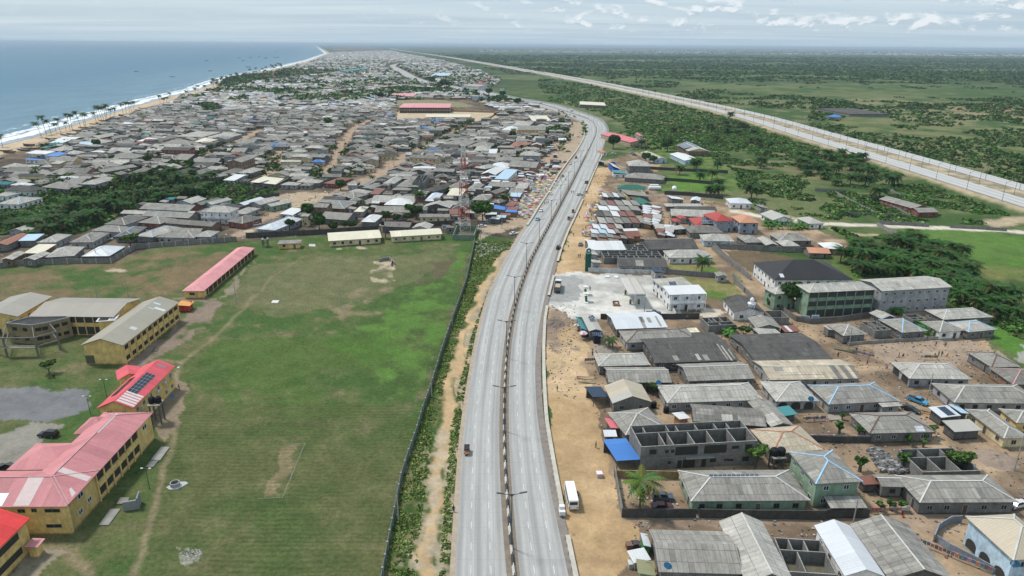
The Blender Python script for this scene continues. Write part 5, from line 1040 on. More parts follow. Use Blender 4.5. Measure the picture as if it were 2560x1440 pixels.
H('R5',(335,828),(541,822),(336,798),'flat','gr','yel',eh=2.7,name='toilet_block',cat='toilet block',label='small yellow toilet block with flat roof below the dark wall')
H('R5',(1915,745),(2105,748),(1935,660),'walls','gr','grn',eh=2.6,patch='empty',name='mast_compound',cat='compound',label='green walled compound with cabinets at the foot of the mast')
def slab(v,pts,z,c,label,name='concrete_slab',cat='slab',h=.25):
 P = [G(v,x,y,z) for x,y in pts]; c0 = sum(P,Vector())/len(P); b = MB(); b.prism([(p.x-c0.x,p.y-c0.y) for p in P],0,h,c)
 return b.build(name,[M_CON],None,loc=(c0.x,c0.y,z),label=label,cat=cat)
slab('R7',[(810,1030),(890,1030),(987,898),(905,898)],.0,(.25,.24,.22),'long mottled concrete slab in the grass near the big school block')
slab('R7',[(1235,495),(1310,500),(1390,390),(1320,388)],.0,(.27,.26,.24),'long concrete slab farther up beside the footpath')
slab('R7',[(1190,555),(1255,555),(1300,500),(1230,505)],.0,(.16,.16,.15),'dark concrete slab just below the upper long one')
slab('R7',[(955,857),(1040,855),(1060,805),(985,805)],.0,(.22,.20,.18),'broken slab beside the upright concrete ruin')
slab('R5',[(620,853),(680,855),(678,832),(622,832)],0,(.45,.44,.42),'small white slab between yellow toilet and cream bungalow')
slab('R6',[(1445,675),(1490,678),(1505,650),(1460,648)],0,(.12,.11,.10),'dark manhole slab beside the yellow school block')
slab('R4',[(2440,1290),(2500,1290),(2515,1268),(2455,1268)],0,(.6,.6,.57),'pale sheet lying alone in the far field')
slab('S2',[(648,655),(695,655),(693,637),(650,637)],0,(.66,.66,.64),'left white tank cover on the forecourt',h=.4); slab('S2',[(742,660),(788,660),(785,640),(742,640)],0,(.66,.66,.64),'right white tank cover on the forecourt',h=.4)
slab('S2',[(745,1075),(960,1075),(950,1010),(740,1010)],0,(.60,.58,.52),'large fuel tank cover slab at the front of the forecourt',h=.3)
slab('S6',[(655,955),(780,950),(745,905),(635,905)],0,(.30,.27,.23),'flat concrete slab in the yard beside the drying clothes')
c0 = G('R5',1325,985); t = thing('block_enclosure',c0,0,'small block enclosure half filled with sand in the field','wall'); b = MB()
qp = [G('R5',x,y)-c0 for x,y in ((1252,990),(1290,978),(1340,970),(1365,985),(1362,1030),(1390,1015))]
for i,j in ((0,1),(1,2),(2,3),(3,4),(3,5)): b.beam(qp[i]+Vector((0,0,.7)),qp[j]+Vector((0,0,.7)),.3,1.4,(.33,.32,.30))
b.build('wall',[M_BLK],t)
c0 = G('R7',1435,705); t = thing('water_well',c0,0,'round concrete well with raised dark mouth in the open field','well'); b = MB(); b.prism([(-1.7,-.6),(-.6,-1.4),(1,-1.2),(2.4,.9),(1.6,1.5),(-.6,1.3)],0,.15,(.42,.42,.42)); b.build('apron',[M_CON],t)
b = MB(); b.lathe([(1.,.15),(1.,1.0),(.8,1.0),(.8,.5)],16,(.30,.30,.30)); b.build('ring',[M_CON],t); b = MB(); b.lathe([(.79,.6),(.79,.66)],16,(.02,.02,.02)); b.build('opening',[M_GEN],t)
c0 = G('R7',1085,895); t = thing('ruined_wall',c0,.3,'upright broken slab of concrete standing in the grass','ruin'); b = MB(); b.box(-1.6,1.2,-.2,.2,0,2.1,(.25,.25,.25)); b.build('panel',[M_CON],t); b = MB(); b.box(1.0,1.3,-.3,2.3,0,2.6,(.22,.22,.23)); b.build('buttress',[M_CON],t)
def tanktower(v,x,y,h,label,r=.9,n=1,dk=True):
 c0 = G(v,x,y); t = thing('water_tank_stand',c0,.1,label,'water tank stand'); b = MB()
 for sx in (-1.1,1.1):
  for sy in (-1.1,1.1): b.box(sx-.15,sx+.15,sy-.15,sy+.15,0,h,(.12,.11,.10))
 for z in (h*.5,): b.beam((-1.1,-1.1,z),(1.1,-1.1,z),.15,.2,(.12,.11,.10)); b.beam((1.1,-1.1,z),(1.1,1.1,z),.15,.2,(.12,.11,.10)); b.beam((-1.1,1.1,z),(1.1,1.1,z),.15,.2,(.12,.11,.10)); b.beam((-1.1,-1.1,z),(-1.1,1.1,z),.15,.2,(.12,.11,.10))
 b.build('frame',[M_CON],t); b = MB(); b.box(-1.5,1.5,-1.5,1.5,h,h+.25,(.30,.28,.25)); b.build('platform',[M_CON],t)
 for i in range(n):
  b = MB(); o = (i-(n-1)/2)*1.6; b.lathe([(.05,h+.25),(r,h+.25),(r,h+1.6),(r*.75,h+1.9),(.25,h+2.0),(.25,h+2.1)],14,(.012,.013,.016),(o,0)); b.build('tank',[M_GEN],t)
tanktower('R6',1505,1345,5.2,'black water tanks on a tall concrete frame beside the solar school block',.75,2)
tanktower('R5',1290,775,6.5,'black tank on a tall concrete stand between the two cream bungalows')
tanktower('R5',232,850,3.6,'empty looking low tank stand left of the yellow toilet block',.7)
tanktower('S7',1915,512,3.2,'pair of black tanks on a stand behind the compound house',.95,2)
def gtank(v,x,y,L_,r,rz,label,z=1.0):
 c0 = G(v,x,y); t = thing('gas_tank',c0,rz,label,'gas tank'); b = MB(); zc_ = z+r; b.cyl((-L_/2,0,zc_),(L_/2,0,zc_),r,r,20,(.72,.72,.70))
 for s in (-1,1): b.cyl((s*L_/2,0,zc_),(s*(L_/2+r*.35),0,zc_),r*.999,r*.55,20,(.72,.72,.70))
 b.build('shell',[M_GEN],t)
 for s in (-1,1): b = MB(); b.box(s*L_*.3-.25,s*L_*.3+.25,-r*.7,r*.7,0,z+.3,(.3,.3,.3)); b.build('saddle',[M_CON],t)
gtank('S1',1425,912,7.5,1.25,0,'nearer long white gas tank right of the green roof',.2); gtank('S1',1420,880,5.5,.9,0,'farther white gas tank right of the green roof',.2); gtank('S1',1632,940,4.5,1.5,1.45,'single white gas tank on legs in the green plot',1.2)
def btank(v,x,y,label,h=0,r=.75,c=(.012,.013,.016)):
 c0 = G(v,x,y,h); b = MB(); b.lathe([(r,0),(r,1.3),(r*.8,1.6),(.2,1.75)],14,c); b.build('water_tank',[M_GEN],None,loc=c0,label=label,cat='water tank')
btank('S5',980,1085,'black water tank standing behind the scrap hut yard'); btank('S5',857,1035,'black water tank right of the tan gabled house'); btank('S5',1045,640,'black water tank at the left end of the white-ridged roof')
btank('S6',467,600,'black water tank in front of the long tan striped roof'); btank('S6',2425,1025,'black water tank beside the yellow walled house',0)
# petrol station
c0 = G('S2',962,930); t = thing('fuel_canopy',c0,0,'pale flat fuel station canopy with green edge over the pumps','canopy')
a,u,n,Lx,W = frame3('S2',(905,822),(1075,822),(842,655),5.4); M3 = Matrix(((u.x,n.x,0),(u.y,n.y,0),(0,0,1)))
off = a-c0; b = MB()
def bx(x0,x1,y0,y1,z0,z1,c): b.box(x0,x1,y0,y1,z0,z1,c,Matrix.Translation((off.x,off.y,0)) @ M3.to_4x4())
bx(0,Lx,0,W,5.15,5.4,(.50,.46,.42)); bx(Lx*.49,Lx*.51,0,W,5.401,5.43,(.2,.2,.2)); b.build('deck',[M_MET],t); b = MB()
bx(-.06,Lx+.06,-.12,-.001,4.75,5.45,(.62,.62,.60)); bx(Lx*.45,Lx+.06,-.14,-.121,4.75,4.98,(.02,.18,.07)); bx(-.12,-.001,0,W,4.9,5.45,(.6,.6,.58)); bx(Lx+.001,Lx+.12,0,W,4.9,5.45,(.02,.18,.07)); b.build('fascia',[M_GEN],t)
for yy in (.18,.75):
 b = MB(); bx(Lx*.5-.3,Lx*.5+.3,W*yy-.3,W*yy+.3,0,5.14,(.62,.62,.60)); b.build('column',[M_GEN],t)
 b = MB(); bx(Lx*.5-2.6,Lx*.5+2.6,W*yy-.7,W*yy+.7,0,.2,(.6,.6,.58)); b.build('island',[M_CON],t)
 for s in (-1.7,1.4): b = MB(); bx(Lx*.5+s-.35,Lx*.5+s+.35,W*yy-.35,W*yy+.35,.2,1.9,(.02,.16,.07)); bx(Lx*.5+s-.3,Lx*.5+s+.3,W*yy-.37,W*yy-.351,1.1,1.7,(.5,.05,.04)); b.build('pump',[M_GEN],t)
for (x,y,lb) in ((445,905,'nearer open pump island with white base on the forecourt'),(437,830,'farther open pump island with white base on the forecourt')):
 c0 = G('S2',x,y); t = thing('pump_island',c0,0,lb,'pump island'); b = MB(); b.box(-.7,.7,-2.2,2.2,0,.2,(.62,.62,.6)); b.build('base',[M_CON],t)
 b = MB(); b.box(-.35,.35,-.9,-.2,.2,2.,(.03,.12,.06)); b.build('pump',[M_GEN],t); b = MB(); b.box(-.35,.35,.3,1.,.2,1.9,(.05,.05,.05)); b.build('pump',[M_GEN],t); b = MB(); b.box(-.9,.9,-1.2,1.2,3.2,3.35,(.6,.6,.58)); b.box(-.08,.08,-.08,.08,.2,3.2,(.3,.3,.3)); b.build('shade',[M_GEN],t)
c0 = G('S2',463,590); t = thing('price_sign',c0,.1,'tall green fuel station totem with round emblem on top','sign'); b = MB(); b.box(-1.2,1.2,-.25,.25,.3,8.2,(.012,.085,.055)); b.build('panel',[M_GEN],t)
b = MB(); b.cyl((0,-.3,9.2),(0,.3,9.2),1.3,1.3,20,(.6,.62,.6)); b.cyl((0,-.33,9.2),(0,-.301,9.2),1.05,1.05,20,(.012,.09,.06)); b.cyl((0,-.36,9.2),(0,-.331,9.2),.5,.5,12,(.6,.62,.6)); b.build('emblem',[M_GEN],t)
# ================================================================ WALLS, FENCES, BARRIERS
def wallrun(v,pts,h,c,label,th=.22,posts=0,pc=None,name='boundary_wall',cat='wall',mat=None,base=0.):
 P = [G(v,x,y) if v else Vector((x,y,0)) for x,y in pts]; o0 = P[0].copy(); t = thing(name,o0,0,label,cat); b = MB()
 for p,q in zip(P,P[1:]):
  d = (q-p); L_ = d.length; d = d/L_; k = (int(p.x*3) % 7)*.004
  e = d*th*.45
  b.beam(p-o0-e+Vector((0,0,(h+k)/2+base)),q-o0+e+Vector((0,0,(h+k)/2+base)),th,h+k,c)
 b.build('panel',[mat or M_BLK],t)
 if posts:
  b = MB()
  for p,q in zip(P,P[1:]):
   d = (q-p); L_ = d.length; d = d/L_; k = max(1,int(L_/posts))
   for i in range(k): m_ = p+d*(L_*i/k)-o0; b.box(m_.x-.2,m_.x+.2,m_.y-.2,m_.y+.2,0,h+.2,pc or c)
  b.build('post',[M_CON],t)
 return t
GB,DB = (.26,.255,.24),(.10,.098,.09)
wallrun('R4',[(-300,1000),(-100,985),(0,975),(120,952),(480,938),(1000,928),(1225,800),(1700,765),(2130,730)],2.3,GB,'long grey block wall with pale posts along the far left edge of the field',posts=5,pc=(.38,.36,.32))
wallrun('R5',[(60,775),(790,738),(1245,704)],2.6,DB,'soot-dark wall behind the left cream bungalow',posts=4,pc=DB); wallrun('R5',[(1350,692),(1640,675),(1905,657)],2.6,DB,'soot-dark wall behind the right cream bungalow')
FEN = [(1187,606),(1166,705),(1127,815),(1102,890),(1077,975),(1057,1030),(1043,1080),(1022,1140),(1003,1200),(992,1260),(975,1345),(957,1440),(940,1540)]
wallrun('F',FEN,1.8,(.13,.165,.155),'long dark green weathered fence between school field and highway',posts=3.2,pc=(.26,.25,.23),name='field_fence',cat='fence',mat=M_CON,th=.12)
for v,pts,h,c,lb in [('S2',[(445,590),(800,606),(1160,620)],1.9,(.66,.66,.64),'white wall along the back of the forecourt'),('S2',[(600,1092),(1000,1090),(1390,1092)],2.0,DB,'dark block wall along the front of the forecourt'),('S2',[(1395,1092),(1640,1088)],2.1,DB,'dark wall with laundry right of the forecourt'),('S2',[(1345,975),(1390,1075)],1.9,(.66,.66,.64),'short white wall beside the white station building'),
  ('S2',[(1770,308),(1850,390),(1970,500),(2118,612)],2.3,GB,'grey alley wall running down past the light hipped white house'),('S2',[(1290,612),(1500,632),(1815,655)],2.2,GB,'stained grey wall of the grassy yard'),('S2',[(2000,655),(2118,812)],2.2,GB,'grey wall segment right of the tiny outhouse'),
  ('S3',[(260,660),(600,678),(950,692)],2.6,GB,'long grey compound wall in front of the burnt plot'),('S3',[(235,665),(350,760),(525,895)],2.2,GB,'grey wall on the left of the burnt plot'),('S3',[(400,912),(470,975),(545,1050)],2.2,GB,'grey wall on the left of the sandy hall lane'),('S3',[(1120,700),(1280,700),(1355,742)],2.4,GB,'grey wall beside the bright white hipped house'),
  ('S4',[(540,480),(600,545),(690,600),(800,622),(1000,612),(1330,562)],2.0,(.20,.19,.18),'curved low wall around the green school yard'),('S4',[(1110,800),(1330,782),(1700,760),(2240,728)],1.1,(.36,.34,.31),'low pale wall along the top of the playground'),
  ('S7',[(600,935),(920,940),(1230,938)],2.1,DB,'dark block wall in front of the parked cars and palm'),('S7',[(1265,940),(1800,950),(2340,955)],2.1,DB,'dark block wall in front of the large compound house'),('S8',[(395,890),(870,890)],2.1,DB,'dark block wall end near the leaning utility pole'),('S7',[(600,935),(570,780),(535,560)],2.1,GB,'grey side wall between palm courtyard and dirt strip'),
  ('S7',[(535,598),(720,603),(900,606),(1080,610)],2.0,(.36,.27,.14),'painted orange and green wall behind the courtyard palm'),('S8',[(1490,1115),(1530,1010),(1650,940),(1750,935)],1.7,(.30,.33,.38),'slate and yellow gate wall of the peach roofed house'),('S8',[(1520,1118),(1640,1195),(1900,1330),(2200,1500)],1.5,(.30,.33,.38),'slate and yellow front wall hung with washing'),
  ('S1',[(1345,690),(1700,712),(2200,735)],2.2,DB,'upper dark wall in the green plots'),('S1',[(1530,812),(1800,830),(2050,855)],2.2,DB,'middle dark wall in the green plots'),('S1',[(1530,958),(1800,972),(2150,1010)],2.4,DB,'lower dark wall behind the rubble yard'),('S3',[(1005,232),(1240,245)],2.,GB,'grey wall piece deep in the green scrub'),
  ('S3',[(1150,245),(1270,310),(1440,395)],1.4,(.34,.33,.30),'pale low wall slanting down through the scrub'),('S3',[(1465,490),(1570,545),(1690,600)],2.,(.33,.32,.30),'pale wall slanting beside the bright meadow'),('S3',[(1480,478),(1850,498)],2.,GB,'grey wall along the sandy track, left part'),('S3',[(2010,505),(2250,518),(2430,530)],1.6,GB,'low grey wall along the sandy track, right part'),
  ('S3',[(1535,330),(1640,385),(1705,425)],1.5,GB,'low block wall left of the long red house'),('S3',[(1380,225),(1560,232),(1640,275)],1.6,GB,'thin wall behind the long red house'),('S3',[(1200,400),(1450,408),(1700,420)],1.2,GB,'overgrown low wall above the sandy track'),('D4',[(200,1020),(350,1022)],2.,(.42,.28,.13),'orange wall left of the pink school'),('D4',[(1130,1030),(1500,1040),(1850,1052)],2.,(.42,.28,.13),'orange wall right of the pink school'),
  ('D4',[(1850,1052),(1760,1120),(1680,1150)],2.,(.42,.28,.13),'orange side wall of the pink school yard'),('T2',[(2560,1010),(2300,1085),(2100,1185),(1900,1290)],2.,DB,'dark wall between green scrub and sandy yard'),('T2',[(1650,1190),(1800,1110)],1.6,DB,'short dark wall standing inside the green scrub'),('S6',[(455,1150),(750,1162),(1040,1165)],1.7,DB,'dark wall draped with coloured washing'),('R5',[(70,400),(300,300),(440,250)],2.2,DB,'dark wall of the yard behind the mango trees'),('R5',[(150,420),(355,395)],2.,DB,'broken wall stub at the sandy yard')]:
 wallrun(v,pts,h,c,lb)
def rowpts(i,y0,y1):
 ks = sorted(ROWS); return [(np.interp(y,ks,[ROWS[k][i] for k in ks]),y) for y in np.linspace(y0,y1,max(2,int(abs(y1-y0)/30)))]
def kerbwall(y0,y1,label):
 A = GL('F',rowpts(6,y0,y1)); B = GL('F',rowpts(7,y0,y1)); o0 = A[0].copy(); t = thing('roadside_wall',o0,0,label,'wall'); b = MB()
 A = resample(A,1.0,3); n_ = len(A); wd = np.mean([(q-p).length for p,q in zip(GL('F',rowpts(6,y0,y1)),B)]); wd = min(max(wd*.9,.7),1.6)
 for i in range(n_-1):
  p,q = Vector((*A[i],0))-Vector((o0.x,o0.y,0)),Vector((*A[i+1],0))-Vector((o0.x,o0.y,0)); d = (q-p).normalized(); s = Vector((d.y,-d.x,0))
  if s.x < 0: s = -s
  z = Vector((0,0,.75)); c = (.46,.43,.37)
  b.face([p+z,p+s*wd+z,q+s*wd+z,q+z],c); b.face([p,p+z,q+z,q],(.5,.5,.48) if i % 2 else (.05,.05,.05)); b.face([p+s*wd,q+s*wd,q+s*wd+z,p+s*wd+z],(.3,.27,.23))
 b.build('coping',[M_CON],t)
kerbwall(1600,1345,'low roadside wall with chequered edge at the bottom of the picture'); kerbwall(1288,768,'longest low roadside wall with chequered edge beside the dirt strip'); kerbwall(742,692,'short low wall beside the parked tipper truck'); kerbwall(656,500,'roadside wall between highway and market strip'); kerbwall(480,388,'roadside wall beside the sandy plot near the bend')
LW = [(1318,566),(1330,548),(1345,522),(1368,488),(1395,440),(1420,405),(1440,380),(1452,360),(1460,345),(1461,325)]
b = MB(); A = resample(GL('F',LW),2.,3); o0 = Vector((*A[0],0)); t = thing('roadside_wall',o0,0,'pale roadside wall on the market side of the highway','wall')
for p,q in zip(A,A[1:]): b.beam(Vector((*p,.5))-o0,Vector((*q,.5))-o0,1.1,1.0,(.45,.42,.37))
b.build('coping',[M_CON],t)
# median barrier, painted black and white
o0 = Vector((*cB[0],0)); t = thing('median_barrier',o0,0,'continuous black and white painted concrete barrier down the highway middle','barrier')
mbs = [MB(),MB()]; s_ = 0; k_ = 0; prof = [(-.30,0),(-.22,.28),(-.09,.36),(-.07,.88),(.07,.88),(.09,.36),(.22,.28),(.30,0)]
dd_ = np.r_[0,np.cumsum(np.hypot(*np.diff(cB,axis=0).T))]; LB = np.interp(1,[0,1],[0,1])
ymax = 780
while s_ < dd_[-1]-3:
 P = [np.array([np.interp(x,dd_,cB[:,0]),np.interp(x,dd_,cB[:,1])]) for x in (s_,s_+2.55)]
 py_ = PX((*P[0],0))[1]
 if 378 < py_ < 391: s_ += 2.75; k_ += 1; continue
 d = P[1]-P[0]; d = d/np.hypot(*d); nn = np.array([d[1],-d[0]])
 big = 1.0 if py_ > 300 else 1.5
 A_ = [Vector((*(P[0]+nn*x*big),ZR+z*big))-o0 for x,z in prof]; B_ = [Vector((*(P[1]+nn*x*big),ZR+z*big))-o0 for x,z in prof]; m_ = mbs[k_ % 2]; c = (.50,.48,.43) if k_ % 2 else (.06,.062,.068)
 for i in range(len(prof)-1): m_.face([A_[i],A_[i+1],B_[i+1],B_[i]],c)
 m_.face(A_[::-1],c); m_.face(B_,c)
 s_ += 2.75; k_ += 1
 if s_ > 1250: break
mbs[0].build('dark_segments',[M_CON],t); mbs[1].build('pale_segments',[M_CON],t)
# parapet on the outer bend
o0 = Vector((*cR[0],0)); t = thing('parapet',o0,0,'white toothed parapet along the outside of the highway bend','parapet'); b = MB(); dR = np.r_[0,np.cumsum(np.hypot(*np.diff(cR,axis=0).T))]
s_ = 0
while s_ < dR[-1]:
 p = np.array([np.interp(s_,dR,cR[:,0]),np.interp(s_,dR,cR[:,1])]); pp = PX((*p,0))
 if pp[1] < 345 and pp[0] > 1190:
  q = Vector((*p,ZR))-o0+Vector((1.2,.4,0)); b.face([q+Vector((-1.3,0,0)),q+Vector((1.3,0,0)),q+Vector((.5,0,2.0)),q+Vector((-.5,0,2.0))],(.72,.70,.66)); b.box(q.x-1.25,q.x+1.25,q.y+.02,q.y+.5,q.z,q.z+1.6,(.68,.66,.62))
 s_ += 5.6
b.build('teeth',[M_CON],t)
# ================================================================ LAMPS, POLES, MAST
def lampmesh(h,arm,two=True):
 D = {}; b = MB(); b.cyl((0,0,0),(0,0,h),.14,.08,8,(.10,.10,.105)); b.box(-.25,.25,-.25,.25,0,.25,(.3,.3,.3)); D['pole'] = b.mesh('pole',[M_GEN])
 b = MB()
 b.beam((0,0,h-.15),(arm*.55,0,h+.22),.09,.09,(.09,.09,.095)); b.face([(-.02,0,h-.6),(.5,0,h+.1),(-.02,0,h+.1)],(.07,.07,.075)); D['arm'] = b.mesh('arm',[M_GEN])
 b = MB(); b.beam((arm*.5,0,h+.25),(arm,0,h+.48),.38,.09,(.06,.065,.07)); D['lamp_head'] = b.mesh('lamp_head',[M_GEN]); return D
LM1,LM2 = lampmesh(12,2.8),lampmesh(11.5,2.6)
def lamp(p,rz,D,two,name,cat,look,group):
 t = thing(name,p,rz,None,cat,group,look); link('pole',D['pole'],t)
 for s in ((0,math.pi) if two else (0,)): a_ = link('arm',D['arm'],t,rot=s); link('lamp_head',D['lamp_head'],a_)
 return t
dB = dd_
Ysp = [107,149,191,233,277,319,362,405,449,490,545,600,650,700,755]
cBy = cB[:,1]; mono = np.maximum.accumulate(cBy)
for Yv in Ysp[:11]:
 x = np.interp(Yv,mono[:400],cB[:400,0]); i = int(np.interp(Yv,mono[:400],np.arange(400))); d = cB[min(i+2,399)]-cB[max(i-2,0)]
 lamp(Vector((x,Yv,ZR)),math.atan2(-d[0],d[1]),LM1,True,'street_lamp','street lamp','grey twin-arm highway lamp','twin-arm lamps along the highway median')
for (x,y) in [(1491,330),(1484,306),(1470,298),(1448,290),(1419,281),(1385,270)]:
 lamp(G('F',x,y,ZR),.6,LM1,True,'street_lamp','street lamp','grey twin-arm highway lamp','twin-arm lamps along the highway median')
for row,(o,tw,rz) in enumerate(((-26,False,0),(-7.2,False,math.pi),(8.7,False,0),(26,False,math.pi))):
 y = 416-35.*4+ (17 if row % 2 else 0)
 while y < 1500:
  xx = float(np.interp(y,ey,exx)); p = PX((xx+o,y,2.4))
  if p[0] < 2620: lamp(Vector((xx+o,y,2.45)),rz,LM2,False,'expressway_lamp','street lamp',('near-edge','inner near','inner far','far-edge')[row]+' grey expressway lamp','lamps along the expressway')
  y += 35
_pm = {}
def upole(v,x,y,h,label=None,c=(.33,.31,.28),look='grey concrete utility pole',lean=0,cross=False):
 k = (h,c,cross)
 if k not in _pm: b = MB(); b.cyl((0,0,0),(0,0,h),.17,.10,7,c); 
 if k not in _pm:
  if cross: b.box(-.9,.9,-.06,.06,h-.6,h-.45,c)
  _pm[k] = b.mesh('utility_pole',[M_CON])
 o = link('utility_pole',_pm[k],None,G(v,x,y),(0,lean,0),label,'utility pole','utility poles')
 if not label: AUTO.append((o,look))
for v,x,y,h in (('D1',157,772,9),('D1',362,62,9),('D2',120,868,9),('D2',318,458,9),('F',996,1302,9),('R5',1140,955,7),('R5',908,1400,8),('R4',2130,1295,8),('R4',1155,1225,7),('R4',880,1265,7),('R4',835,800,9),('R4',875,915,9),('R4',2285,610,9),('S8',728,955,6),('S6',1575,790,9),('S8',2255,440,9),('S5',760,122,7),('S6',838,270,7),('R5',118,670,9),('D2',590,165,9),
   ('T4',380,262,9),('T4',296,285,9),('T4',180,355,9),('T3',1230,545,9),('T3',735,375,9),('T3',838,240,9),('T3',890,195,9),('T3',692,440,9),('T3',1185,590,9),('D3',865,300,9),('D3',840,360,9),('D3',575,740,9),('D3',655,600,9),('D3',800,450,9),('D3',290,1060,9),('D3',375,960,9),('D3',160,1230,8),('T6',660,690,8),('T6',855,510,8),('T2',2290,760,8)): upole(v,x,y,h)
for v,x,y,lb in (('R7',1225,730,'dark field lamp pole with one small white lamp by the white rubble'),('R6',1012,1108,'left-leaning lamp pole at the gravel yard, farther one'),('R6',858,1272,'dark lamp pole at the gravel yard, nearer one')):
 t = thing('field_lamp',G(v,x,y),0,lb,'street lamp'); b = MB(); b.cyl((0,0,0),(0,0,5.2),.07,.05,6,(.03,.04,.035)); b.build('pole',[M_GEN],t); b = MB(); b.box(-1.,1.,-.05,.05,5.1,5.18,(.1,.1,.1)); b.box(-1.1,-.6,-.15,.15,5.18,5.26,(.6,.6,.6)); b.box(.6,1.1,-.15,.15,5.18,5.26,(.6,.6,.6)); b.build('lamp_head',[M_GEN],t)
c0 = G('T6',512,528); t = thing('radio_mast',c0,.35,'tall red and white lattice radio mast above the green compound','mast'); HM = 43.; nseg = 14
def hw(z): return 2.5*(1-z/HM)+.45*(z/HM)+.15
for s in range(7):
 b = MB(); c = (.62,.60,.58) if s % 2 == 0 else (.40,.07,.045)
 for k in range(2):
  z0,z1 = HM*(s*2+k)/nseg,HM*(s*2+k+1)/nseg; a0,a1 = hw(z0),hw(z1); Q0 = [Vector((x*a0,y*a0,z0)) for x,y in ((-1,-1),(1,-1),(1,1),(-1,1))]; Q1 = [Vector((x*a1,y*a1,z1)) for x,y in ((-1,-1),(1,-1),(1,1),(-1,1))]
  for i in range(4):
   j = (i+1) % 4; b.beam(Q0[i],Q1[i],.22,.22,c); b.beam(Q0[i],Q1[j],.10,.10,c); b.beam(Q0[j],Q1[i],.10,.10,c); b.beam(Q1[i],Q1[j],.12,.12,c)
 b.build('lattice_section',[M_GEN],t)
for z,a_ in ((41,0),(41,2.1),(41,4.2),(36,1),(33,3),(24,2)): b = MB(); b.box(-.25,.25,-.15,.15,-1.1,1.1,(.6,.6,.6)); b.build('antenna',[M_GEN],t,loc=(1.1*math.cos(a_),1.1*math.sin(a_),z),rot=a_)
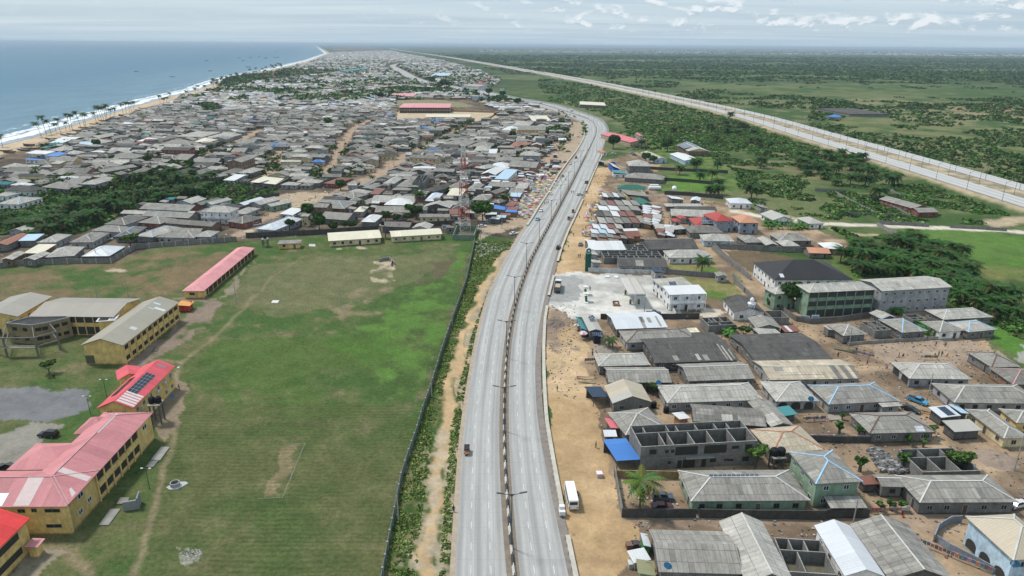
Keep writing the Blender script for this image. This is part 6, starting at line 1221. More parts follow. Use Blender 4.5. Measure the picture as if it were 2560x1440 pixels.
# ================================================================ VEHICLES
def extr(b,prof,w,col,wtop=None,zb=.75,zt=1.5):
 """extrude a side profile (x,z) across the width, narrowing towards the top"""
 wtop = wtop or w; f = lambda z: w if z <= zb else w+(wtop-w)*min(1,(z-zb)/(zt-zb))
 Lf = [(x,f(z),z) for x,z in prof]; Rt = [(x,-f(z),z) for x,z in prof]; n = len(prof)
 b.face(Lf,col); b.face(Rt[::-1],col)
 for i in range(n): j = (i+1) % n; b.face([Rt[i],Rt[j],Lf[j],Lf[i]],col)
_vm = {}
def vparts(kind):
 if kind in _vm: return _vm[kind]
 P = []; W1 = (1,1,1); G_ = (.015,.018,.022)
 def add(name,mat,fn,loc=None,sub=None): b = MB(); fn(b); P.append((name,b.mesh(name,[mat]),loc,sub))
 def wheels(xs,w,r):
  for x in xs:
   for s in (-1,1):
    b = MB(); b.cyl((0,-.11,0),(0,.11,0),r,r,12,(.012,.012,.012)); me = b.mesh('wheel',[M_GEN]); b2 = MB(); b2.cyl((0,-.125,0),(0,.125,0),r*.55,r*.55,8,(.35,.35,.36)); P.append(('wheel',me,(x,s*w,r),('rim',b2.mesh('rim',[M_GEN]))))
 def lights(xf,xr,w,z):
  for s in (-1,1): add('headlight',M_GEN,lambda b: b.box(-.04,.04,-.17,.17,-.09,.09,(.75,.75,.7)),(xf,s*w,z)); add('taillight',M_GEN,lambda b: b.box(-.04,.04,-.14,.14,-.1,.1,(.35,.02,.02)),(xr,s*w,z+.05))
 if kind in ('car','suv'):
  h = 1.45 if kind == 'car' else 1.75; s = .12 if kind == 'suv' else 0
  add('body',M_OBJ,lambda b: extr(b,[(-2.25,.35),(2.25,.35),(2.3,.62+s),(2.15,.80+s),(1.0,.95+s),(-1.55 if kind == 'car' else -2.2,1.0+s),(-2.2,.92+s),(-2.3,.6)],.88,W1))
  add('windows',M_GLS,lambda b: extr(b,[(1.05,.94+s),(-1.65 if kind == 'car' else -2.15,.99+s),(-1.15 if kind == 'car' else -1.95,h-.07),(.35,h-.07)],.82,G_,.66,1.,h))
  add('roof',M_OBJ,lambda b: extr(b,[(.38,h-.08),(-1.18 if kind == 'car' else -1.98,h-.08),(-1.0 if kind == 'car' else -1.85,h),(.2,h)],.69,W1,.62,h-.1,h))
  wheels((1.4,-1.4),.80,.33); lights(2.27,-2.27,.62,.68)
 elif kind == 'pickup':
  add('body',M_OBJ,lambda b: extr(b,[(-2.6,.45),(2.55,.45),(2.6,.8),(2.45,.98),(1.35,1.08),(-.5,1.1),(-.5,1.12),(-2.6,1.05)],.90,W1))
  add('windows',M_GLS,lambda b: extr(b,[(1.4,1.07),(-.55,1.1),(-.45,1.68),(.75,1.68)],.84,G_,.68,1.1,1.7)); add('roof',M_OBJ,lambda b: extr(b,[(.78,1.67),(-.48,1.67),(-.4,1.75),(.6,1.75)],.7,W1,.64,1.67,1.75))
  add('cargo_bed',M_GEN,lambda b: b.box(-2.5,-.65,-.74,.74,1.08,1.13,(.03,.03,.035))); wheels((1.6,-1.6),.84,.38); lights(2.58,-2.6,.65,.8)
 elif kind == 'bus':
  add('body',M_OBJ,lambda b: extr(b,[(-3.6,.45),(3.55,.45),(3.65,1.3),(3.3,2.45),(3.1,2.6),(-3.45,2.6),(-3.6,2.45)],1.05,W1,.96,1.3,2.6))
  add('side_windows',M_GLS,lambda b: (b.box(-3.3,2.7,1.001,1.045,1.45,2.1,G_),b.box(-3.3,2.7,-1.045,-1.001,1.45,2.1,G_))); add('windscreen',M_GLS,lambda b: b.face([(3.68,-.85,1.4),(3.68,.85,1.4),(3.42,.8,2.3),(3.42,-.8,2.3)],G_)); add('rear_window',M_GLS,lambda b: b.box(-3.64,-3.605,-.8,.8,1.5,2.2,G_))
  add('roof_panel',M_OBJ,lambda b: [b.box(-3.1+i*1.1,-2.5+i*1.1,-.4,.4,2.601,2.64,W1) for i in range(6)]); wheels((2.3,-2.1),.95,.4); lights(3.62,-3.62,.8,.8)
 elif kind in ('truck','tipper'):
  add('cab',M_OBJ,lambda b: extr(b,[(2.7,.7),(4.8,.7),(4.85,1.7),(4.6,2.7),(2.8,2.8),(2.7,2.7)],1.2,W1,1.1,1.5,2.8)); add('windscreen',M_GLS,lambda b: b.face([(4.88,-1.,1.7),(4.88,1.,1.7),(4.68,.95,2.5),(4.68,-.95,2.5)],G_))
  c = (.13,.135,.14) if kind == 'tipper' else (.55,.54,.5)
  if kind == 'tipper': add('cargo_bed',M_GEN,lambda b: (b.box(-4.8,2.4,-1.25,-1.12,1.1,2.6,c),b.box(-4.8,2.4,1.12,1.25,1.1,2.6,c),b.box(-4.8,-4.68,-1.119,1.119,1.1,2.6,c),b.box(2.28,2.4,-1.119,1.119,1.1,2.8,c),b.box(-4.67,2.27,-1.119,1.119,1.1,1.2,c))); add('sand_load',M_DUST,lambda b: b.box(-4.66,1.0,-1.11,1.11,1.2,2.15,(.42,.34,.27)))
  else: add('cargo_bed',M_GEN,lambda b: b.box(-4.8,2.4,-1.25,1.25,1.1,3.2,c))
  add('chassis',M_GEN,lambda b: b.box(-4.7,4.6,-.5,.5,.6,1.05,(.03,.03,.03))); wheels((3.8,-2.4,-3.6),1.08,.5); lights(4.85,-4.82,.95,1.0)
 elif kind == 'keke':
  add('body',M_OBJ,lambda b: extr(b,[(-1.25,.35),(1.0,.35),(1.35,.6),(1.2,1.0),(.85,1.15),(.5,.6),(-.2,.6),(-.3,1.0),(-1.25,1.05)],.62,W1,.5,.8,1.2)); add('hood',M_GEN,lambda b: extr(b,[(.95,1.62),(-1.15,1.66),(-1.3,1.5),(-1.28,1.06),(-1.15,1.06),(-1.12,1.5),(.9,1.5)],.62,(.03,.025,.02),.55,1.5,1.66))
  add('windscreen',M_GLS,lambda b: b.face([(1.05,-.45,1.0),(1.05,.45,1.0),(.9,.45,1.55),(.9,-.45,1.55)],(.05,.07,.14))); add('post',M_GEN,lambda b: (b.box(.82,.88,.5,.56,.9,1.5,(.02,.02,.02)),b.box(.82,.88,-.56,-.5,.9,1.5,(.02,.02,.02)))); wheels((-.75,),.58,.22)
  b = MB(); b.cyl((0,-.07,0),(0,.07,0),.22,.22,10,(.012,.012,.012)); P.append(('wheel',b.mesh('wheel',[M_GEN]),(1.15,0,.22),None)); add('headlight',M_GEN,lambda b: b.box(-.03,.03,-.09,.09,-.08,.08,(.8,.8,.75)),(1.36,0,.75))
 _vm[kind] = P; return P
NM = {'car': ('car','car'),'suv': ('off_road_car','car'),'pickup': ('pickup_truck','pickup'),'bus': ('minibus','bus'),'truck': ('lorry','truck'),'tipper': ('tipper_truck','truck'),'keke': ('three_wheeler','three-wheeler')}
def vehicle(v,x,y,rz,kind,col_,label=None,look=None,z=0.,group=None):
 nm,cat = NM[kind]; t = thing(nm,G(v,x,y,z) + Vector((0,0,0)),R(rz),label,cat,group,look)
 for name,me,loc,sub in vparts(kind):
  o = link(name,me,t,loc=loc,color=col_)
  if sub: link(sub[0],sub[1],o)
 return t
def roadang(v,x,y):
 p = G(v,x,y); i = int(np.argmin((cB[:,0]-p.x)**2+(cB[:,1]-p.y)**2)); i = min(max(i,3),len(cB)-4); d = cB[i+3]-cB[i-3]; return math.degrees(math.atan2(d[1],d[0]))
ZV = ZR+.01
VS = [('Z3',1628,500,'r','bus',(.75,.75,.74),'white minibus parked on the sand beside the highway wall',0),('D1',509,1330,'b','keke',(.50,.16,.03),'orange and black three-wheeler alone on the left carriageway',ZV),('D2',1045,50,'b','car',(.25,.48,.62),'light blue car on the left carriageway near the market',ZV),
 ('D2',742,238,35,'car',(.75,.75,.74),'white car parked on the sandy shoulder below the market',0),('D2',1316,420,'r','suv',(.012,.013,.015),'black car parked at the right edge of the highway',ZV),('D2',1600,375,'r','car',(.16,.19,.23),'blue-grey car on the dirt strip',0),('D3',865,652,'b','suv',(.04,.035,.04),'dark car heading this way beyond the crossing',ZV),
 ('D3',797,722,'b','car',(.55,.56,.57),'silver car close to the left wall before the bend',ZV),('D3',703,872,'b','car',(.15,.17,.18),'dark green-grey car at the market kerb',ZV),('D3',443,1288,'b','car',(.68,.68,.67),'white car on the left carriageway beside the market',ZV),('D3',828,1300,'r','keke',(.30,.20,.05),None,ZV),('D3',815,1362,'r','car',(.62,.62,.6),'white car in the queue at the right kerb',ZV),
 ('D3',776,1388,'r','keke',(.50,.20,.03),None,ZV),('D3',980,955,'r','keke',(.40,.22,.04),None,ZV),('D3',1000,950,'r','keke',(.30,.15,.04),None,ZV),('D3',908,1095,20,'car',(.5,.5,.48),'pale car turning at the crossing',ZV),('D3',840,150,'b','car',(.10,.12,.16),None,ZV),('D3',805,88,'r','truck',(.7,.7,.68),None,ZV),
 ('D4',2140,850,'r','truck',(.7,.7,.68),None,ZV),('D4',2500,905,'r','truck',(.7,.7,.68),None,ZV),('D4',1265,690,'r','truck',(.75,.75,.74),None,ZV),('D4',605,530,'r','suv',(.02,.03,.06),None,ZV),('D4',500,505,'b','car',(.1,.1,.12),None,ZV),('D4',385,410,'b','suv',(.03,.04,.08),None,ZV),('D4',690,580,'b','car',(.3,.4,.5),None,ZV),
 ('S2',763,948,0,'keke',(.55,.22,.03),'orange three-wheeler crossing the forecourt',0),('S2',1160,1045,-4,'pickup',(.02,.045,.07),'dark blue pickup with open bonnet on the forecourt',0),('D2',1307,945,'r','tipper',(.72,.72,.71),'grey tipper truck with white cab and sand load',0),('S1',990,535,5,'suv',(.7,.7,.68),'white van parked beyond the bend gatehouse',0),('S1',1190,527,0,'car',(.25,.38,.5),'pale blue car parked at the clinic',0),('S1',1215,547,0,'car',(.02,.02,.025),'black car parked at the clinic',0),
 ('S1',1800,1278,90,'suv',(.12,.12,.13),'dark car parked between the deep red roofs',0),('S6',1490,782,-55,'pickup',(.05,.28,.50),'old sky blue pickup with flat bonnet in the sandy lane',0),('S6',1425,862,-50,'car',(.02,.035,.045),'dark teal car beside the blue-lined house',0),('S7',948,785,2,'suv',(.07,.095,.12),'blue-grey people carrier in the palm courtyard',0),('S7',945,865,0,'car',(.10,.03,.03),'dark maroon car half hidden by the block wall',0),
 ('R7',400,298,176,'suv',(.012,.013,.02),'black off-road car parked beside the red roofed school',0),('R7',30,580,60,'suv',(.03,.032,.035),'charcoal car at the left edge below the porch roof',0),('R4',970,722,20,'car',(.5,.5,.49),'silver car in the narrow lane between grey houses',0),('R4',2315,590,40,'suv',(.66,.66,.64),'white car on the dirt street by the grey wall',0),('T6',755,447,0,'car',(.60,.61,.62),None,0),('T6',690,470,10,'suv',(.2,.2,.2),None,0),('T6',675,500,5,'car',(.62,.62,.6),None,0),
 ('D3',740,705,5,'car',(.12,.13,.16),None,0),('D3',895,400,0,'car',(.6,.6,.58),None,0),('D3',600,735,5,'car',(.1,.12,.2),None,0),('D3',770,575,0,'car',(.08,.1,.16),None,0),('S8',2285,780,20,'car',(.6,.6,.6),'white car corner behind the long white-ridged house',0)]
CNAME = lambda c: 'white' if min(c) > .55 else 'orange' if c[0] > .25 and c[2] < .1 else 'dark' if max(c) < .17 else 'grey'
for v,x,y,rz,k,c,lb,z in VS:
 if rz == 'r': rz = roadang(v,x,y)
 elif rz == 'b': rz = roadang(v,x,y)+180
 vehicle(v,x,y,rz,k,c,lb,None if lb else CNAME(c)+' '+{'car': 'car','suv': 'car','truck': 'lorry','keke': 'three-wheeler'}[k],z)
# trailer at the bus, wheelbarrow cart
b = MB(); c0 = G('Z3',1512,680); t = thing('generator_trailer',c0,R(92),'small white generator trailer behind the parked minibus','trailer'); b.box(-1.1,.6,-.6,.6,.5,1.5,(.68,.68,.66)); b.box(-.2,.6,-.55,.55,1.5,2.1,(.7,.7,.68)); b.build('housing',[M_GEN],t); b = MB(); b.box(-1.6,-1.1,-.2,.2,.5,.65,(.05,.05,.05)); b.cyl((0,-.65,.3),(0,.65,.3),.3,.3,10,(.02,.02,.02)); b.build('wheel',[M_GEN],t)
# ================================================================ PEOPLE
def skinned(verts,edges,radii,name,mat,sub=1):
 me = bpy.data.meshes.new('tmp'); me.from_pydata(verts,edges,[]); o = bpy.data.objects.new('tmp',me); COL.objects.link(o)
 sk = o.modifiers.new('s','SKIN'); ss = o.modifiers.new('d','SUBSURF'); ss.levels = sub
 for i,r in enumerate(radii): rr_ = r if hasattr(r,'__len__') else (r,r); me.skin_vertices[0].data[i].radius = rr_; me.skin_vertices[0].data[i].use_root = (i == 0)
 dg = bpy.context.evaluated_depsgraph_get(); m2 = bpy.data.meshes.new_from_object(o.evaluated_get(dg)); m2.name = name; bpy.data.objects.remove(o)
 m2.materials.clear(); m2.materials.append(mat); m2.uv_layers.new(name='uv') if not m2.uv_layers else None
 a = m2.attributes.new('tint','FLOAT_COLOR','FACE'); c = np.tile(np.array([.055,.032,.022,1],np.float32),(len(m2.polygons),1)); a.data.foreach_set('color',c.ravel()); return m2
M_SKIN = basic('skin',.55,.1,3.)
def pose(kind):
 if kind == 'sit':
  hp,kn,ft = .48,[(.42,.48),(.40,.46)],[(.45,.05),(.5,.05)]
 st = {'stand': (.08,-.08,.1,-.05),'walk': (.32,-.30,.28,-.28),'sit': (.42,.40,.2,.2)}[kind]; f1,f2,h1,h2 = st
 z = 0 if kind != 'sit' else -.46
 K = lambda f: (f*.45 if kind != 'sit' else .42,.47 if kind != 'sit' else .46); A_ = lambda f: (f if kind != 'sit' else .5,.07)
 V = [(0,0,.95+z),(0,0,1.18+z),(.02,0,1.40+z),(.03,0,1.50+z),(.05,0,1.62+z),(.05,0,1.74+z)]; r = [(.13,.17),(.11,.15),(.10,.16),.055,.085,.075]; E = [(0,1),(1,2),(2,3),(3,4),(4,5)]
 for s,f,hnd in ((1,f1,h2),(-1,f2,h1)):
  n = len(V); V += [(K(f)[0]*.1,s*.10,.90+z),(K(f)[0],s*.11,K(f)[1]),(A_(f)[0],s*.11,A_(f)[1]),(A_(f)[0]+.17,s*.12,.04)]; r += [.095,.065,.045,.04]; E += [(0,n),(n,n+1),(n+1,n+2),(n+2,n+3)]
  n = len(V); V += [(.0,s*.20,1.42+z),(hnd*.5,s*.27,1.15+z),(hnd+.08,s*.27,.92+z),(hnd+.13,s*.26,.83+z)]; r += [.06,.045,.032,.03]; E += [(2,n),(n,n+1),(n+1,n+2),(n+2,n+3)]
  for fg,(dx,dy) in enumerate(((.03,-.03),(.05,-.01),(.05,.01),(.03,.03),(-.01,.045 if s > 0 else -.045))): m = len(V); V.append((hnd+.13+dx,s*.26+dy,.75+z+(.04 if fg == 4 else 0))); r.append(.010); E.append((n+3,m))
 return V,E,r,z
PM = {}
for k in ('stand','walk','sit'):
 V,E,r,z = pose(k); body = skinned(V,E,r,'body',M_SKIN)
 sc = lambda q,a: tuple(x+a for x in q) if hasattr(q,'__len__') else (q+a,q+a)
 idx = [0,1,2,6+4,6+5,6+9+4,6+9+5]; mp = {a: i for i,a in enumerate(idx)}; Es = [(0,1),(1,2),(2,10),(10,11),(2,19),(19,20)]
 shirt = skinned([V[i] for i in idx],[(mp[a],mp[b_]) for a,b_ in Es],[sc(r[i],.022) for i in idx],'shirt',M_CLO)
 idx = [0,6,7,8,15,16,17]; mp = {a: i for i,a in enumerate(idx)}; Es = [(0,6),(6,7),(7,8),(0,15),(15,16),(16,17)]
 tr = skinned([V[i] for i in idx],[(mp[a],mp[b_]) for a,b_ in Es],[sc(r[i],.022) for i in idx],'trousers',M_CLO)
 hair = skinned([(.03,0,1.70+z),(.02,0,1.76+z),(-.02,0,1.68+z)],[(0,1),(0,2)],[.088,.07,.07],'hair',M_CLO); b = MB()
 for s in (-1,1): b.box(.125,.140,s*.032-.012,s*.032+.012,1.66+z,1.675+z,(.6,.6,.6)); 
 b.box(.125,.155,-.012,.012,1.61+z,1.65+z,(.05,.03,.02)); b.box(.12,.137,-.025,.025,1.575+z,1.585+z,(.09,.03,.03)); PM[k] = (body,shirt,tr,hair,b.mesh('face',[M_GEN]))
CL = {'white': (.6,.6,.6),'red': (.45,.03,.03),'blue': (.03,.08,.3),'black': (.02,.02,.02),'teal': (.01,.14,.15),'purple': (.25,.03,.22),'yellow': (.55,.4,.05),'orange': (.6,.18,.04),'grey': (.2,.2,.2),'green': (.04,.2,.06),'brown': (.12,.07,.04),'pink': (.55,.2,.3)}
def person(p,k='stand',s='white',tr='black',label=None,look=None,rz=None,sc=1.,group=None):
 t = thing('person',p,rz if rz is not None else random.uniform(0,6.28),label,'person',group,None if label else (look or 'person in %s top %s' % (s,{'stand': 'standing','walk': 'walking','sit': 'sitting'}[k])),scale=sc)
 bd,sh,trr,ha,fc = PM[k]; link('body',bd,t); link('shirt',sh,t,color=CL[s]); link('trousers',trr,t,color=CL[tr]); link('hair',ha,t,color=(.01,.01,.01)); link('face',fc,t)
for v,x,y,k,s,tr,lb in [('Z3',1705,480,'stand','white','black','person in pale shirt standing at the minibus door side'),('Z3',172,655,'walk','teal','black','person in teal shirt walking on the left shoulder'),('S2',365,442,'walk','black','brown',None),('S2',383,440,'stand','grey','brown',None),('S2',312,212,'stand','black','black',None),('S2',255,328,'sit','white','brown',None),('S1',545,946,'walk','black','blue',None),('S1',563,944,'walk','blue','black',None),('S1',485,812,'walk','red','red','person in bright red walking on the left carriageway'),
  ('S1',300,1050,'walk','black','black',None),('S1',284,1060,'walk','grey','black',None),('S1',388,1076,'stand','black','blue',None),('S1',262,1065,'walk','brown','black',None),('S1',430,800,'walk','blue','black',None),('S1',441,830,'walk','grey','white',None),('S1',781,716,'walk','black','black',None),('S1',335,945,'stand','brown','black',None),('S6',1663,245,'walk','blue','black',None),('S6',1760,252,'walk','brown','white',None),('S6',1748,250,'walk','white','brown',None),('S6',1312,355,'stand','pink','brown',None),('S6',1355,352,'sit','brown','brown',None),
  ('S6',1013,428,'walk','purple','purple','person in long purple dress walking in the sandy lane'),('S6',735,355,'stand','red','brown',None),('S6',910,305,'stand','black','black',None),('S6',1205,465,'sit','purple','blue',None),('S6',1655,348,'sit','orange','orange',None),('S6',1690,345,'stand','black','grey',None),('S6',1720,342,'stand','green','black',None),('S6',1775,350,'sit','red','orange',None),('S6',1580,195,'stand','blue','white',None),('S6',1140,205,'stand','green','green',None),('R6',512,928,'sit','black','red','person sitting on the school lawn near the low green tree'),
  ('S7',376,340,'stand','black','black',None),('S5',243,515,'stand','blue','black',None),('S5',1690,475,'stand','brown','brown',None),('S5',1535,360,'stand','blue','white',None),('R5',310,384,'walk','black','black',None),('R5',336,348,'walk','brown','black',None),('R5',372,350,'stand','blue','black',None),('R5',345,330,'walk','white','black',None),('R5',800,382,'walk','brown','black',None),('R6',1700,1040,'stand','blue','black',None),('S1',1578,1280,'walk','white','black',None),('S1',1612,1305,'walk','black','black',None),('D1',1412,712,'stand','green','black',None),('S2',455,770,'stand','black','black',None),('S2',487,790,'stand','black','black',None),('S8',1190,875,'sit','red','red',None),('R5',1190-1000,0,'sit','red','red',None)][:-1]:
 person(G(v,x,y,ZV if v == 'S1' and y < 1100 else 0),k,s,tr,lb,sc=.9 if v == 'S6' and y < 300 else 1.)
cn = list(CL)
MK = wpoly([(1285,470),(1320,452),(1400,425),(1396,455),(1372,495),(1345,520),(1320,550),(1280,545),(1262,520),(1290,500)])
def inMK(x,y): return bool(inpoly(np.array(x),np.array(y),MK)) and float(dpoly(np.array([x]),np.array([y]),[tuple(q) for q in A])[0]) > 1.6
# ================================================================ MARKET
UC = {'purple': (.26,.17,.32),'pink': (.55,.26,.36),'white': (.55,.55,.54),'red': (.50,.10,.08),'green': (.16,.34,.20),'yellow': (.52,.45,.18),'blue': (.12,.20,.38),'mauve': (.38,.30,.42),'pale pink': (.55,.42,.44),'teal': (.14,.30,.32)}
def umb(stripe):
 a,b_ = MB(),MB()
 n = 8
 for i in range(n):
  t0,t1 = 2*math.pi*i/n,2*math.pi*(i+1)/n; P = lambda r,z,t: (r*math.cos(t),r*math.sin(t),z)
  m = 1 if (stripe and i % 2) else 0
  a.face([P(1.35,2.05,t0),P(1.35,2.05,t1),P(.7,2.42,t1),P(.7,2.42,t0)],(.62,.62,.6),m); a.face([P(.7,2.42,t0),P(.7,2.42,t1),(0,0,2.58)],(.62,.62,.6),m)
  a.face([P(1.35,2.05,t1),P(1.35,2.05,t0),P(1.33,1.93,t0),P(1.33,1.93,t1)],(.5,.5,.5),m)
 b_.cyl((0,0,0),(0,0,2.6),.03,.03,6,(.3,.3,.3)); return a.mesh('canopy',[M_CLO,M_GEN]),b_.mesh('pole',[M_GEN])
UM = [umb(0),umb(1)]
TBL = MB(); TBL.box(-.7,.7,-.45,.45,.62,.7,(.25,.17,.10))
for sx in (-.6,.6):
 for sy in (-.38,.38): TBL.box(sx-.03,sx+.03,sy-.03,sy+.03,0,.62,(.2,.14,.09))
TBLM = TBL.mesh('tabletop',[M_GEN]); GD = MB()
for i in range(9): x_,y_ = -.55+(i % 5)*.27,-.25+(i//5)*.35; GD.box(x_-.1,x_+.1,y_-.12,y_+.12,.7,.7+.1+.05*(i % 3),[(.4,.1,.05),(.5,.4,.1),(.1,.3,.08),(.5,.5,.5)][i % 4])
GDM = GD.mesh('goods',[M_GEN])
def umbrella(p,c=None,st=None):
 c = c or random.choice(list(UC)); st = random.random() < .3 if st is None else st; cp,pl = UM[int(st)]
 t = thing('market_umbrella',p,random.uniform(0,6),None,'umbrella','market umbrellas',('%s and white striped' % c if st else c)+' market umbrella',scale=random.uniform(.85,1.15)); link('canopy',cp,t,color=UC[c],rot=(random.uniform(-.08,.08),random.uniform(-.08,.08),0)); link('pole',pl,t)
placed = []
xs = [p.x for p in MK]; ys_ = [p.y for p in MK]; tries = 0
while len(placed) < 120 and tries < 20000:
 tries += 1; x,y = random.uniform(min(xs),max(xs)),random.uniform(min(ys_),max(ys_))
 if inMK(x,y) and all((x-a)**2+(y-b_)**2 > 7.5 for a,b_ in placed) and not blocked(np.array([x]),np.array([y]),.2)[0]: placed.append((x,y)); umbrella(Vector((x,y,0)))
for x,y,c,st in ((730,1095,'red',1),(722,1120,'white',0),(737,1140,'red',1),(703,1200,'blue',1),(690,1235,'pink',0),(822,1070,'yellow',0),(816,1100,'white',1),(800,1128,'white',0),(797,1160,'yellow',0),(858,1008,'white',1),(862,958,'purple',0),(772,1278,'pink',1),(757,1300,'teal',0),(737,1348,'pink',0),(735,1378,'pale pink',0),(668,1395,'blue',1),(692,1400,'blue',0),(950,678,'red',1),(800,1212,'white',1),(833,955,'mauve',0),(1180-1100+500,0,'red',0)): 
 if y: umbrella(G('S1',x,y),c,bool(st))
umbrella(G('S5',152,350),'pink',True); umbrella(G('S5',88,262),'blue',True); umbrella(G('D1',1415,695),'green',False) if False else None
k_ = 0; tries = 0
while k_ < 42 and tries < 4000:
 tries += 1; x,y = random.uniform(min(xs),max(xs)),random.uniform(min(ys_),max(ys_))
 if inMK(x,y) and not blocked(np.array([x]),np.array([y]),.2)[0]: k_ += 1; person(Vector((x,y,0)),random.choice(['stand','walk','stand']),random.choice(cn),random.choice(cn),group='people at the market')
for i in range(26): a = random.random(); p = G('S1',random.uniform(620,830),random.uniform(1080,1400)); person(p,random.choice(['stand','walk','sit']),random.choice(cn),random.choice(cn),group='people along the dirt strip')
for i in range(34):
 (pl,w_) = random.choice(STREETS[:5]); P = GL('F',pl); j = random.randrange(len(P)-1); q = P[j].lerp(P[j+1],random.random()); person(q+Vector((random.uniform(-3,3),0,0)),random.choice(['stand','walk']),random.choice(cn),random.choice(cn),group='people in the dirt streets')
# stalls of the right-hand market, row by row: eave y, ridge y, x0, x1, roof kinds
ROWSM = [(318,282,235,420,'wh gr wb gr'),(318,282,440,625,'md gr'),(388,345,210,555,'gr rst gr lt gr'),(432,392,200,560,'wh wh gr gr'),(482,436,178,515,'dk md wh rst rst'),(540,490,198,620,'lt gr gr md rst gr'),(588,548,150,410,'wh wb rst lt'),(628,592,132,412,'wb lbl wb gr'),(662,632,132,330,'gr md gr'),(672,645,330,500,'rst gr rst'),(705,672,190,380,'rst md')]
def stallrow(v,ye,yr,x0,x1,kinds,dy=0.):
 ks = kinds.split(); e = (x1-x0)/len(ks)
 for i,k in enumerate(ks):
  xa,xb = x0+e*i+1,x0+e*(i+1)-1; yy = dy*i
  H(v,(xa,ye+yy),(xb,ye+yy+.5),(xa+4,yr+yy),'shed',k,random.choice(['dkb','dkb','blk']),eh=2.6+.12*(i % 3),rise=.45,metal=k not in ('gr','md','lt','dk'),win=False,over=.3,name='market_stall',cat='market stall',group='sheet-roofed stalls of the roadside market')  # closed dark walls stand in for the shade inside the stalls
for r_ in ROWSM: stallrow('T7',*r_)
for i in range(14):
 y = 400+i*18.5; x0 = 560+i*1.5 if i < 9 else 590+i*8; k = random.choice(['wh','wb','rst','lt','wb','gr','brn']); w_ = 62+random.uniform(0,22)
 for j in range(2):
  xa = x0+j*(w_+4)+random.uniform(-3,3); H('T7',(xa,y+j*7),(xa+w_,y+j*7+6),(xa+3,y-17+j*7),'shed',random.choice(['wh','wb','wb','lt','gr','rst','lt']),random.choice(['brn','dkb','dkb']),eh=2.5+.1*(i % 4),rise=.5,metal=True,win=False,over=.3,name='market_stall',cat='market stall',group='sheet-roofed stalls of the roadside market')  # wall tint painted dark in place of a shaded stall interior
H('T7',(560,380),(650,378),(600,330),'gable','grn','brn',ax='y',eh=3,metal=True,label='green-gabled stall at the back of the roadside market',name='market_stall',cat='market stall',win=False)
H('T7',(435,655),(560,650),14.,'gable','rst','brn',ax='x',eh=3.,metal=True,rise=2.2,patch=[(0,1,.7,1.,'wh')],label='tall rust-red market hall roof with white ridge sheets',name='market_stall',cat='market stall',win=False)
# small stalls of the left market
n_ = 0; tries = 0; LMK = wpoly([(1150,452),(1250,440),(1330,425),(1395,420),(1392,438),(1320,455),(1285,475),(1262,520),(1285,548),(1240,560),(1215,540),(1215,480)]); LMK2 = wpoly([(1330,380),(1380,372),(1410,395),(1395,420),(1330,425)])
for Pp,N_,in ((LMK,62),(LMK2,16)):
 n_ = 0; xs2 = [p.x for p in Pp]; ys2 = [p.y for p in Pp]; tries = 0
 while n_ < N_ and tries < 6000:
  tries += 1; x,y = random.uniform(min(xs2),max(xs2)),random.uniform(min(ys2),max(ys2)); l_,w_ = random.uniform(3.2,6.5),random.uniform(2.8,4.5)
  if not inpoly(np.array(x),np.array(y),Pp) or blocked(np.array([x,x-l_/2,x+l_/2]),np.array([y,y,y]),1.6).any() or dpoly(np.array([x]),np.array([y]),[tuple(q) for q in A])[0] < 4: continue
  n_ += 1; an = random.uniform(-.3,.15); u = Vector((math.cos(an),math.sin(an),0)); n = Vector((-u.y,u.x,0)); a = Vector((x,y,0))-u*l_/2-n*w_/2; k = random.choice(['wh','wb','rst','gr','md','lbl','dk','md','gr','lt','gr'])
  H('',0,0,0,random.choice(['shed','shed','gable']),k,random.choice(['brn','dkb','blk']),world=(a,u,n,l_,w_),eh=random.uniform(2.3,2.9),metal=True,win=False,over=.25,name='market_stall',cat='market stall',group='small stalls of the umbrella market')  # dark wall colours imitate the shaded inside of each stall
# ================================================================ THE DENSE TOWN
d1 = Vector((.10,.995)); d2 = Vector((.995,-.10)); d1.normalize(); d2.normalize()
EXC = [wpoly(z) for z in ([(600,500),(690,475),(850,470),(860,500),(770,530),(700,560),(600,600)],[(1195,520),(1300,470),(1340,540),(1300,600),(1185,605),(1150,600)],[(985,250),(1180,248),(1250,278),(1245,303),(985,303)],[(0,330),(120,300),(60,400),(0,430),(-300,480),(-300,380)],[(0,420),(60,390),(110,400),(60,440),(0,450)],[(735,585),(1130,570),(1130,540),(800,560)])]
streets_w = [([tuple(q[:2]) for q in GL('F',pl)],wd) for pl,wd in STREETS]; cBl = [tuple(q) for q in cB[::8]]; MKp = [MK,LMK,LMK2]
cand = []; rs = np.random.default_rng(77)
bpos = 330.; exn = [(float(a_),float(b_)) for a_,b_ in ()]
while bpos < 9500:
 sc = 1. if bpos < 1100 else 1.15 if bpos < 2000 else 1.5 if bpos < 4000 else 2.3
 W_ = rs.uniform(6.2,10.5)*sc; apos = -1500. if bpos > 2500 else -800.; amax = 260 if bpos < 2500 else 500
 if bpos > 3500: apos = -2600
 while apos < amax:
  Lh = rs.uniform(6.5,17)*sc; cx = d2.x*(apos+Lh/2)+d1.x*(bpos+W_/2); cy = d2.y*(apos+Lh/2)+d1.y*(bpos+W_/2)
  cand.append((cx,cy,Lh,W_*rs.uniform(.85,1.),sc)); apos += Lh+rs.uniform(.2,1.6)*sc
  if rs.random() < .04: apos += rs.uniform(2,7)*sc
 bpos += W_+rs.uniform(.1,1.2)*sc
cand = np.array(cand); x,y = cand[:,0],cand[:,1]
ok = inpoly(x,y,TOWN) & (x > coastx(y)+np.where(y < 650,62,42)) & (dpoly(x,y,cBl) > 24+cand[:,2]/2) & (np.abs(x-ecx(y)) > 45)
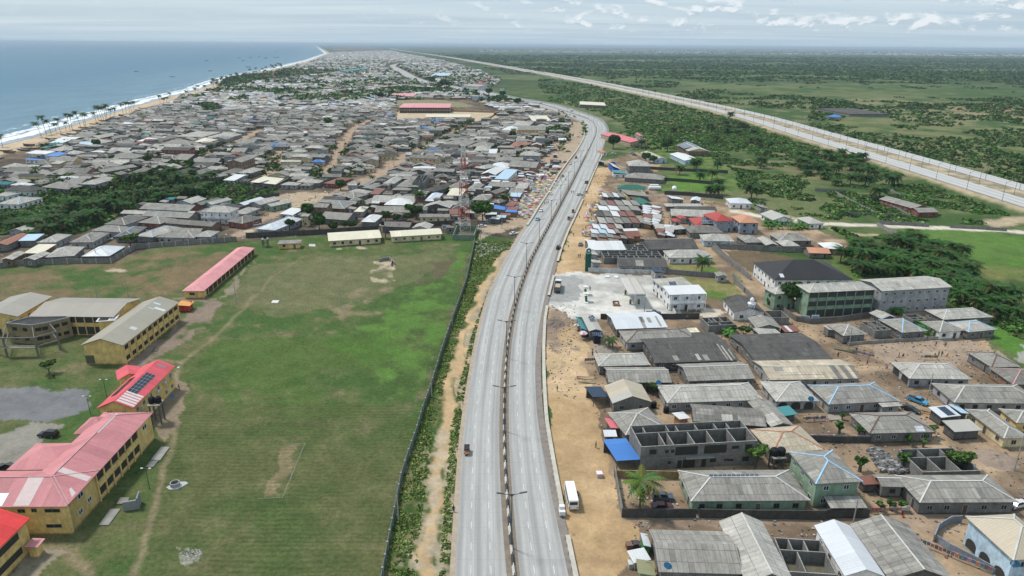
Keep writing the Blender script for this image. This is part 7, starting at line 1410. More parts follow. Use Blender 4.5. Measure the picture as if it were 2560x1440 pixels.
for v_ in VEGS+EXC+MKp: ok &= ~inpoly(x,y,v_)
for pl,wd in streets_w: ok &= dpoly(x,y,pl) > wd/2+cand[:,3]*.55
cand = cand[ok]; x,y = cand[:,0],cand[:,1]; bl = np.zeros(len(x),bool)
F0 = list(FOOT)
for cx,cy,hx,hy,a_ in F0:
 dx,dy = x-cx,y-cy; ca,sa = math.cos(a_),math.sin(a_); bl |= (np.abs(dx*ca+dy*sa) < hx+cand[:,2]*.5) & (np.abs(-dx*sa+dy*ca) < hy+cand[:,3]*.5)
free = cand[~bl]; part = cand[bl]
# small infill in the leftover gaps
inf = []
for c in part:
 for q in range(3):
  px_,py_ = c[0]+rs.uniform(-.5,.5)*c[2],c[1]+rs.uniform(-.5,.5)*c[3]; l_,w_ = rs.uniform(3,7),rs.uniform(3,5.5)
  if not blocked(np.array([px_-l_/2,px_+l_/2,px_,px_]),np.array([py_,py_,py_-w_/2,py_+w_/2]),.4).any() and all(abs(px_-a_[0]) > (l_+a_[2])/2+.3 or abs(py_-a_[1]) > (w_+a_[3])/2+.3 for a_ in inf[-60:]): inf.append((px_,py_,l_,w_,1.))
allc = np.array(list(free)+inf); dd = np.hypot(allc[:,0],allc[:,1]); size = allc[:,2]*allc[:,3]/dd**2; order = np.argsort(-size)
NIND = max(0,300-len(HOUSES)); ind = set(order[:NIND].tolist())
TONES = ['gr','gr','md','md','gr','lt','dk','gr','md','dk','md','lt']; TF = ['lt','lt','gr','gr','md','wb','lt','wb','tan','gr']
sb = MB(); sbp = []
ANG = math.atan2(d2.y,d2.x)
for i,(cx,cy,l_,w_,sc) in enumerate(allc):
 an = ANG+rs.normal()*.05+(.12 if rs.random() < .15 else 0); kind = 'hip' if rs.random() < (.48 if cy < 900 else .8) else 'gable'; r_ = rs.random()
 tone = (TONES if cy < 1000 else TF)[rs.integers(0,12 if cy < 1000 else 10)]
 if r_ < .007: tone = 'blu'
 elif r_ < .03: tone = 'rst'
 elif r_ < .045: tone = 'wh'
 elif r_ < .052: tone = 'tea'
 wc = ['blk','dkb','gry','blk','dkb','brn','gry','crm','blk','tan'][rs.integers(0,10)]; eh = 5.6 if rs.random() < .05 else rs.uniform(2.7,3.4)*(1 if sc < 2 else 1.6)  # dark walls favoured: partly soot, partly painted shade between the houses
 if sc < 1.3 and l_ < 8 and i not in ind: kind = 'shed' if rs.random() < .6 else kind
 ax = 'y' if rs.random() < .22 and w_ > 6 else None
 capp = 'w' if kind == 'hip' and rs.random() < .4 else None
 if i in ind:
  u = Vector((math.cos(an),math.sin(an),0)); n = Vector((-u.y,u.x,0)); a = Vector((cx,cy,0))-u*l_/2-n*w_/2
  H('',0,0,0,kind,tone,wc,capp,world=(a,u,n,l_,w_),eh=eh,ax=ax,metal=tone in ('wh','wb','blu','rst','tea'),fl=2 if eh > 5 else 1,group='crowded grey-roofed town houses'); continue
 ca,sa = math.cos(an),math.sin(an); T = Matrix(((ca,-sa,0,cx),(sa,ca,0,cy),(0,0,1,0),(0,0,0,1))); tmp = MB(); k = rs.uniform(.66,1.18); rc = tuple(c*k for c in RC[tone])
 short = min(l_,w_); axx = ax or ('x' if l_ >= w_ else 'y'); rise = min((.19 if kind == 'hip' else .15)*(short if kind == 'hip' else (w_ if axx == 'x' else l_)),3.5)
 ln_ = roofgeo(tmp,l_,w_,eh,kind,rise,axx,rc,1.,.12); o_ = .5
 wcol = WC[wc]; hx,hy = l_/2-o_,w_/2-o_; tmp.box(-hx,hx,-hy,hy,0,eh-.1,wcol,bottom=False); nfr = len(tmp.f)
 if kind == 'gable' and axx == 'x':
  for s in (-1,1): tmp.face([(s*hx,-s*hy,eh-.1),(s*hx,s*hy,eh-.1),(s*hx,0,eh-.1+rise*.85)],wcol)
 if kind == 'gable' and axx == 'y': tmp.face([(-hx,-hy,eh-.1),(hx,-hy,eh-.1),(0,-hy,eh-.1+rise*.85)],wcol)
 if cy < 1500:
  for q in range(int(l_/3.5)): xx = -hx+(q+.6)*2*hx/max(1,int(l_/3.5)); tmp.box(xx-.5,xx+.5,-hy-.05,-hy-.01,1.,2.05,(.03,.03,.03),bottom=False)
 if capp and cy < 1600:
  for p_,q_ in ln_: tmp.beam((p_[0],p_[1],p_[2]+.04),(q_[0],q_[1],q_[2]+.04),.4,.06,CAPC['w'])
 base = len(sb.v); sb.v += [tuple(T @ Vector(p_)) for p_ in tmp.v]; sb.f += [tuple(j+base for j in f) for f in tmp.f]; sb.c += tmp.c; sb.m += tmp.m
sb.build('distant_houses',[M_ASB],kind='stuff')
# pale specks of towns on the horizon
sb = MB(); rs = np.random.default_rng(5)
for i in range(2600):
 t_ = rs.random(); yy = rs.uniform(9000,13500) if t_ < .75 else rs.uniform(15000,22000); xx = rs.uniform(-.05,.80)*yy; cl_ = fbm(np.array([xx]),np.array([yy]),900,3,60)[0]
 if cl_ < .47: continue
 s = rs.uniform(14,42); h = rs.uniform(6,12)*(1.4 if t_ > .75 else 1); c = [(.62,.61,.58),(.5,.47,.42),(.7,.7,.7),(.52,.28,.18),(.4,.42,.44)][rs.choice(5,p=[.4,.2,.25,.07,.08])]; sb.box(xx-s/2,xx+s/2,yy-s/2,yy+s/2,0,h,c,bottom=False); 
sb.build('horizon_town',[M_GEN],kind='stuff')
# trees between the distant houses
def band2(n,seed,y0,y1,s0,s1,nl,size):
 rs2 = np.random.default_rng(seed); y = y0*(y1/y0)**rs2.uniform(0,1,n*4); x = rs2.uniform(-.7,.25,n*4)*y; m = inpoly(x,y,TOWN) & (x > coastx(y)+40) & (dpoly(x,y,cBl) > 22) & (fbm(x,y,70,3,71) > .47) & ~blocked(x,y,1.)
 for e_ in EXC+MKp: m &= ~inpoly(x,y,e_)
 x,y = x[m][:n],y[m][:n]; clumpset('town_trees',np.stack([x,y,np.full(len(x),1.6)],1),rs2.uniform(s0,s1,len(x)),nl,size,gpick(len(x),seed,-.25),seed,1.)
band2(1500,81,420,1300,1.6,3.4,26,.30); band2(8000,82,1150,9000,3.2,8.,12,.36)
# ================================================================ BOATS
def canoe(L_,w_,c):
 b = MB(); n = 8; secs = []
 for i in range(n+1):
  t = i/n*2-1; wd = w_/2*(1-abs(t)**2.5); x = t*L_/2; z = .9+.5*abs(t)**3; secs.append([(x,-wd,z),(x,-wd*.6,.15+.4*abs(t)**3),(x,wd*.6,.15+.4*abs(t)**3),(x,wd,z)])
 for s,q in zip(secs,secs[1:]):
  for j in range(3): b.face([s[j],q[j],q[j+1],s[j+1]],c); b.face([s[j+1],q[j+1],q[j],s[j]][::1],tuple(k*.6 for k in c))
 h = b.mesh('hull',[M_CON]); b = MB()
 for x in (-.25,.05,.3): b.box(L_*x-.12,L_*x+.12,-w_*.42,w_*.42,.72,.78,(.2,.15,.1))
 return h,b.mesh('thwart',[M_CON])
CAN = [canoe(10,1.7,c) for c in ((.12,.085,.06),(.22,.17,.12),(.10,.11,.13))]
def boat(p,rz,look=None,label=None,s=1.,group=None): t = thing('wooden_canoe',p,rz,label,'boat',group,look,scale=s); h,th = random.choice(CAN); link('hull',h,t); link('thwart',th,t)
for x,y in ((970,511),(1227,548),(1495,506),(1700,414),(1780,409),(1843,406),(1885,416),(1895,412),(1950,409),(1975,410),(1470,434),(1765,479),(1730,433),(1968,374),(1290,352)): boat(G('R1',x,y,.1),random.uniform(-.2,.2),'dark fishing boat afloat',s=1.5 if y > 480 else 2.2,group='fishing boats at sea')
for i in range(64):
 t_ = random.random(); yy = 520+t_*520; xx = float(coastx(yy))+random.uniform(26,48)-t_*4; p = PX((xx,yy,0))
 if p[0] > -10: boat(Vector((xx,yy,0)),random.uniform(-.25,.35),'wooden canoe drawn up on the sand',group='canoes drawn up on the beach',s=random.uniform(.9,1.3))
# ================================================================ LITTER, RUBBLE, YARD THINGS
def litter(name,polyF,n,seed,s0,s1,cols,h=.25):
 x,y = scatter(polyF,n*3,seed); m = ~blocked(x,y,.1); x,y = x[m][:n],y[m][:n]; rs2 = np.random.default_rng(seed); b = MB()
 for a_,c_ in zip(x,y): l_,w_ = rs2.uniform(s0,s1,2); an = rs2.uniform(0,3.1); M_ = Matrix.Translation((a_,c_,0)) @ Matrix.Rotation(an,4,'Z') @ Matrix.Rotation(rs2.uniform(-.25,.25),4,'X'); b.box(-l_/2,l_/2,-w_/2,w_/2,.0,rs2.uniform(.08,h),tuple(np.array(cols[rs2.integers(len(cols))])*rs2.uniform(.7,1.2)),M_,bottom=False)
 b.build(name,[M_CON],kind='stuff')
LC = [(.45,.44,.42),(.30,.28,.25),(.12,.11,.10),(.18,.13,.09),(.12,.15,.2),(.22,.10,.08),(.24,.22,.2),(.10,.09,.08)]
litter('litter',[(1480,830),(1620,815),(2060,800),(2400,800),(2560,930),(2560,1440),(1620,1440),(1520,1200),(1480,1000)],1700,91,.12,.55,LC)
litter('litter',[(1470,420),(1780,480),(1800,560),(1640,680),(1480,680)],500,92,.2,1.,LC); litter('litter',[(0,480),(600,470),(1300,440),(1290,590),(640,595),(0,655)],900,93,.3,1.2,LC)
litter('litter',[(1366,760),(1440,760),(1450,1000),(1380,1000)],260,94,.1,.5,[(.12,.10,.08),(.3,.25,.2),(.5,.48,.45)]); litter('white_rubble',[(445,1385),(470,1372),(500,1374),(508,1386),(490,1404),(455,1402)],110,95,.08,.3,[(.42,.41,.38),(.28,.27,.24)],.1)
litter('white_rubble',[(1190,605),(1280,620),(1215,640),(1185,650)],160,96,.2,1.,[(.5,.48,.45),(.3,.29,.27)]); litter('beach_litter',[(60,372),(340,300),(420,265),(440,275),(330,320),(80,400)],260,97,.5,2.2,LC[1:4])
litter('rubble_heap',[(2168,1125),(2200,1125),(2270,1180),(2250,1185),(2200,1180)],520,98,.3,1.0,[(.16,.155,.15),(.28,.27,.26),(.10,.10,.10)],.9); litter('rubble_heap',[(2015,1420),(2035,1360),(1985,1355),(1960,1380)],200,99,.15,.5,[(.4,.38,.36),(.2,.19,.18)],.4)
b = MB()
def stack(v,x,y,L_,n,rz,label,c=(.45,.34,.23)):
 t = thing('plank_stack',G(v,x,y),rz,label,'planks'); rs3 = random.Random(int(x)); b = MB()
 for i in range(n): q = rs3.uniform(-.9,.9); r_ = rs3.uniform(-.18,.18); M_ = Matrix.Rotation(r_,4,'Z'); b.box(-L_/2,L_/2,q,q+.25,.08*(i//3),.08*(i//3)+.07,tuple(k*rs3.uniform(.6,1.2) for k in c),M_)
 b.build('plank',[M_GEN],t)
stack('S5',175,745,5,12,0,'upper stack of sawn planks at the sandy roadside'); stack('S5',190,785,5,12,-.1,'lower stack of sawn planks at the sandy roadside'); stack('S6',800,290,6,26,-.5,'loose pile of grey timber at the playground corner',(.25,.2,.16)); stack('S8',1820,440,5,12,.9,'leaning boards inside the roofless block house',(.4,.37,.33)); stack('S6',1580,880,3,6,-.6,'orange planks beside the sheet-roofed shack',(.5,.25,.1))
def laundry(v,x,y,L_,n,rz,label):
 t = thing('washing_line',G(v,x,y),rz,label,'laundry'); b = MB(); rs3 = random.Random(int(x+y))
 for sx in (-L_/2,L_/2): b.box(sx-.04,sx+.04,-.04,.04,0,1.5,(.2,.15,.1))
 b.build('post',[M_GEN],t); b = MB()
 for i in range(n): x_ = -L_/2+L_*(i+.5)/n; w_ = L_/n*.42; b.box(x_-w_,x_+w_,-.12,.12,.55+rs3.uniform(0,.3),1.48,tuple(.5*q_+.12 for q_ in CL[rs3.choice(cn)]))
 b.build('clothes',[M_GEN],t)
laundry('S6',510,960,6,9,.1,'crowded washing rack in the yard before the arched porch'); laundry('S6',750,1140,20,34,-.02,'long row of washing on the dark wall behind two saplings'); laundry('S6',960,340,7,9,-.7,'washing on the fence at the playground corner'); laundry('S6',1600,375,5,5,0,'white washing behind the arched side porch house'); laundry('S8',1080,845,8,9,.05,'washing row behind three small saplings'); laundry('S8',1760,1310,16,24,-.72,'long washing line at the slate and yellow wall'); laundry('S2',1450,1090,5,7,0,'washing on the dark wall right of the forecourt'); laundry('S5',232,585,4,6,.1,'white washing at the sandy roadside')
for v,x,y,c,lb in (('S6',1240,640,0,''),): pass
for v,x0,y0,x1,y1,c_,k,lb in (('S6',1720,925,1905,905,1,'wb','patchwork sheet shack with silver and navy roof in the lane'),('S6',1905,895,1990,888,1,'lbl','small pale blue shack end of the patchwork row'),('S6',1845,1060,2110,1045,1,'lt','open shelter with pale sheet canopy beside the lane')):
 H(v,(x0,y0),(x1,y1),4.6,'shed',k,'dkb',eh=2.7,metal=True,win=False,name='shack',cat='shack',label=lb,patch=[(.4,.8,.1,.9,'nvy')] if 'navy' in lb else None)
def dish(v,x,y,h,label,c=(.12,.38,.62)):
 t = thing('satellite_dish',G(v,x,y,h),-.5,label,'satellite dish'); b = MB(); n = 14
 R3 = [[(r*math.cos(q*2*math.pi/n),-d,r*math.sin(q*2*math.pi/n)+1.1) for q in range(n)] for r,d in ((.05,-.18),(.4,-.1),(.75,.06))]
 for a_,b_ in zip(R3,R3[1:]):
  for i in range(n): j = (i+1) % n; b.face([a_[i],a_[j],b_[j],b_[i]],c); b.face([b_[i],b_[j],a_[j],a_[i]],c)
 b.build('reflector',[M_GEN],t); b = MB(); b.cyl((0,.2,0),(0,.1,1.0),.04,.04,6,(.3,.3,.3)); b.build('mast',[M_GEN],t)
dish('S5',905,820,3.3,'blue dish at the left end of the longest hipped roof'); dish('S5',2425,985,3.2,'blue dish above the arched porch'); dish('S7',990,1395,3.6,'pale blue dish on the wide low roof at the bottom'); dish('R6',1640,1135,1.6,'blue dish on a pole near the twin tanks'); dish('S8',2250,1370,4,'blue dish at the peach roofed house')
# compound-house solar row and other arrays
def flatpanel(v,pts,z,nx,ny,label,name='solar_panel'):
 P = [G(v,x,y,z[i]) for i,(x,y) in enumerate(pts)]; c0 = sum(P,Vector())/4; t = thing(name,c0,0,label,'solar panels'); b = MB()
 f = lambda u,w_: (P[0]*(1-u)+P[1]*u)*(1-w_)+(P[3]*(1-u)+P[2]*u)*w_-c0
 for i in range(nx):
  for j in range(ny): b.face([f((i+.05)/nx,(j+.06)/ny)+Vector((0,0,.06)),f((i+.95)/nx,(j+.06)/ny)+Vector((0,0,.06)),f((i+.95)/nx,(j+.94)/ny)+Vector((0,0,.06)),f((i+.05)/nx,(j+.94)/ny)+Vector((0,0,.06))],(.02,.03,.06))
 b.build('cells',[M_GLS],t); b = MB(); b.face([f(0,0),f(1,0),f(1,1),f(0,1)],(.45,.47,.5)); b.build('frame',[M_GEN],t)
flatpanel('S7',[(1345,590),(1775,584),(1768,568),(1345,570)],(5.3,5.3,5.1,5.1),11,1,'row of eleven navy solar panels along the compound house ridge')
flatpanel('S2',[(1340,748),(1420,748),(1385,692),(1318,695)],(6.1,6.1,6.5,6.5),5,4,'solar array on the white station roof'); flatpanel('S2',[(1665,78),(1790,80),(1780,22),(1675,20)],(4.3,4.3,5.2,5.2),6,2,'solar array on the deep red roof')
flatpanel('S1',[(1735,472),(1890,445),(1770,392),(1665,432)],(5.2,6.6,6.6,5.2),6,4,'blue solar array on the gabled hall'); flatpanel('S5',[(225,175),(270,140),(245,108),(200,130)],(4.1,4.6,4.6,4.1),3,2,'small dark solar array on the roadside shop'); flatpanel('S5',[(250,320),(348,322),(345,285),(245,285)],(2.9,2.9,3.4,3.4),5,1,'row of grey panels over the dark blue kiosk')
flatpanel('S8',[(2290,960),(2320,930),(2420,1110),(2400,1130)],(7.2,7.6,7.6,7.2),1,6,'strip of black panels on the peach tiled roof')
for v,x,y,c,lb in (('S7',662,1200,(.12,.07,.05),'brown wooden crate at the sandy roadside'),('S7',710,1190,(.04,.04,.045),'black crate next to the brown one'),('S7',405,588,(.5,.4,.45),'small pink and white stand alone on the sand'),('S7',680,1360,(.35,.36,.35),'grey block near the white sheet hut at the bottom')):
 t = thing('crate',G(v,x,y),.1,lb,'crate'); b = MB(); b.box(-.6,.6,-.6,.6,0,1.0,c); b.build('box',[M_GEN],t); b = MB(); b.box(-.65,.65,-.65,.65,1.001,1.08,tuple(min(1,k*1.6) for k in c)); b.build('lid',[M_GEN],t)
H('S7',(700,1330),(850,1300),(690,1225),'shed','wh','gry',eh=2.2,metal=True,win=False,name='hut',cat='hut',label='hut with crumpled white roof at the bottom roadside'); H('S7',(735,1430),(890,1440),(715,1305),'shed',(.25,.25,.14),'grn',eh=2.3,metal=True,win=False,name='hut',cat='hut',label='hut with olive ribbed roof at the bottom roadside')
H('S7',(785,1190),(850,1190),(765,1080),'shed','wb',(.05,.25,.08),eh=2.4,metal=True,win=False,name='kiosk',cat='kiosk',label='green kiosk leaning on the wide low grey house')
H('S7',(450,245),(560,245),(430,195),'shed','wb','org',eh=2.2,metal=True,win=False,openf=True,name='hut',cat='hut',label='silvery roofed hut on posts above the blue lean-to'); H('S7',(500,185),(605,175),(480,95),'shed','red','dkb',eh=2.4,metal=True,win=False,name='hut',cat='hut',label='pinkish-red roofed hut at the side of the roadside house')
for v,x,y,L_,h,an,c1,lb in (('S4',757,600,3.2,1.6,-.3,(.1,.25,.5),'blue and white signboard at the school gate, left one'),('S4',842,605,2.6,2.0,0,(.15,.4,.6),'blue and white signboard at the school gate, right one'),('T6',345,525,4,2.,0,(.15,.3,.4),'faded blue poster board on the dark wall by the mast'),('D4',1920,745,9,8,.2,(.62,.62,.6),'large pale billboard in the scrub beside the far highway')):
 t = thing('signboard',G(v,x,y),an,lb,'sign'); b = MB(); b.box(-L_/2,L_/2,-.06,.06,.5,.5+h,(.62,.63,.62)); b.box(-L_*.4,L_*.4,-.08,-.061,.5+h*.25,.5+h*.8,c1); b.build('board',[M_GEN],t); b = MB(); b.box(-L_*.4,-L_*.4+.1,.07,.14,0,.5+h,(.3,.3,.3)); b.box(L_*.4-.1,L_*.4,.07,.14,0,.5+h,(.3,.3,.3)); b.build('post',[M_GEN],t)
# white pitch line stones
c0 = G('F',705,1180); t = thing('pitch_border',c0,0,'white dotted border of the old pitch corner in the field','border'); b = MB()
for (xa,ya),(xb,yb) in (((714,1112),(762,1109)),((762,1109),(706,1245)),((706,1245),(641,1247))):
 p,q = G('F',xa,ya),G('F',xb,yb); n_ = int((q-p).length/.55)
 for i in range(n_): m_ = p.lerp(q,i/n_)-c0+Vector((random.uniform(-.06,.06),random.uniform(-.06,.06),0)); b.box(m_.x-.13,m_.x+.13,m_.y-.08,m_.y+.1,0,.08,(.30,.29,.25))
b.build('stone',[M_CON],t)
def mound(v,x,y,r_,h,c,label):
 b = MB(); rs3 = np.random.default_rng(int(x)); n,m_ = 18,5; rg = []
 for k in range(m_+1):
  rr_ = r_*(1-k/m_); rg.append([(rr_*math.cos(2*math.pi*i/n)*(1+rs3.uniform(-.12,.12)),rr_*math.sin(2*math.pi*i/n)*(1+rs3.uniform(-.12,.12)),h*(1-(rr_/r_)**1.6)*rs3.uniform(.85,1.1)-.02) for i in range(n)])
 for a_,b_ in zip(rg,rg[1:]):
  for i in range(n): j = (i+1) % n; b.face([a_[i],a_[j],b_[j],b_[i]],c)
 b.build('earth_mound',[M_DUST],None,loc=G(v,x,y),label=label,cat='mound')
mound('D1',1375,35,4.2,1.3,(.17,.135,.11),'dark spoil heap at the upper end of the long roadside wall'); mound('D1',1380,440,3.8,.8,(.42,.31,.18),'sandy heap beside the long roadside wall'); mound('S8',2090,340,4.5,1.2,(.26,.20,.16),'brown earth heap at the right-hand lane junction'); mound('S5',370,455,3.4,.7,(.25,.22,.19),'grey gravel heap below the small coconut palm'); mound('R4',2240,640,2.6,.7,(.5,.42,.3),'pale sand heap on the dirt street'); mound('D3',680,780,3.,.6,(.15,.12,.09),'dark refuse heap on the sandy market corner')
# ================================================================ VEGETATION
def palmmesh(nf,fl,droop,seed,green,R_=None,seg=7,brown=0):
 rs = random.Random(seed); b = MB()
 for i in range(nf):
  az = i*2.399+rs.uniform(-.2,.2); el = (1-i/nf)*1.15-.35+rs.uniform(-.12,.12); L_ = fl*rs.uniform(.82,1.1); dr = droop*rs.uniform(.8,1.2)
  d = Vector((math.cos(az),math.sin(az),0)); sd_ = Vector((-d.y,d.x,0)); pts = []
  for k in range(seg+1):
   s = k/seg; a = el-dr*s*s*1.3
   pts.append((d*math.cos(el-dr*s*.55)*L_*s+Vector((0,0,1))*(math.sin(el)*L_*s-dr*L_*.55*s*s)))
  g = tuple(c*rs.uniform(.65,1.4) for c in green)
  if rs.random() < brown and i > nf*.65: g = (.16,.11,.05)
  for k in range(seg):
   p,q = pts[k],pts[k+1]; w_ = L_*.24*math.sin(math.pi*min(1,(k+.7)/seg*.92+.06))+.05
   fw = (q-p)
   for sgn in (-1,1):
    tip = (p+q)/2+sd_*sgn*w_+fw*.75-Vector((0,0,w_*.5)); g2_ = tuple(c*rs.uniform(.8,1.2) for c in g)
    b.face([p,q,tip],g2_); tip2 = p+sd_*sgn*w_*.85+fw*.45-Vector((0,0,w_*.4)); b.face([p,(p+q)/2,tip2],g2_)
 return b.mesh('crown',[M_LEAF])
OILG,COCG = (.036,.078,.020),(.048,.082,.026)
PALMC = [palmmesh(34,4.6,.9,s,OILG,brown=.25) for s in (1,2,3)]; COCC = [palmmesh(20,4.0,1.0,s,COCG,brown=.15) for s in (4,5)]; YOUNG = palmmesh(22,4.4,.95,9,(.085,.125,.035),brown=.3)
def trunkmesh(h,r0_,r1_,lean,c=(.14,.12,.095),n=5):
 b = MB(); P = [Vector((lean*(i/n)**1.6,0,h*i/n)) for i in range(n+1)]
 for i in range(n): b.cyl(P[i],P[i+1],r0_+(r1_-r0_)*i/n,r0_+(r1_-r0_)*(i+1)/n,7,c,caps=(i in (0,n-1)))
 return b.mesh('trunk',[M_CON]),P[-1]
TRK = {}
def palm(p,h,kind='oil',look=None,label=None,s=1.,lean=0,group=None,rz=None):
 k = (round(h),kind,round(lean,1))
 if k not in TRK: TRK[k] = trunkmesh(round(h),.3 if kind == 'oil' else .2,.24 if kind == 'oil' else .12,lean)
 tm,top = TRK[k]; t = thing('palm_tree',p,rz if rz is not None else random.uniform(0,6.28),label,'palm tree',group,None if label else look,scale=s)
 link('trunk',tm,t); link('crown',(YOUNG if kind == 'young' else random.choice(PALMC if kind == 'oil' else COCC)),t,loc=top,rot=random.uniform(0,6)); return t
def leafcrown(R_,n,lobes,seed,green,sz=.55,flat=.8):
 rs = np.random.default_rng(seed); b = MB(); cs = []
 for i in range(lobes):
  a = rs.uniform(0,6.28); r = R_*.62*math.sqrt(rs.uniform(0,1)); cs.append((r*math.cos(a),r*math.sin(a),rs.uniform(-.25,.55)*R_*flat,R_*rs.uniform(.30,.52)))
 for i in range(n):
  c = cs[rs.integers(lobes)]; d = rs.normal(size=3); d /= np.linalg.norm(d); rr_ = c[3]*rs.uniform(.7,1.08); p = np.array([c[0]+d[0]*rr_,c[1]+d[1]*rr_,c[2]+d[2]*rr_*flat])
  nn = d+rs.normal(size=3)*.5; nn /= np.linalg.norm(nn); a = np.cross(nn,[0,0,1.]); a /= np.linalg.norm(a)+1e-6; e = np.cross(nn,a); s = sz*rs.uniform(.6,1.4); k = rs.uniform(.55,1.55)
  g = tuple(float(x*k) for x in green); b.face([tuple(p-a*s),tuple(p-e*s*.8),tuple(p+a*s),tuple(p+e*s*.8)],g)
 return b.mesh('crown',[M_LEAF])
TREEC = [leafcrown(3.6,1500,11,s,(.036,.082,.016),.42) for s in (1,2)]; TREEL = leafcrown(3.2,700,9,5,(.07,.12,.03),.42,.55); SMALLC = leafcrown(1.0,120,4,7,(.06,.125,.03),.28)
def limbs(h,R_):
 b = MB(); b.cyl((0,0,0),(0,0,h),.28,.18,8,(.12,.10,.08))
 for i in range(5): a = i*1.26; b.cyl((0,0,h*.8),(math.cos(a)*R_*.6,math.sin(a)*R_*.6,h+R_*.35),.13,.05,6,(.12,.10,.08))
 return b.mesh('trunk',[M_CON])
LIMB = limbs(2.4,3.4); LIMBS = limbs(1.2,1.0)
def tree(v,x,y,s,label=None,look='dark round leafy tree',cm=None,group=None,z=0):
 t = thing('leafy_tree',G(v,x,y) if v else Vector((x,y,0)),random.uniform(0,6),label,'tree',group,None if label else look,scale=s)
 link('trunk',LIMB,t); link('crown',cm or random.choice(TREEC),t,loc=(0,0,4.2)); return t
def small(v,x,y,s=1.,look='small bright green sapling'):
 t = thing('sapling',G(v,x,y),random.uniform(0,6),None,'plant',None,look,scale=s); link('trunk',LIMBS,t); link('crown',SMALLC,t,loc=(0,0,1.7))
for x,y,s in ((615,580,1.15),(700,640,.9),(715,700,1.1),(455,700,.85)): tree('R5',x,y,s,look='dark dense mango tree')
tree('R5',905,345,1.05,'dark leafy tree standing above the rust-streaked shed roofs'); tree('R5',1590,600,1.1,'dark round tree beside the long red-walled house right of the white pyramid'); tree('T6',680,455,1.75,'widest olive tree beside the mast compound'); tree('T1',1110,0,.1) if False else None
tree('R4',1180,800,1.2,'bright green spreading tree at the corner of the field wall',cm=TREEL)
tree('R6',470,890,.7,'low pale green bushy tree alone on the school lawn',cm=TREEL); tree('S4',665,500,1.5,'dark flat-topped tree in front of the green school'); tree('S1',985,475,1.9,'big dark tree beside the highway gatehouse'); tree('S1',1560,500,1.8,'big dark tree left of the solar roofed hall'); tree('S1',1330,620,1.2,'left small dark tree at the clinic'); tree('S1',1412,630,1.0,'right small dark tree at the clinic')
tree('S5',1755,345,.75,'papaya-like tree in the junk yard',cm=TREEL); tree('S7',1745,505,.9,'leafy green bush behind the solar compound house',cm=TREEL); tree('S8',1690,440,.8,'left young tree growing inside the roofless block house',cm=TREEL); tree('S8',1770,440,.75,'right young tree growing inside the roofless block house',cm=TREEL); tree('S5',830,900,.6,'small yellow-green bush behind the tan gabled house',cm=TREEL)
for v,x,y,s in (('R5',1310,620,.8),('R5',1415,630,.7),('R5',1500,625,.7),('R5',1020,700,.7),('R5',940,690,.6),('R5',840,725,.8),('D3',110,420,1.2),('D3',690,260,1.1),('T1',2000,600,.8),('T1',1720,360,1.2),('T2',210,640,1),('T2',960,720,1),('T3',570,140,1.4),('T3',1080,400,1),('T6',20,395,1.),('D4',60,850,2),('D4',1050,690,3),('D4',850,610,2.6),('D4',780,770,2.),('D4',2150,940,1.8),('D4',1720,790,2),('D4',1925,820,1.8),('T7',240,440,.1))[:-1]: tree(v,x,y,s,look='dark leafy tree')
for v,x,y,s in (('S6',745,1085,1.5),('S6',935,1105,1.3),('S6',1395,1180,1.1),('S6',1560,1150,1.),('S6',1610,1110,1.5),('S6',1545,1205,.9),('S8',985,830,1.),('S8',1075,815,1.),('S8',1190,815,1.),('S6',775,945,.8),('S5',1640,290,1.3),('S4',470,490,1.5),('S8',790,450,1.6),('S8',1190,400,1.6),('S8',1240,420,1.2),('S5',1870,280,1.3)): small(v,x,y,s)
palm(G('S7',752,860),5.5,'young',label='large young coconut palm with yellowing fronds in the car courtyard',s=1.15); palm(G('S2',1668,605),6,label='lone oil palm in the grassy plot in front of the light hipped house'); palm(G('S5',418,438),3.6,'coco',label='small coconut palm beside the roadside shop',s=.75); palm(G('R5',610,660),5,'coco',label='coconut palm on bare sand between the mango trees')
palm(G('R5',1615,500),8,'oil',label='tall palm rising beside the round tree behind the cream buildings',s=1.1); palm(G('R5',1108,560),11,'coco',label='slender tall palm next to the cream pyramid roof',s=.7); palm(G('R5',1190,270),5,'coco',look='coconut palm in the town',s=.8); palm(G('R5',2380,470),5,'oil',look='oil palm in the town')
for x,y in ((1690,750),(2030,815),(1905,820),(2105,960),(2055,965),(2010,960),(2095,880),(1845,690),(2090,700),(1620,300),(1690,300),(1870,300),(2040,300),(2075,410),(1285,470),(440,215)): palm(G('S1',x,y),random.choice([4,5,6]),look='spreading oil palm',s=1.15)
for x,y in ((1375,205),(1480,290),(1550,200),(1590,190),(1455,300),(120,70),(530,290),(600,60)): palm(G('S3',x,y),5,look='bushy dark oil palm',s=1.5)
for x,y in ((620,880),(680,960)): palm(G('T1',x,y),11 if y > 900 else 5,'coco',look='coconut palm in the crowded town',s=.9)
# banana plants
BAN = palmmesh(9,2.6,.8,21,(.07,.15,.03),seg=4)
def banana(p,look='broad-leaved banana plant',s=1.):
 t = thing('banana_plant',p,random.uniform(0,6),None,'banana plant','banana plants',look,scale=s); link('leaf_crown',BAN,t,loc=(0,0,1.6)); link('stem',TRK.setdefault('ban',trunkmesh(1.7,.15,.1,0,(.12,.14,.05)))[0],t)
for i in range(26): a = random.random(); banana(G('S3',640+random.uniform(0,330),520-random.uniform(0,50)-(a*10)),s=1.3)
for x,y in ((1480,545),(1510,535),(1530,550),(1460,530),(1740,700),(1790,715),(1810,690),(1770,680),(1720,670)): banana(G('S4',x,y),s=1.2)
for x,y in ((1600,320),(1620,340),(1590,300)): banana(G('S5',x,y))
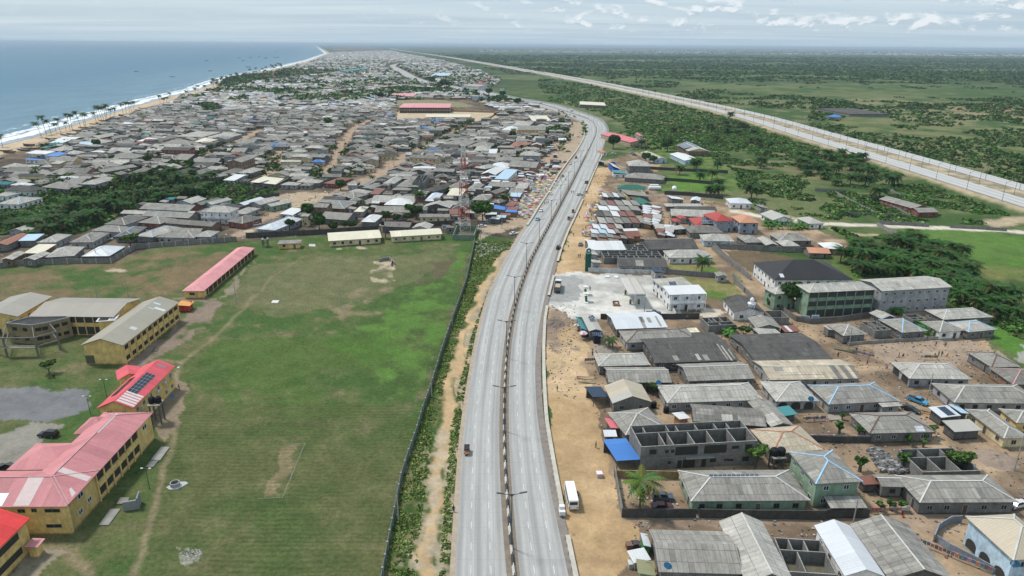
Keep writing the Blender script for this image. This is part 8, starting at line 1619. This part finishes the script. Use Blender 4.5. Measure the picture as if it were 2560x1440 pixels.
# palm groves, each palm a thing
def grove(polyF,n,look,hs=(3,6),s=(1.,1.4),mind=5.5,group=None):
 P = wpoly(polyF); xs = [p.x for p in P]; ys_ = [p.y for p in P]; pts = []; tries = 0
 while len(pts) < n and tries < n*60:
  tries += 1; x,y = random.uniform(min(xs),max(xs)),random.uniform(min(ys_),max(ys_))
  if inpoly(np.array(x),np.array(y),P) and all((x-a)**2+(y-b_)**2 > mind**2 for a,b_ in pts): pts.append((x,y)); palm(Vector((x,y,0)),random.randint(*hs),look=look,s=random.uniform(*s),group=group)
grove([(2090,650),(2180,610),(2300,600),(2400,640),(2440,720),(2500,780),(2540,800),(2540,760),(2450,780),(2380,760),(2330,700),(2240,695),(2150,690)],84,'dark grove palm',(3,6),(.8,1.2),4.2,'oil palms of the dense grove')
grove([(2300,700),(2420,700),(2540,790),(2500,830),(2400,760)],14,'dark grove palm',(3,5),(.85,1.2),4.5,'oil palms of the dense grove')
grove([(1960,400),(2050,380),(2170,400),(2200,440),(2110,470),(2010,440)],34,'dark roadside palm',(3,5),(1.,1.5),6,'palms of the mid grove')
grove([(1740,330),(1830,290),(1900,340),(1960,390),(1900,400),(1800,370)],16,'dark scrub palm',(3,5),(1.1,1.6),10,'palms between the highways')
grove([(10,560),(110,540),(260,520),(400,500),(500,475),(520,490),(440,505),(330,525),(250,560),(150,590),(60,600)],42,'thicket oil palm',(3,6),(.95,1.4),6.5,'oil palms of the town thicket')
grove([(330,455),(480,435),(560,470),(500,490),(380,490)],14,'thicket oil palm',(4,7),(.95,1.3),7,'oil palms of the town thicket')
# beach coconut palms: (x, y base) in R1 with height
for x,y,h,ln in ((20,1045,9,-1),(295,975,11,-3),(330,960,14,-3),(365,955,12,-3),(400,945,9,0),(430,940,13,-2),(470,930,9,1),(500,925,15,-2),(515,925,12,0),(575,910,14,-3),(600,900,13,0),(610,905,11,1),(685,870,10,-3),(700,860,14,0),(725,865,15,-3),(742,870,13,-3),(755,865,14,0),(765,870,15,1),(790,865,14,1),(822,845,12,0),(880,825,13,-1),(900,820,13,1),(925,815,13,0),(940,812,14,-1),(958,810,13,0),(1140,735,9,0),(1165,735,7,0),(1185,735,7,1),(1210,700,8,0),(1310,740,8,0),(1330,690,8,0),(1345,820,9,0),(1390,665,8,0),(1410,655,9,0),(1457,640,7,0)):
 palm(G('R1',x,y),h,'coco',look='slender beach coconut palm',lean=ln*.8,s=random.uniform(1.0,1.35),group='coconut palms along the beach',rz=random.uniform(-.4,.4)+(0 if ln else 1))
for i in range(46): x = random.uniform(1490,2010); y = 640-(x-1490)*.30+random.uniform(-22,10); palm(G('R1',x,y),random.randint(7,12),'coco',look='far beach palm',s=1.4,group='palms of the far beach row')
trk = np.array([[p[0],p[1]] for p in TR])
NS = [(1530,335),(1760,300),(1900,325),(2080,380),(2250,440),(2400,490),(2540,545),(2560,560),(2300,560),(2050,548),(1900,530),(1850,480),(1840,430),(1780,395),(1700,385),(1640,335)]
x,y = scatter(NS,30000,1); m = (np.abs(x-ecx(y)) > 29) & ~blocked(x,y) & (dpoly(x,y,[tuple(q) for q in trk]) > 6) & (fbm(x,y,18,4,33) > .47); x,y = x[m][:9000],y[m][:9000]
clumpset('scrub',np.stack([x,y,np.zeros(len(x))+.1],1),RNG.uniform(.7,2.1,len(x)),22,.34,gpick(len(x),1),2)
x,y = scatter([(2130,600),(2080,570),(2160,600),(2230,590),(2330,640),(2450,700),(2560,790),(2560,850),(2480,800),(2420,780),(2390,760),(2280,735),(2200,700),(2140,690)],14000,5); m = ~blocked(x,y) & (fbm(x,y,15,4,34) > .40); x,y = x[m][:3500],y[m][:3500]
clumpset('scrub',np.stack([x,y,np.zeros(len(x))],1),RNG.uniform(.9,2.3,len(x)),26,.34,gpick(len(x),3),4)
for v_,nmax,sd_ in ((VEG1,4200,7),(VEG2,700,8),(VEG3,1100,9),(VEG4,600,10),(VEG5,400,11)):
 x,y = scatter(v_,nmax*5,sd_,True); m = ~blocked(x,y,.5); x,y = x[m][:nmax],y[m][:nmax]; big = 1. if sd_ == 7 else 2.2
 clumpset('thicket',np.stack([x,y,np.zeros(len(x))],1),RNG.uniform(1.,2.6,len(x))*big,24 if sd_ == 7 else 14,.36,gpick(len(x),sd_,-.15),sd_)
# weeds in the verge and at wall feet
x,y = scatter([(1190,603),(1290,605),(1255,660),(1197,800),(1153,1050),(1135,1295),(1120,1440),(1100,1500),(945,1500),(957,1440),(1003,1210),(1080,985),(1166,710)],48000,12); m = fbm(x,y,2,2,40) > .36; sp = dpoly(x,y,[tuple(p[:2]) for p in GL('F',[(1268,628),(1240,665),(1205,730),(1165,830),(1130,960),(1105,1080),(1085,1250),(1068,1440),(1055,1600)])]) > 2.2; m &= sp; x,y = x[m][:15000],y[m][:15000]
clumpset('weeds',np.stack([x,y,np.zeros(len(x))+.02],1),RNG.uniform(.15,.42,len(x)),7,.55,gpick(len(x),13,.35)*np.array([1.6,1.25,1.3]),14)
# far bush and forest right of the expressway and between the roads
def band(x0,x1,y0,y1,n,smin,smax,nl,seed,thr,name,dark=0.,cond=None):
 rs = np.random.default_rng(seed); y = y0*(y1/y0)**rs.uniform(0,1,n*3); x = rs.uniform(x0,x1,n*3)*(y/y0)**1.0; ex_ = ecx(y); f = fbm(x*.35,y,260,5,8)*.5+fbm(x,y,60,4,50)*.5
 m = (f > thr) & (np.abs(x-ex_) > 34)
 if cond is not None: m &= cond(x,y)
 p = np.abs(x/y) < .86; m &= p & ~blocked(x,y,3); x,y = x[m][:n],y[m][:n]; sc = rs.uniform(smin,smax,len(x))*(y/y0)**.5
 clumpset(name,np.stack([x,y,np.zeros(len(x))],1),sc,nl,.36,gpick(len(x),seed,dark),seed,.75)
right = lambda x,y: x > ecx(y)
band(200,640,480,1300,5000,1.,2.6,16,21,.565,'bushland',.0,right)
band(-50,1100,1100,2200,5000,1.8,4.,12,22,.53,'bushland',-.15,right)
band(-300,1900,2100,7000,17000,3.5,7.,10,23,.45,'forest',-.3,right)
def betw(x,y): return (x < ecx(y)-30) & ~inpoly(x,y,TOWN) & (dpoly(x,y,[tuple(q) for q in cR[::6]]) > 22) & (x > np.interp(y,[300,700,2000,6000],[100,60,60,-700]))
band(-200,360,640,3200,13000,.9,2.5,13,24,.475,'bushland',.0,betw)
# ---------------------------------------------------------------- finish labels
LM = [((1160,560),'mast'),((1350,470),'umbrella market'),((1180,170),'far highway bend'),((540,585),'faded pink classroom roof'),((110,780),'ruined school'),((540,530),'white two-storey house'),((770,540),'mango trees'),((300,520),'palm thicket'),((190,310),'beach coconut palms'),((60,385),'blue beach sheds'),((490,385),'red two-storey block'),((600,430),'three-storey block'),
 ((1060,265),'pink school'),((700,160),'far shoreline'),((1070,340),'long dirt street'),((880,340),'second dirt street'),((1590,520),'roadside sheds'),((1590,725),'fuel canopy'),((1700,1110),'big block shell'),((2000,660),'black roofed hall'),((2080,730),'green school'),((2290,1000),'blue pickup'),((2320,870),'sandy playground'),((2250,650),'palm grove'),((1710,370),'solar roofed hall'),((1580,345),'pinkish red school'),
 ((1670,470),'gas tank'),((2280,520),'long red house'),((700,1180),'white pitch lines'),((60,1150),'red roofed school'),((2480,1330),'peach roofed house'),((1600,1210),'tall courtyard palm'),((1430,430),'highway crossing'),((1480,300),'parapet bend'),((2080,285),'lone blue roof')]
ORD = ['','second ','third ','fourth ','fifth ','sixth ','seventh ','eighth ','ninth ','tenth ','eleventh ','twelfth ','thirteenth ','fourteenth ','fifteenth ','sixteenth ','seventeenth ','eighteenth ','nineteenth ','twentieth ']
from collections import defaultdict
grp = defaultdict(list)
for o,look in AUTO:
 p = PX(o.location); best = None
 for (lx,ly),nm in LM:
  d = math.hypot(p[0]-lx,(p[1]-ly)*1.8)
  if best is None or d < best[0]: best = (d,nm,lx,ly)
 d,nm,lx,ly = best; dx,dy = p[0]-lx,(p[1]-ly)*1.8
 side = 'left of' if dx < -abs(dy) else 'right of' if dx > abs(dy) else 'beyond' if dy < 0 else 'in front of'
 grp[(look,nm,side)].append((d,o))
for (look,nm,side),l in grp.items():
 l.sort(key=lambda q: q[0])
 for i,(d,o) in enumerate(l):
  if len(l) == 1: o['label'] = '%s %s the %s' % (look,side,nm)
  else: o['label'] = '%s, %s%s the %s' % (look,(ORD[i] or 'first ') if i < 20 else '%dth ' % (i+1),side,nm)
# ---------------------------------------------------------------- air
hb = MB(); hb.box(-65000,65000,-3000,76000,-1.2,103)
m = bpy.data.materials.new('air'); m.use_nodes = True; nt = m.node_tree; nt.nodes.clear()
v = N(nt,'ShaderNodeVolumePrincipled'); v.inputs['Color'].default_value = (.62,.76,.90,1); v.inputs['Density'].default_value = .000058; v.inputs['Anisotropy'].default_value = .1
o = N(nt,'ShaderNodeOutputMaterial'); L(nt,v.outputs[0],o.inputs['Volume'])
hb.build('haze',[m],kind='stuff')
